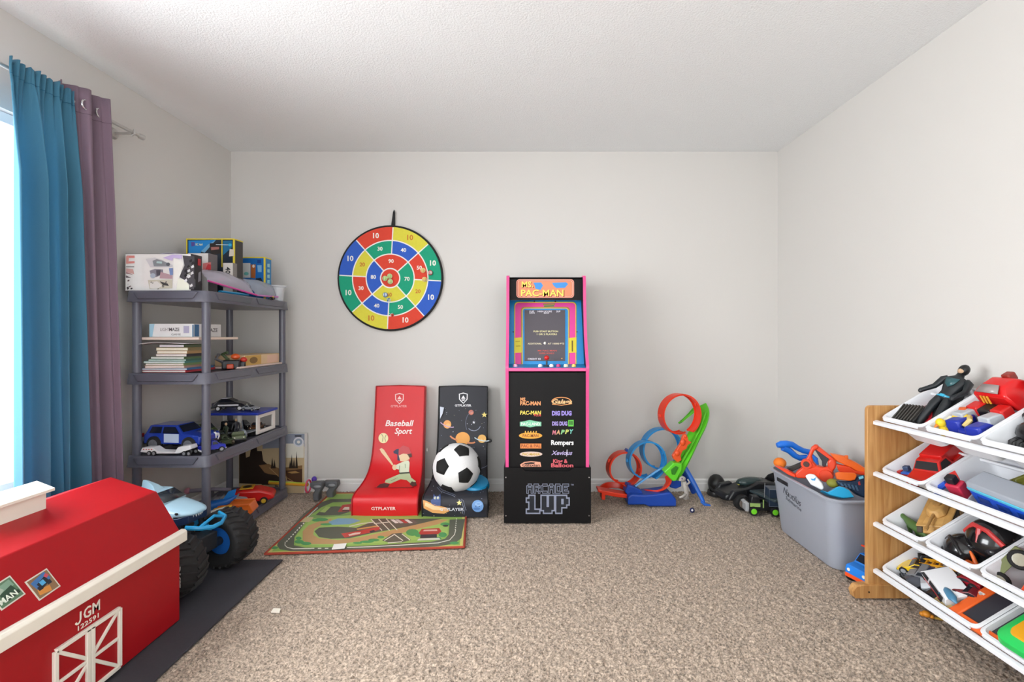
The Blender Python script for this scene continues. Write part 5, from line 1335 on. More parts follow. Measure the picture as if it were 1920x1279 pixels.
# ------------------------------------------------------------------ third shelf: vehicles
Z2 = SHZ[1]
toy_car('toy_suv', 'large metallic blue off road toy car with white door', .325, .15, .142, '2340A8', 'suv', .042, loc=(-1.875, 2.635, Z2), rot=(0, 0, -.1), glass='1A2030', trim='1C1E28', hub='6A6C72',
        extra=lambda t: [part('door_panel', G().box((.0, s * .0753, .075), (.085, .002, .046)), pl('C8D8F0', .25), t) for s in (1, -1)] + [part('tail_light', G().box((-.186, s * .06, .085), (.004, .025, .02)), pl('C83A2A'), t) for s in (1, -1)])  # pale door patches stand in for sheen on the blue paint
tl = thing('toy_trailer', 'white toy car transporter trailer in front of the blue car', 'toy trailer', (-1.86, 2.515, Z2), (0, 0, -.03))
part('bed', G().prism([(-.135, .018), (-.125, .04), (-.07, .042), (-.04, .022), (.05, .02), (.065, .045), (.13, .055), (.135, .035), (.07, .012), (-.06, .01)], -.026, .026, 'y'), pl('ECEAEA', .35), tl, bevel=.002)
for x in (-.085, -.06, .10, .125):
    for s in (1, -1): toy_wheel(tl, (x, s * .026, .0125), .0125, .009, pl('1C1C1E', .7), pl('8A8A8E'))
for k in range(4): part('red_light', G().box((-.115 + .014 * k, -.027, .033), (.005, .002, .004)), pl('C83A3A'), tl)
toy_car('toy_truck', 'olive green army toy truck behind the blue car', .23, .1, .105, '4A5A34', 'van', .024, loc=(-1.955, 2.86, Z2), rot=(0, 0, -.3), hub='9A9C90', trim='38432A', cat='toy truck')
gr = thing('toy_garage', 'white toy garage with a blue roof and square window', 'toy garage', (-1.83, 3.11, Z2), world=True)
x0, x1, y0, y1, zt = -2.0, -1.668, 3.0, 3.215, Z2 + .125
part('roof', G().prism([(x0 - .01, y0 - .02), (x1 + .012, y0 - .012), (x1 + .012, y1 + .012), (x0 - .01, y1 + .012)], zt, zt + .016, 'z'), pl('2438A4', .3), gr, bevel=.004)
def frame_wall(x): 
    g = G().bb((x - .01, y0, Z2), (x, y0 + .03, zt)).bb((x - .01, y1 - .03, Z2), (x, y1, zt)).bb((x - .01, y0 + .03, Z2), (x, y1 - .03, Z2 + .026)).bb((x - .01, y0 + .03, zt - .022), (x, y1 - .03, zt))
    return part('end_wall', g, pl('E8E4DE', .4), gr)
frame_wall(x1); frame_wall(x0 + .01)
part('column', G().bb(((x0 + x1) / 2 + .03, y0 + .02, Z2), ((x0 + x1) / 2 + .05, y0 + .035, zt)), pl('D8D4CE', .4), gr)
part('floor_plate', G().bb((x0, y0, Z2), (x1, y1, Z2 + .004)), pl('3A3A3E'), gr)
toy_car('toy_car', 'black toy car with white markings parked on the garage roof', .20, .09, .078, '16161E', 'sport', .017, loc=(-1.89, 3.10, zt + .0165), rot=(0, 0, .2), stripe='E8E8EC', roof='E8E8EC', hub='D8D8DA')
toy_car('toy_car', 'grey toy car parked at the garage roof edge', .10, .05, .034, 'A8ACB4', 'sport', .01, loc=(-1.755, 3.08, zt + .0165), rot=(0, 0, -.2))
jt = thing('toy_jet', 'grey toy fighter jet in front of the blue roofed garage', 'toy plane', (-1.715, 2.92, Z2), (0, 0, -.9))
part('fuselage', G().tube([(.13, 0, .028), (.10, 0, .03), (.03, 0, .034), (-.06, 0, .032), (-.12, 0, .03)], [.002, .012, .02, .02, .012], 10), pl('8A9098', .35), jt, smooth=60)
part('wing', G().prism([(.03, .01), (-.06, .1), (-.09, .1), (-.07, .01), (-.07, -.01), (-.09, -.1), (-.06, -.1), (.03, -.01)], .026, .031, 'z'), pl('8A9098', .35), jt, bevel=.001)
part('canopy', G().ball((.055, 0, .048), (.035, .011, .012), 10), clear('C0D0DC', .6), jt, smooth=180)
for s in (1, -1): part('tail_fin', G().prism([(-.07, .045), (-.10, .085), (-.12, .085), (-.115, .045)], s * .014 - .0015, s * .014 + .0015, 'y'), pl('7A8088'), jt)
part('landing_gear', G().cyl((.06, 0, 0), (.06, 0, .02), .003, n=8).cyl((-.03, .02, 0), (-.03, .02, .02), .003, n=8).cyl((-.03, -.02, 0), (-.03, -.02, .02), .003, n=8), pl('4A4A4E'), jt)
for x, y, a, su, la, hd_ in ((-1.80, 2.74, .3, '44583A', 'green toy soldier standing beside the rack post', 'C8A888'), (-1.74, 2.80, -.5, '2E3A2C', 'dark green toy soldier by the grey jet', 'B89878'), (-1.76, 2.93, .9, '2A2C34', 'dark suited toy soldier in the garage shade', 'C0A080')):
    toy_figure('toy_soldier', la, .115, TR((x, y, Z2), (0, 0, a)), suit=su, head=hd_, boots='1C1C1C')
toy_figure('toy_robot', 'small white toy robot beside the green soldiers', .105, TR((-1.715, 2.66, Z2), (0, 0, .4)), suit='DCDCE0', head='2A2A2E', boots='DCDCE0', cat='toy robot', bulk=1.2)
toy_tank('toy_tank', 'dark green toy tank behind the rack post', .15, TR((-1.725, 2.745, Z2), (0, 0, -.7)), '3E4A32', '2C3424')
toy_car('toy_car', 'small royal blue toy truck with white bed at the shelf edge', .115, .06, .062, '2430B0', 'pickup', .014, loc=(-1.672, 2.57, Z2), rot=(0, 0, .9), trim='E4E4E8', cat='toy truck')

toy_car('toy_car', 'black toy van parked inside the blue roofed garage', .16, .07, .07, '1E2024', 'van', .015, loc=(-1.86, 3.10, Z2 + .0045), rot=(0, 0, .1))
toy_car('toy_car', 'brown toy pickup parked inside the blue roofed garage', .12, .06, .055, '6A4426', 'pickup', .014, loc=(-1.735, 3.12, Z2 + .0045), rot=(0, 0, -1.4))
toy_car('toy_car', 'olive toy jeep on the shelf by the rack post', .12, .07, .06, '4E5A38', 'jeep', .018, loc=(-1.69, 2.83, Z2), rot=(0, 0, -.9), cat='toy jeep')

# ------------------------------------------------------------------ bottom shelf
Z1 = SHZ[0]
def shelf_plane(label): pass
t = thing('toy_vehicle', 'red toy racer with a yellow emblem on the bottom shelf', 'toy car', (-1.73, 3.02, Z1), (0, 0, .35))
part('body', G().prism([(-.13, .02), (-.12, .07), (-.03, .095), (.06, .09), (.14, .06), (.15, .03), (.10, .015)], -.06, .06, 'y'), pl('C8201E', .25), t, bevel=.012, seg=3)
part('emblem', G().box((-.01, 0, .098), (.075, .085, .004), (0, 0, 0)), pl('E0A428', .35), t, bevel=.001); part('emblem_mark', G().lathe([(.026, .1005), (.026, .102), (.014, .102), (.014, .1005)], 18, TR((-.01, 0, 0))), pl('2A2018'), t)
for x in (-.09, .09):
    for s in (1, -1): toy_wheel(t, (x, s * .062, .022), .022, .018, pl('1C1C1E'), pl('C8A02A'))
t = thing('toy_shuttle', 'silver winged toy shuttle lying beside the red racer', 'toy plane', (-1.80, 2.86, Z1), (0, 0, .25))
part('hull', G().tube([(-.14, 0, .05), (-.10, 0, .06), (.02, 0, .065), (.12, 0, .055), (.15, 0, .05)], [.03, .045, .05, .04, .01], 12, flat=.55), mat('A8ACB2', .3, .3), t, smooth=60)
part('wing', G().prism([(-.12, -.03), (-.10, -.11), (.09, -.10), (.13, -.02), (.13, .02), (.09, .10), (-.10, .11), (-.12, .03)], .044, .053, 'z'), mat('9AA0A8', .35, .2), t, bevel=.003)
for k in range(5): part('panel_line', G().box((-.08 + .04 * k, 0, .089), (.004, .07, .012)), pl('7A8088'), t)
part('stand', G().box((0, 0, .018), (.16, .06, .036)), pl('3A4A5A'), t, bevel=.005)
t = thing('toy_dump_bed', 'orange toy dump bed on the bottom shelf', 'toy', (-1.695, 2.80, Z1), (0, 0, .2))
part('bed', G().prism([(-.085, .0), (-.10, .07), (.10, .075), (.12, .03), (.085, .0)], -.05, .05, 'y'), pl('E4702A', .35), t, bevel=.006); part('rail', G().box((0, .05, .074), (.2, .01, .012)).box((0, -.05, .074), (.2, .01, .012)).box((-.1, 0, .072), (.012, .1, .012)), pl('D8641F', .35), t, bevel=.003)
t = thing('toy_digger_arm', 'yellow plastic toy arm bracket in front of the orange bed', 'toy', (-1.69, 2.665, Z1), (0, 0, .35))
part('bracket', G().tube([(-.05, 0, .0), (-.05, 0, .065), (-.02, 0, .085), (.05, 0, .10), (.05, 0, .0)], .011, 8).tube([(-.05, 0, .008), (.05, 0, .008)], .011, 8), pl('E0A62A', .35), t)
t = thing('toy_launcher', 'red white and blue toy launcher by the rack post', 'toy', (-1.735, 2.575, Z1), (0, 0, .5))
part('ramp', G().prism([(-.11, .035), (-.11, .06), (.11, .10), (.12, .08), (.10, .035)], -.018, .022, 'y'), pl('2C92D0', .35), t, bevel=.003); part('deck', G().prism([(-.11, .06), (-.11, .068), (.11, .108), (.12, .10)], -.02, .024, 'y'), pl('EDEDEA', .35), t)
part('hopper', G().box((-.06, .06, .055), (.11, .07, .05), (0, .1, .1)), pl('D03024', .35), t, bevel=.006); part('wedge', G().prism([(-.10, .0), (-.10, .05), (-.02, .02), (0, .0)], -.03, .03, 'y'), pl('E4B42C', .35), t, bevel=.003)
t = thing('toy_plane', 'blue toy plane with an upturned tail on the bottom shelf', 'toy plane', (-1.86, 2.72, Z1), (0, 0, .35))
part('fuselage', G().tube([(-.16, 0, .06), (-.08, 0, .06), (.06, 0, .07), (.16, 0, .095), (.20, 0, .12)], [.025, .04, .038, .018, .006], 12), pl('1D62B4', .3), t, smooth=60)
part('wing', G().prism([(-.06, -.13), (.02, -.13), (.05, 0), (.02, .13), (-.06, .13)], .05, .058, 'z'), pl('1A4E94', .35), t, bevel=.002); part('tail_fin', G().prism([(.12, .09), (.16, .15), (.20, .16), (.185, .10)], -.003, .003, 'y'), pl('1F78C8', .3), t); part('belly', G().box((-.02, 0, .02), (.16, .05, .04)), pl('123A70'), t, bevel=.006)
t = thing('toy_rod', 'grey and pink toy rod at the back of the bottom shelf', 'toy', (-1.93, 2.95, Z1), (0, 0, .1))
part('rod', G().tube([(-.12, 0, .10), (.02, 0, .105), (.12, 0, .10)], [.012, .012, .010], 10), pl('8A8290'), t); part('cap', G().ball((-.13, 0, .10), .02, 10), pl('B87A8A'), t); part('stand', G().box((0, 0, .048), (.03, .04, .095)), pl('5A5A62'), t, bevel=.004)
tag(part('toy_brick', G().box((-1.66, 2.72, Z1 + .012), (.04, .022, .022), (0, 0, .4)).box((-1.66, 2.72, Z1 + .026), (.028, .012, .006), (0, 0, .4)), pl('D8584A', .4), bevel=.002), 'small red toy brick at the bottom shelf edge', 'toy brick')

# ------------------------------------------------------------------ on the floor behind and beside the rack
t = carton('picture_box', 'flat box with a dark castle picture leaning behind the rack', (-2.02, 3.395, 0), (-1.553, 3.438, .418), 'C9B38E', 'E6E4E2', cat='box')
pr = Print(on_plane((0, 3.3935, 0), (0, -1, 0), crop(370, 850, 7.111)), .0006, .0001)
pr.p('8E94A4', [(870, -260), (1430, -260), (1430, -90), (870, -60)]); pr.p('E2DED2', [(1180, -130), (1420, -130), (1420, 60), (1180, 60)]); pr.p('DCDCE2', ell(1350, -150, 70, 66, 18)); pr.p('9AA6B8', ell(1350, -150, 50, 46, 16)); pr.p('E8E4DE', ell(1350, -150, 22, 20, 12)); pr.p('34343E', [(1300, -240), (1390, -240), (1390, -222), (1300, -222)])
pr.p('2A1C14', [(560, 400), (560, -40), (640, -60), (650, 60), (700, 40), (720, -100), (790, -110), (800, -30), (860, -30), (880, 100), (1000, 200), (1080, 420)]); pr.p('8A6844', [(820, 160), (950, 140), (1090, 200), (1400, 160), (1400, 280), (1100, 320), (900, 260)]); pr.p('4A3020', [(1180, 230), (1400, 210), (1400, 400), (1200, 360)]); pr.p('2A1E18', [(860, 260), (1100, 300), (1180, 330), (1180, 420), (860, 420)])
for x, h_ in ((1000, 130), (1030, 100), (1260, 170), (1290, 120), (1325, 210), (1240, 90)): pr.p('2C2018', [(x, 180 - h_), (x + 18, 200), (x - 18, 200)])
pr.line('B89468', [(960, 190), (1090, 310)], 10); pr.line('A88458', [(1190, 320), (1320, 400)], 9); pr.p('A9834E', [(1200, 250), (1310, 235), (1370, 260), (1260, 270)])
pr.done(t)
t = thing('toy_wand', 'long yellow and orange toy stick with a pink ring', 'toy', (-1.60, 3.33, .1), world=True)
a, b = P(505, 905, 3.36), P(577, 909, 3.30)
part('shaft', G().tube([a, b], .012, 10), pl('E0A030', .35), t); part('stripe', G().tube([a + Vector((0, -.004, .009)), b + Vector((0, -.004, .009))], .0055, 8), pl('B8C84A', .35), t)
part('ring', G().tube([b + Vector((.004, .04 * math.cos(k * PI / 8), .042 * math.sin(k * PI / 8) - .01)) for k in range(16)], .006, 8, closed=True), pl('D8486A', .35), t)
part('prop', G().cyl((a.x + .05, a.y, 0), (a.x + .05, a.y, a.z - .01), .01, n=10), pl('6A5A4A'), t)
tag(part('toy_ball', G().ball(P(589, 899, 3.38), (.018, .018, .022), 12), pl('5A3AB0', .3), smooth=180), 'small purple toy ball by the pink ring', 'toy')
def boot(label, px0, px1, Y, top, bot):
    t = thing('toy_boot', label, 'toy', P((px0 + px1) / 2, bot, Y), world=True)
    c = [(px0 + u * (px1 - px0), top + v * (bot - top)) for u, v in ((.0, .0), (.95, -.02), (1, .25), (.72, .62), (.70, 1), (.30, 1), (.22, .65), (.42, .40), (.05, .25))]
    part('boot', G().prism([tuple(P(x, y, Y).xz) for x, y in c], Y, Y + .06, 'y'), mat('5A5C60', .45, var=.1), t, bevel=.008, seg=3)
    q = P(px0 + .62 * (px1 - px0), top + .2 * (bot - top), Y - .002)
    part('cuff', G().ball(q, (.026, .01, .012), 10), pl('8A8C90', .4), t)
    return t
boot('dark grey toy boot nearest the shelving rack', 580, 604, 3.22, 906, 940); boot('dark grey toy boot against the white baseboard', 604, 633, 3.28, 904, 934)

# ------------------------------------------------------------------ dark toys in the far right corner
t = thing('toy_truck', 'small black toy truck with bright green wheels by the tote', 'toy truck', PZ(1425, 966, 0) + Vector((.03, .02, 0)), (0, 0, PI - .12))
part('body', G().box((.02, 0, .055), (.16, .07, .05)).box((.055, 0, .09), (.06, .062, .05), top=(.7, .9)), pl('16171A', .35), t, bevel=.005)
part('nose', G().box((.105, 0, .05), (.022, .07, .055)).box((.115, 0, .075), (.02, .06, .012), (0, .5, 0)), pl('A8AAAC', .3), t, bevel=.003)
part('side_stripe', G().box((.06, .036, .065), (.06, .002, .022)).box((.012, .036, .075), (.006, .002, .05)), pl('9AB86A', .4), t)
part('cargo_box', G().box((-.075, 0, .115), (.11, .09, .105)), pl('2C3A4C', .35), t, bevel=.003)
part('box_edge', G().tube([(-.13, .046, .063), (-.02, .046, .063), (-.02, .046, .167), (-.13, .046, .167)], .0015, 6, closed=True), pl('8A92A0'), t)
part('cargo_box', G().box((-.105, .01, .04), (.05, .08, .055)), pl('303E50', .35), t, bevel=.003)
for x in (.07, -.055):
    for s in (1, -1): toy_wheel(t, (x, s * .036, .028), .028, .022, pl('111213', .6), pl('7ADB2C', .3), 6)
part('antenna', G().tube([(.0, .02, .11), (-.003, .02, .2)], .002, 6), pl('8A8A8C'), t)
def dark_buggy(label, loc, rz, L, h, h2, hubc, flag):
    t = thing('toy_vehicle', label, 'toy car', loc, (0, 0, rz))
    part('body', G().prism([(-.5 * L, .06), (-.5 * L, .12), (-.3 * L, .15), (-.05 * L, .16), (.12 * L, .13), (.5 * L, .09), (.52 * L, .05), (.1 * L, .035)], -.07, .07, 'y'), pl(h, .35), t, bevel=.012, seg=2)
    part('canopy', G().ball((.0, 0, .145), (.1, .045, .03), 12), pl(h2, .2), t, smooth=180)
    for s in (1, -1):
        part('fender', G().prism([(.15 * L, .07), (.22 * L, .13), (.42 * L, .12), (.5 * L, .06)], s * .06, s * .095, 'y'), pl(h, .35), t, bevel=.008)
        part('fin', G().prism([(-.5 * L, .11), (-.56 * L, .19), (-.4 * L, .17), (-.3 * L, .13)], s * .05 - .004, s * .05 + .004, 'y'), pl(h, .35), t, bevel=.002)
        for x, r in ((.3 * L, .05), (-.34 * L, .058)): toy_wheel(t, (x, s * .1, r), r, .05, pl('151516', .7), pl(hubc, .3))
    if flag: part('badge', G().box((.16 * L, 0, .135), (.04, .02, .004), (0, .25, 0)), pl('D8D05A', .4), t)
    return t
dark_buggy('black armoured toy car against the right corner baseboard', (1.50, 3.19, 0), PI + .15, .42, '1C1D20', '2A3A3A', '6A6058', True)
t = thing('toy_vehicle', 'dark grey winged toy craft lying behind the grey tote', 'toy', (1.66, 3.08, 0), (0, 0, .3))
part('hull', G().prism([(-.2, .04), (-.14, .12), (.1, .13), (.2, .08), (.18, .03)], -.06, .06, 'y'), pl('2E3438', .4), t, bevel=.01); part('wing', G().prism([(-.18, -.12), (.02, -.13), (.12, 0), (.02, .13), (-.18, .12)], .10, .115, 'z'), pl('3A464A', .4), t, bevel=.003); part('keel', G().box((0, 0, .02), (.2, .06, .04)), pl('1E2022'), t, bevel=.004)
t = thing('toy_helmet', 'round black toy helmet against the baseboard', 'toy', (1.345 - .0, 3.36, 0), (0, 0, .3))
part('shell', G().ball((0, 0, .075), (.058, .058, .07), 16), pl('161617', .35), t, smooth=180); part('strap', G().tube([(-.055, 0, .06), (-.03, -.05, .03), (.03, -.05, .03), (.055, 0, .06)], .012, 8), fabric('1C1C1D'), t); part('rim', G().lathe([(.06, 0), (.064, .01), (.058, .03), (.05, .03)], 20), pl('222223'), t)

# ------------------------------------------------------------------ grey tote with foam blasters
TX0, TX1, TY0, TY1, TZ = 1.425, 1.79, 2.225, 2.835, .348
tote = thing('storage_tote', 'large grey plastic storage tote filled with foam blasters', 'tote', ((TX0 + TX1) / 2, (TY0 + TY1) / 2, 0), world=True)
M_TOTE = mat('A0A5B1', .33, var=.04, scale=10, bump=.03, bscale=200)
def rr2(i, z, r=.06): return rrect(TX0 + i, TX1 - i, TY0 + i, TY1 - i, r, z, 6)
part('shell', G().loft([rr2(.058, .004), rr2(.05, .0), rr2(.045, .012), rr2(.016, TZ - .03), rr2(.014, TZ - .012), rr2(.0, TZ - .012, .07), rr2(-.002, TZ - .004, .07), rr2(.002, TZ, .07), rr2(.014, TZ, .06), rr2(.018, TZ - .012, .058), rr2(.05, .014, .05), rr2(.056, .012, .05)][1:]), M_TOTE, tote, smooth=40)
part('handle_hole', G().box((TX0 + .0155, 2.68, TZ - .048), (.006, .11, .022), (0, -.087, 0)), pl('2A2A2E'), tote, bevel=.004)
# handwriting in marker on the long side
sx = lambda z: TX0 + .0165 + (TZ - .03 - z) * .09
def hand(body, size, y, z, fit, tilt):
    me_fn = lambda co: Vector((sx(co.z) - .0012, co.y, co.z))
    txt(body, size, mat('33353C', .6), tote, frame((sx(z), y, z), (0, -math.cos(tilt), -math.sin(tilt)), (0, -math.sin(tilt), math.cos(tilt))), fn=me_fn, name='handwriting', fit=fit, shear=.3, bold=-.004)
hand('Nautilus', .055, 2.60, .245, .17, .12); hand('Submarine', .03, 2.59, .21, .15, .12)

c5t = crop(1440, 810, 8.526)
def Q5(x, y, Y): a = c5t((x, y)); return P(a[0], a[1], Y)
def slab(g, pts, p0, n, th):
    n = Vector(n).normalized()
    v = [hit(*c5t(q), p0, n) for q in pts]
    k = len(v)
    g.add(v + [p - n * th for p in v], [tuple(range(k))[::-1], tuple(range(k, 2 * k))] + [(i, (i + 1) % k, k + (i + 1) % k, k + i) for i in range(k)])
    return g
M_OR = pl('E8431C', .35); M_OR2 = pl('EE6A1E', .35); M_NAVY = pl('1C3450', .4)
n1 = (-.55, -.83, .05); p1 = (1.50, 2.56, .42)
bl = thing('foam_blaster', 'red orange foam blaster with a black grip on top of the tote', 'toy blaster', (1.52, 2.56, .36), world=True)
part('body', slab(G(), [(430, 665), (560, 555), (650, 585), (780, 545), (860, 575), (960, 555), (1050, 640), (1020, 740), (930, 815), (870, 795), (760, 705), (600, 750), (450, 740)], p1, n1, .06), M_OR, bl, bevel=.008, seg=3)
part('front_post', slab(G(), [(560, 560), (585, 470), (640, 380), (690, 250), (750, 205), (810, 225), (800, 275), (740, 300), (700, 400), (720, 480), (790, 560), (650, 600)], Vector(p1) - Vector(n1) * .006, n1, .045), M_OR, bl, bevel=.007, seg=3)
part('top_bar', slab(G(), [(780, 232), (815, 240), (1090, 462), (1055, 492), (770, 285)], Vector(p1) - Vector(n1) * .012, n1, .03), M_OR, bl, bevel=.004)
part('rear_post', slab(G(), [(950, 480), (990, 430), (1060, 440), (1095, 500), (1080, 580), (1040, 640), (960, 600)], Vector(p1) - Vector(n1) * .0, n1, .05), M_OR, bl, bevel=.007, seg=3)
part('grip', slab(G(), [(745, 285), (795, 268), (975, 430), (935, 500), (912, 572), (865, 545), (862, 470)], Vector(p1) - Vector(n1) * .016, n1, .026), pl('2A2C36', .5), bl, bevel=.004)
part('nose', slab(G(), [(105, 545), (215, 575), (330, 628), (440, 688), (440, 735), (330, 690), (210, 612)], p1, n1, .04), M_OR, bl, bevel=.004)
cc_ = hit(*c5t((612, 515)), p1, n1); nv = Vector(n1).normalized()
part('cap_screw', G().cyl(cc_ + nv * .001, cc_ + nv * .008, .0155, .014, 18), pl('4A2A24', .4), bl); part('collar', G().cyl(cc_ - nv * .03, cc_ + nv * .003, .026, .026, 20), M_OR, bl, bevel=.003)
part('barrel_boss', G().cyl(hit(*c5t((930, 700)), p1, n1) - nv * .05, hit(*c5t((930, 700)), p1, n1) + nv * .012, .036, .03, 20), M_OR, bl, bevel=.004)
bl = thing('toy_hook', 'bright blue looped toy grip sticking out of the tote', 'toy', (1.52, 2.72, .40), world=True)
k8 = 2.72 / F / 8.526
part('loop', G().tube([Q5(x, y, 2.72) for x, y in ((145, 215), (210, 200), (300, 195), (380, 200), (460, 250), (560, 300), (690, 325))], [38 * k8, 58 * k8, 58 * k8, 48 * k8, 46 * k8, 44 * k8, 42 * k8], 10).tube([Q5(x, y, 2.72) for x, y in ((240, 250), (340, 300), (430, 380), (500, 415), (620, 405)) ], [56 * k8, 50 * k8, 46 * k8, 46 * k8, 44 * k8], 10), pl('1B72DC', .3), bl, smooth=60)
part('shaft', G().tube([Q5(640, 330, 2.72), Q5(760, 430, 2.70), Q5(800, 700, 2.68)], [34 * k8, 36 * k8, 36 * k8], 10), pl('1B72DC', .3), bl, smooth=60)
bl = thing('foam_blaster', 'orange long barrel foam blaster lying along the right wall side', 'toy blaster', (1.66, 2.45, .36), world=True)
n2 = (-.5, -.86, .05); p2 = (1.66, 2.48, .42)
part('barrel', slab(G(), [(985, 345), (1240, 395), (1290, 440), (1400, 490), (1560, 590), (1560, 665), (1420, 640), (1290, 560), (1090, 470)], p2, n2, .04), M_OR2, bl, bevel=.006, seg=3)
part('sight', slab(G(), [(1225, 380), (1285, 380), (1285, 450), (1240, 430)], p2, n2, .025), M_OR2, bl, bevel=.003)
part('stock', slab(G(), [(1090, 520), (1290, 560), (1400, 630), (1560, 650), (1560, 700), (1400, 680), (1130, 640)], Vector(p2) + Vector(n2) * .02, n2, .04), M_OR, bl, bevel=.005)
bl = thing('foam_blaster', 'navy and teal foam blaster with an orange grille', 'toy blaster', (1.62, 2.33, .30), world=True)
n3 = (-.35, -.9, .25); p3 = (1.60, 2.34, .36)
part('body', slab(G(), [(1100, 780), (1250, 790), (1400, 770), (1440, 690), (1560, 690), (1560, 1060), (1420, 1000), (1300, 900), (1130, 850)], p3, n3, .05), M_NAVY, bl, bevel=.006)
part('grille', slab(G(), [(1085, 660), (1130, 640), (1390, 655), (1425, 690), (1390, 770), (1320, 785), (1110, 760)], Vector(p3) + Vector(n3).normalized() * .012, n3, .03), M_OR2, bl, bevel=.004)
for k in range(5):
    part('vent', slab(G(), [(1150 + k * 60, 820 + k * 10), (1180 + k * 60, 815 + k * 10), (1215 + k * 60, 870 + k * 18), (1185 + k * 60, 872 + k * 18)], Vector(p3) + Vector(n3).normalized() * .004, n3, .006), pl('3A5A78', .4), bl)
part('accent', slab(G(), [(1450, 720), (1520, 700), (1530, 740), (1460, 760)], Vector(p3) + Vector(n3).normalized() * .004, n3, .006), pl('7FD0E8', .4), bl); part('accent', slab(G(), [(1440, 800), (1470, 790), (1480, 850), (1450, 850)], Vector(p3) + Vector(n3).normalized() * .004, n3, .006), pl('B03A3A', .4), bl)
bl = thing('toy_blaster', 'small white toy blaster with blue trigger at the tote rim', 'toy blaster', (1.49, 2.42, .33), world=True)
n4 = (-.6, -.78, .2); p4 = (1.485, 2.42, .36)
part('body', slab(G(), [(590, 705), (650, 668), (740, 682), (860, 820), (895, 900), (860, 935), (680, 842)], p4, n4, .03), pl('E9EDF1', .35), bl, bevel=.006, seg=3)
part('trigger', slab(G(), [(680, 745), (730, 750), (765, 722), (750, 780), (700, 775)], Vector(p4) + Vector(n4).normalized() * .003, n4, .006), pl('2C92CC', .35), bl)
bl = thing('toy_scoop', 'light blue faceted toy scoop inside the front of the tote', 'toy', (1.57, 2.29, .3), world=True)
n5 = (-.25, -.9, .4); p5 = (1.56, 2.30, .335)
part('scoop', slab(G(), [(865, 930), (960, 965), (1030, 930), (1125, 868), (1200, 880), (1300, 930), (1385, 1045), (1200, 1060), (1000, 1010)], p5, n5, .05), pl('29A9DC', .3), bl, bevel=.008, seg=2)
tag(part('foam_ball', G().ball(Q5(190, 495, 2.76), (.034, .034, .030), 14), mat('EE7C1E', .7), smooth=180), 'orange foam ball at the back corner of the tote', 'ball')
bl = thing('toy_magazine', 'black toy magazine clip inside the tote', 'toy', (1.47, 2.68, .34), world=True)
part('clip', slab(G(), [(290, 585), (400, 540), (545, 478), (560, 520), (540, 565), (380, 640)], (1.49, 2.66, .40), n1, .03), pl('26241F', .45), bl, bevel=.004)
tag(part('foam_ball', G().ball(Q5(1040, 820, 2.42), (.03, .03, .022), 12), mat('8A8A2C', .6), smooth=180), 'olive green foam ball under the red blaster', 'ball')
toy_car('toy_car', 'blue and orange toy race car on the carpet beside the tote', .19, .11, .125, '1F7FE0', 'pickup', .03, loc=(1.565, 2.155, 0.0), rot=(0, 0, PI + .25), trim='F0551E', hub='2A2A2C',
        extra=lambda t: part('spoiler', G().box((-.02, 0, .150), (.06, .10, .007), (0, -.2, 0)).box((-.01, .03, .137), (.012, .006, .03)).box((-.01, -.03, .137), (.012, .006, .03)), pl('E0401E', .35), t, bevel=.002))

# ------------------------------------------------------------------ toy organiser with slanted bins
OY = 2.045
M_WOOD = None
def wood():
    m = bpy.data.materials.new('m_wood'); m.use_nodes = True
    nt = m.node_tree; N = nt.nodes; L = nt.links; b = N['Principled BSDF']
    tc = N.new('ShaderNodeTexCoord'); mp = N.new('ShaderNodeMapping'); mp.inputs['Scale'].default_value = (28, 28, 1.6)
    no = N.new('ShaderNodeTexNoise'); no.inputs['Scale'].default_value = 2.2; no.inputs['Detail'].default_value = 6; no.inputs['Distortion'].default_value = .6
    L.new(tc.outputs['Object'], mp.inputs[0]); L.new(mp.outputs[0], no.inputs['Vector'])
    r = N.new('ShaderNodeValToRGB')
    r.color_ramp.elements[0].position = .3; r.color_ramp.elements[0].color = lin('A9743F') + [1]
    r.color_ramp.elements[1].position = .72; r.color_ramp.elements[1].color = lin('D2A368') + [1]
    L.new(no.outputs['Fac'], r.inputs[0]); L.new(r.outputs[0], b.inputs['Base Color']); b.inputs['Roughness'].default_value = .4
    return m
M_WOOD = wood(); M_WEDGE = mat('E2BE8C', .45, var=.06)
org = thing('toy_organizer', 'wooden toy organizer rack with white rails and slanted bins', 'toy rack', (1.62, 1.70, 0), world=True)
XFR = 1.50; BW, BLn, BD = .2125, .274, .13; ANG = math.radians(31)
NCOL = 3
YEND = OY - .022 - NCOL * (BW + .004) - .03
for y in (OY, YEND):
    pts = rrect(1.462, 1.80, .045, .818, .02, 0, 4)
    part('end_panel', G().prism([(p[0], p[1]) for p in pts], y, y + .018, 'y'), M_WOOD, org, bevel=.002)
    part('foot_bar', G().prism([(1.402, .003), (1.395, .03), (1.41, .055), (1.43, .06), (1.81, .06), (1.81, .003)], y - .012, y + .022, 'y'), M_WOOD, org, bevel=.004)
    for x in (1.46, 1.74): part('bolt', G().cyl((x, y - .013, .03), (x, y - .010, .03), .004, n=10), pl('3A2A1A'), org)
M_WH = pl('E3E5E9', .3)
ZF = (.772, .554, .340, .141)
CA, SA = math.cos(ANG), math.sin(ANG)
for z in ZF:
    # front rail (a lipped strip) and rear rod
    part('front_rail', G().prism([(XFR - .014, z - .034), (XFR - .014, z - .020), (XFR - .004, z - .015), (XFR + .004, z - .015), (XFR + .004, z - .026)], YEND + .018, OY + .001, 'y'), M_WH, org, bevel=.002)
    part('rear_rod', G().cyl((XFR + BLn * CA - .03, YEND + .01, z + BLn * SA - .04), (XFR + BLn * CA - .03, OY + .004, z + BLn * SA - .04), .006, n=10), M_WH, org)
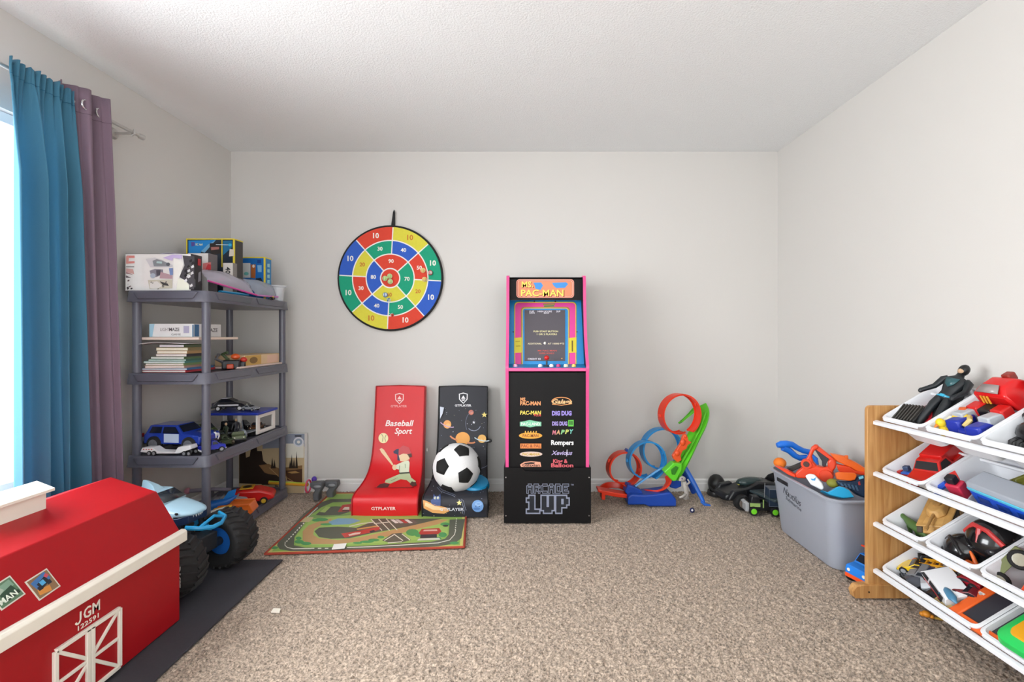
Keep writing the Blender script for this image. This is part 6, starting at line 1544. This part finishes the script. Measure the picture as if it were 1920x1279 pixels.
def bin_frame(tier, y0, w):
    """local x: up the slope from the front, y: away from the far panel (towards the near end), z: out of the bin; origin at the front far rim corner"""
    o = Vector((XFR, y0, ZF[tier]))
    return frame(o, (CA, 0, SA), (0, -1, 0)) if False else Matrix(((CA, 0, -SA, o.x), (0, 1, 0, o.y - w), (SA, 0, CA, o.z), (0, 0, 0, 1)))
TIERN = ('top', 'second', 'third', 'bottom')
def make_bin(tier, y0, w, label, depth=BD):
    M = bin_frame(tier, y0, w)
    b = thing('storage_bin', label, 'bin', group='slanted bins of the toy organizer'); b.matrix_world = M
    def rg(i, z, r=.022, f=0): return rrect(i + f, BLn - i, i, w - i, r, z, 4)
    part('tray', G().loft([rg(.032, -depth, .02, .02), rg(.014, -.014, .02), rg(.012, -.006, .02), rg(.0, -.006, .022), rg(-.001, -.001, .022), rg(.002, .002, .022), rg(.010, .002, .02), rg(.014, -.006, .018), rg(.034, -depth + .004, .018, .02)]), M_WH, b, smooth=40)
    part('lip', G().prism([(-.006, -.010), (-.006, .0), (.004, .003), (.004, -.006)], .02, w - .02, 'y'), M_WH, b, bevel=.001)
    return M
yc = [OY - .018 - .004 - k * (BW + .004) for k in range(NCOL + 1)]
def inb(M, u, v, w, z=-.1, rot=(0, 0, 0), sc=1.0):
    """a place inside a bin: u up the slope, v across (0 = near end, 1 = far panel)"""
    return M @ TR((u * BLn, v * w, z), rot, sc)
dw = 2 * BW + .004
bins = {}
bins[0, 0] = make_bin(0, yc[0], BW, 'white slanted bin holding a dark toy figure, top row')
bins[0, 1] = make_bin(0, yc[1], BW, 'white slanted bin holding a red robot car, top row')
bins[0, 2] = make_bin(0, yc[2], BW, 'white slanted bin holding green and black toys, top row')
bins[1, 0] = make_bin(1, yc[0], BW, 'white slanted bin holding a red toy truck, second row')
bins[1, 1] = make_bin(1, yc[1], dw, 'wide white slanted bin holding a blue train, second row')
bins[2, 0] = make_bin(2, yc[0], BW, 'white slanted bin holding a tan tank, third row')
bins[2, 1] = make_bin(2, yc[1], BW, 'white slanted bin holding black toy masks, third row')
bins[2, 2] = make_bin(2, yc[2], BW, 'white slanted bin holding an army jeep, third row')
bins[3, 0] = make_bin(3, yc[0], dw, 'wide white slanted bin full of toy vehicles, bottom row', .10)
bins[3, 1] = make_bin(3, yc[2], BW, 'white slanted bin holding a green container, bottom row', .10)

# --- top row
M = bins[0, 0]
toy_figure('toy_figure', 'black armoured toy figure with blue belt lying in top bin', .31, M @ TR((.04, .075, -.055), (0, math.radians(66), 0)) @ TR((0, 0, 0), (0, 0, -PI / 2 + .25)), suit='1D2226', head='17191B', skin='C8A888', belt='3AA6C8', chest='2E5A60', boots='141618', cape='16171A', bulk=1.05)
t = thing('toy_grille', 'black ridged toy engine block at the bin front', 'toy'); t.matrix_world = inb(M, .33, .74, BW, -.07, (0, -.25, .1))
part('block', G().box((0, 0, .03), (.075, .10, .06)), pl('1A1917', .45), t, bevel=.004)
for k in range(7): part('rib', G().box((-.039, -.042 + k * .014, .034), (.008, .006, .062)).box((0, -.042 + k * .014, .062), (.084, .006, .008)), pl('3E3C38', .4), t, bevel=.001)
toy_car('toy_car', 'red and black toy car lying behind the black figure', .17, .09, .07, 'B0202A', 'sport', .02, M=inb(M, .52, .70, BW, -.09, (0, 0, .5)), trim='2448A0', hub='3A78C8')
M = bins[0, 1]
t = thing('robot_car', 'red robot car with grey legs and blue feet in top bin', 'toy robot'); t.matrix_world = M
part('hood', G().loft([[(.20, .03, -.02), (.20, .17, -.02), (.30, .165, -.02), (.30, .035, -.02)], [(.185, .04, .045), (.185, .16, .045), (.285, .155, .055), (.285, .045, .055)], [(.215, .06, .07), (.215, .14, .07), (.265, .14, .072), (.265, .06, .072)]]), pl('D01A1C', .25), t, bevel=.008, seg=2)
part('windscreen', G().add([(.186, .06, .056), (.186, .14, .056), (.214, .13, .073), (.214, .07, .073)], [(0, 1, 2, 3)]), pl('9A8E8C', .2), t, solid=.003)
for k in range(3): part('flame_mark', G().box((.181, .125 - k * .012, .028), (.003, .005, .03)), pl('E8B03A'), t)
part('head', G().box((.285, .1, .062), (.03, .03, .03)), pl('8A2A20'), t, bevel=.005); part('side_fin', G().box((.285, .03, .06), (.06, .008, .03), (0, -.5, .4)), pl('7A4A3A'), t, bevel=.002)
part('hip', G().box((.165, .10, -.02), (.05, .05, .06)), pl('161416', .4), t, bevel=.006)
for k, yy in enumerate((.145, .055)):
    part('thigh', G().box((.165, yy, -.015), (.045, .045, .06)), pl('C8201E', .3), t, bevel=.006)
    part('shin', G().box((.118, yy + (.01 if k == 0 else -.0), -.014), (.06, .042, .052), (0, .2, 0)), pl('B4BAC0', .3), t, bevel=.005)
    part('foot', G().box((.072 if k else .085, yy, -.026), (.085, .052, .06), (0, .25, .2)), pl('1A2E9E', .3), t, bevel=.008)
part('toe', G().prism([(.03, .05), (.035, .11), (.06, .13), (.06, .05)], -.05, -.012, 'z'), pl('1A2E9E', .3), t, bevel=.006)
t = thing('toy_chick', 'small yellow toy bird at the front of the top bin', 'toy figure'); t.matrix_world = inb(M, .13, .80, BW, -.055)
part('body', G().ball((0, 0, .025), (.018, .018, .026), 12), pl('E4C21E', .35), t, smooth=180); part('head', G().ball((.003, 0, .06), (.016, .016, .018), 12), pl('E8C828', .35), t, smooth=180); part('beak', G().cyl((-.014, 0, .06), (-.026, 0, .058), .006, .001, 8), pl('E07A1E'), t); part('tail', G().cyl((.014, 0, .02), (.03, 0, .03), .006, .001, 8), pl('2A2418'), t)
t = thing('toy_robot', 'yellow toy robot lying beside the blue feet', 'toy robot'); t.matrix_world = inb(M, .40, .74, BW, -.04, (0, -.3, .4), .95)
part('torso', G().box((0, 0, .03), (.045, .05, .04)), pl('DDBB2C', .35), t, bevel=.006); part('head', G().box((.035, 0, .035), (.025, .025, .025)), pl('C85A28', .35), t, bevel=.004)
part('arm', G().tube([(0, .03, .04), (-.03, .045, .05), (-.05, .03, .045)], .009, 8), pl('E6E0C8'), t); part('arm', G().tube([(0, -.03, .04), (-.03, -.045, .055), (-.055, -.03, .05)], .009, 8), pl('D8C078'), t)
M = bins[0, 2]
toy_car('toy_truck', 'green boxy toy truck with large black wheels in top bin', .16, .11, .1, '4C8A58', 'van', .03, M=inb(M, .62, .60, BW, -.07, (.2, -.5, .9)), hub='8A8C90', cat='toy truck')
t = thing('toy_mask', 'glossy black toy mask at the front of the green bin', 'toy'); t.matrix_world = inb(M, .46, .70, BW, -.07)
part('shell', G().ball((0, 0, .035), (.045, .05, .04), 14), pl('18181A', .25), t, smooth=180)
for k in range(4): part('finger', G().tube([(-.03, .03 - k * .02, .03), (-.055, .035 - k * .022, .03), (-.07, .034 - k * .022, .012)], .006, 6), pl('202022', .3), t)
t = thing('toy_helmet', 'black and silver toy helmet at the back of the bin', 'toy'); t.matrix_world = inb(M, .88, .80, BW, -.06)
part('shell', G().ball((0, 0, .06), (.05, .05, .055), 16), pl('1C1C20', .3), t, smooth=180); part('visor', G().ball((-.018, .0, .058), (.042, .036, .03), 12), mat('9A9CA0', .25, .6), t, smooth=180); part('badge', G().box((-.03, .0, .102), (.03, .02, .008), (0, -.6, 0)), pl('D0A43A'), t)
toy_tank('toy_tank', 'pale green toy tank under the black helmet', .15, inb(M, .45, .28, BW, -.09, (0, 0, 1.2)), '5A9A68', '3A6A48')

# --- second row
M = bins[1, 0]
def cab_extra(t):
    part('cargo_bed', G().box((-.05, 0, .085), (.11, .085, .05)), pl('CC1E1C', .3), t, bevel=.004)
toy_car('toy_truck', 'red toy truck with smoky windows in the second row bin', .23, .11, .10, 'C8221E', 'pickup', .028, M=inb(M, .50, .42, BW, -.085, (0, 0, PI + .25)), cat='toy truck', glass='2A2A2C', extra=cab_extra)
t = thing('toy_robot', 'small blue and red toy robot by the red truck', 'toy robot'); t.matrix_world = inb(M, .20, .72, BW, -.085, (0, .2, .3))
part('torso', G().box((0, 0, .03), (.035, .045, .05)), pl('2C5FC0', .35), t, bevel=.005); part('chest', G().box((-.018, 0, .038), (.006, .03, .02)), pl('C83A34'), t); part('head', G().box((0, 0, .068), (.02, .022, .02)), pl('3A4A6A'), t, bevel=.003)
for s in (1, -1): part('arm', G().box((0, s * .034, .03), (.02, .016, .05)), pl('C8302C', .35), t, bevel=.003)
M = bins[1, 1]
t = thing('toy_train', 'blue toy train carriage with grey roof and pale stripe', 'toy train'); t.matrix_world = inb(M, .36, .36, dw, -.09, (0, -.05, -.06))
Lt = .30
part('body', G().box((0, 0, .05), (.085, Lt, .065)), pl('1E56CC', .3), t, bevel=.005); part('stripe', G().box((0, 0, .088), (.087, Lt + .002, .014)), pl('5FC8E4', .3), t, bevel=.003)
part('roof', G().prism([(-.043, .094), (-.035, .112), (.035, .112), (.043, .094)], -Lt / 2, Lt / 2, 'y'), pl('A2A8B2', .35), t, bevel=.004)
for k in range(4):
    for s in (1, -1): part('window', G().box((s * .0432, -.11 + k * .07, .058), (.002, .045, .022)), pl('173F96', .25), t)
    for s in (1, -1): part('wheel', G().cyl((s * .03, -.11 + k * .07, .014), (s * .042, -.11 + k * .07, .014), .016, n=14), pl('17181C', .5), t)
t = thing('toy_robot', 'red white and blue toy robot leaning on the train', 'toy robot'); t.matrix_world = inb(M, .26, .84, dw, -.09, (0, -.1, .2))
part('torso', G().box((0, 0, .06), (.04, .05, .06)), pl('C8304A', .35), t, bevel=.005); part('leg', G().box((0, .016, .016), (.03, .022, .04)), pl('E4E4E8', .35), t, bevel=.003); part('leg', G().box((0, -.016, .016), (.03, .022, .04)), pl('E4E4E8', .35), t, bevel=.003); part('head', G().box((0, 0, .105), (.028, .03, .028)), pl('1E1E24', .35), t, bevel=.004); part('arm', G().tube([(0, .03, .08), (-.015, .06, .06), (-.03, .07, .04)], .011, 8), pl('2450B8'), t); part('wing', G().prism([(.0, .0), (.03, .03), (.05, .02), (.02, -.01)], .09, .10, 'z'), pl('D8302A'), t)
tag(part('toy_gem', G().ball((0, 0, .0), (.022, .03, .016), 10), pl('5FB8B0', .3), smooth=60), 'small teal toy blob beside the red and blue robot', 'toy').matrix_world = inb(M, .22, .95, dw, -.08)
toy_car('toy_car', 'olive toy buggy behind the blue train', .12, .07, .06, '7A7A30', 'jeep', .02, M=inb(M, .62, .42, dw, -.045, (0, 0, 1.3)))

# --- third row
M = bins[2, 0]
toy_tank('toy_tank', 'tan camouflage toy tank in the third row bin', .205, inb(M, .58, .44, BW, -.055, (0, 0, PI + .55)), 'C69A5A', 'A8804A')
t = thing('toy_dinosaur', 'small green toy dinosaur at the bin front by the tank', 'toy animal'); t.matrix_world = inb(M, .26, .62, BW, -.07, (0, 0, 1.4))
part('body', G().tube([(.08, 0, .05), (.05, 0, .045), (.02, 0, .035), (-.03, 0, .035), (-.07, 0, .02), (-.10, 0, .012)], [.010, .010, .018, .02, .01, .003], 10), pl('4A6A34', .5), t, smooth=60)
for x in (.02, -.03):
    for s in (1, -1): part('leg', G().tube([(x, s * .012, .03), (x + .004, s * .018, .0)], [.009, .007], 8), pl('3E5A2C', .5), t)
M = bins[2, 1]
def mask(label, u, v, r, rz, band):
    t = thing('toy_mask', label, 'toy mask'); t.matrix_world = inb(M, u, v, BW, -.095, (0, 0, rz))
    part('shell', G().ball((0, 0, r * .8), (r, r * .95, r * .85), 20), pl('131315', .22, coat=.4), t, smooth=180)
    part('brow', G().tube([(-r * .5, -r * .75, r * 1.15), (-r * .35, -r * .3, r * 1.58), (-r * .2, r * .3, r * 1.62), (-r * .3, r * .75, r * 1.2)], r * .1, 8), pl('C83A3A', .35) if band else pl('1C1C1E', .3), t)
    if band: part('nose_bar', G().tube([(-r * .33, 0, r * 1.58), (-r * .75, 0, r * 1.2)], r * .12, 8), pl('B8343A', .35), t)
    for s in (1, -1): part('eye', G().ball((-r * .8, s * r * .4, r * .95), (r * .16, r * .22, r * .16), 10), pl('2A2A2E', .15), t, smooth=180)
    return t
mask('large glossy black toy mask with a red brow bar', .58, .42, .085, .2, True)
mask('smaller glossy black toy mask at the bin corner', .30, .68, .062, -.2, False)
t = thing('toy_flame', 'orange and red toy flame piece in front of the masks', 'toy'); t.matrix_world = inb(M, .17, .42, BW, -.06)
part('flame', G().tube([(0, -.03, 0), (-.01, 0, .015), (.0, .03, .0)], [.008, .012, .003], 8).tube([(0, -.02, 0), (.015, -.005, .03), (.03, .02, .045)], [.008, .006, .002], 8), pl('E46A2A', .35), t, smooth=60); part('core', G().tube([(.02, .03, .03), (.0, .05, .04), (.02, .07, .055)], [.006, .005, .002], 8), pl('C83040', .35), t)
M = bins[2, 2]
jf = Vector((-.5, .2, -.8)).normalized(); ja = Vector((-.68, -.64, .35)); ja = (ja - jf * ja.dot(jf)).normalized(); ju = jf.cross(ja)
MJ = Matrix((jf, ja, ju)).transposed().to_4x4(); MJ.translation = Vector((1.60, 1.545, .335)) - ja * .03
toy_car('toy_jeep', 'olive army toy jeep standing on end in third row bin', .155, .09, .085, '6A7242', 'jeep', .031, M=MJ, hub='B0AE9A', cat='toy jeep')
t = thing('toy_tray', 'bright orange toy tray beside the army jeep', 'toy'); t.matrix_world = inb(M, .42, .26, BW, -.045, (0, -.15, .25))
part('base', G().box((0, 0, .01), (.17, .11, .012)), pl('E85A34', .35), t, bevel=.003)
for a, b in (((.08, 0, .03), (.014, .11, .045)), ((-.08, 0, .03), (.014, .11, .045)), ((0, .052, .03), (.17, .012, .045)), ((0, -.052, .03), (.17, .012, .045))): part('wall', G().box(a, b), pl('EE4A1E', .35), t, bevel=.004)

# --- bottom row
M = bins[3, 0]
toy_car('toy_car', 'yellow toy race car with black wheels in bottom bin', .12, .062, .045, 'E4BE1E', 'sport', .015, M=inb(M, .36, .86, dw, -0.048, (.2, -.1, 2.2)), glass='1E1C18', roof='2A241A')
van = toy_car('toy_van', 'white toy ambulance van with red and black stripes', .175, .105, .06, 'ECEDF0', 'van', .016, M=inb(M, .36, .52, dw, -.05, (.12, -.12, PI / 2 - .35)), stripe='C8202C', glass='1C1E24', cat='toy van')
toy_car('toy_car', 'dark grey toy car under the yellow race car', .11, .06, .045, '4A4E58', 'sport', .015, M=inb(M, .20, .80, dw, -0.063, (0, 0, 1.2)))
toy_car('toy_car', 'dark blue toy car with red trim between other cars', .11, .055, .05, '2A3258', 'suv', .016, M=inb(M, .47, .735, dw, -.055, (0, .2, .5)), trim='A8283A')
toy_car('toy_buggy', 'black toy buggy with fat tires at the bin back', .10, .06, .05, '1E1E22', 'jeep', .022, M=inb(M, .50, .80, dw, -.045, (.3, 0, .9)))
t = thing('toy_crane', 'yellow toy crane arm lying across the bottom bin', 'toy'); t.matrix_world = inb(M, .56, .665, dw, -.012, (0, -.1, -1.2))
for s in (1, -1): part('rail', G().box((0, s * .014, .012), (.18, .006, .012)), pl('E0A020', .35), t, bevel=.001)
for k in range(7): part('rung', G().box((-.078 + k * .026, 0, .012), (.006, .026, .008)), pl('C88A1A', .35), t)
part('pivot', G().cyl((.085, -.02, .012), (.085, .02, .012), .012, n=12), pl('3A3A3C'), t)
toy_car('toy_truck', 'grey toy tow truck in the middle of the bottom bin', .13, .06, .055, '7A7C80', 'pickup', .017, M=inb(M, .36, .715, dw, -.05, (0, 0, 2.0)), cat='toy truck')
toy_car('toy_car', 'dark red toy car behind the white van', .14, .06, .045, 'A01E2C', 'sport', .016, M=inb(M, .56, .47, dw, -.04, (.2, 0, 1.9)))
t = thing('toy_fish', 'small steel blue toy fish on the white van', 'toy animal'); t.matrix_world = inb(M, .22, .36, dw, -0.008, (0, 0, 1.2))
part('body', G().tube([(-.045, 0, .01), (-.02, 0, .012), (.02, 0, .012), (.045, 0, .01)], [.003, .014, .012, .003], 10, flat=.6), pl('4E86A8', .35), t, smooth=180); part('fin', G().prism([(.04, 0), (.06, .018), (.055, 0), (.06, -.018)], .006, .014, 'z'), pl('3E7696'), t); part('side_fin', G().prism([(0, .008), (.02, .03), (.025, .008)], .006, .012, 'z'), pl('3E7696'), t)
toy_car('toy_car', 'small black toy car at the bottom bin front rail', .11, .05, .04, '232327', 'sport', .013, M=inb(M, .17, .56, dw, -0.058, (0, 0, 1.57)))
tag(part('toy_stick', G().box((0, 0, 0), (.018, .16, .008)), mat('C8B078', .6), bevel=.002), 'tan wooden craft stick at the front of the bottom bin', 'stick').matrix_world = inb(M, .12, .30, dw, -0.028)
toy_car('toy_car', 'small maroon toy car leaning on the orange board frame', .10, .05, .04, '7A1E28', 'sport', .013, M=inb(M, .40, .335, dw, -.035, (.2, -.3, 1.9)))
toy_car('toy_car', 'small silver toy car beside the grey tow truck', .09, .045, .04, 'B4B8BE', 'suv', .012, M=inb(M, .27, .665, dw, -.055, (0, .15, .9)))
toy_car('toy_car', 'small orange toy car at the far end of bottom bin', .085, .045, .035, 'D8702A', 'sport', .012, M=inb(M, .52, .93, dw, -.06, (0, 0, .3)))
brd = thing('drawing_board', 'toy black drawing board in a bright orange frame', 'toy board'); brd.matrix_world = inb(M, .0, .0, dw, -.012, (0, 0, 0))
part('slate', G().bb((.03, -.10, -.008), (.25, .085, .0)), pl('33343C', .35), brd)
for lo, hi in (((.0, .085, -.012), (.275, .122, .006)), ((.0, -.137, -.012), (.275, -.10, .006)), ((.0, -.10, -.012), (.03, .085, .006)), ((.25, -.10, -.012), (.275, .085, .006))):
    part('frame_side', G().bb(lo, hi), pl('EC6426', .35), brd, bevel=.004)
part('screw', G().cyl((.13, .104, .005), (.13, .104, .008), .005, n=12), mat('D8D8DA', .3, .6), brd)
part('logo_mark', G().box((.135, .104, .0065), (.008, .02, .001)), pl('F2E8E0'), brd)
M = bins[3, 1]
t = thing('toy_container', 'green and yellow lidded toy container with clear base', 'toy'); t.matrix_world = inb(M, .30, .38, BW, -.035)
part('lid', G().loft([rrect(-.085, .085, -.07, .07, .035, .05, 5), rrect(-.08, .08, -.065, .065, .033, .072, 5), rrect(-.05, .05, -.04, .04, .03, .084, 5)]), pl('22C45A', .35), t, bevel=.003)
part('insert', G().loft([rrect(-.055, .03, -.05, .035, .02, .08, 4), rrect(-.05, .026, -.045, .03, .018, .09, 4)]), pl('E8A41E', .35), t); part('clear_base', G().loft([rrect(-.075, .075, -.06, .06, .03, -.03, 5), rrect(-.083, .083, -.068, .068, .034, .05, 5)]), clear('DCE4E8', .45), t, smooth=40)
# stray toy on the carpet
p = PZ(1737, 1158, 0)
t = thing('toy_scrap', 'tiny orange and yellow toy flower on carpet under organizer', 'toy', p)
part('bloom', G().ball((0, 0, .014), (.016, .016, .012), 10).ball((.012, -.01, .01), (.01, .01, .008), 8).ball((-.01, .008, .01), (.01, .01, .009), 8), pl('D88A24', .5), t, smooth=180); part('stem', G().tube([(.01, -.01, .008), (.035, -.02, .006), (.05, -.03, .008)], [.005, .005, .003], 8), pl('A8842C', .5), t)
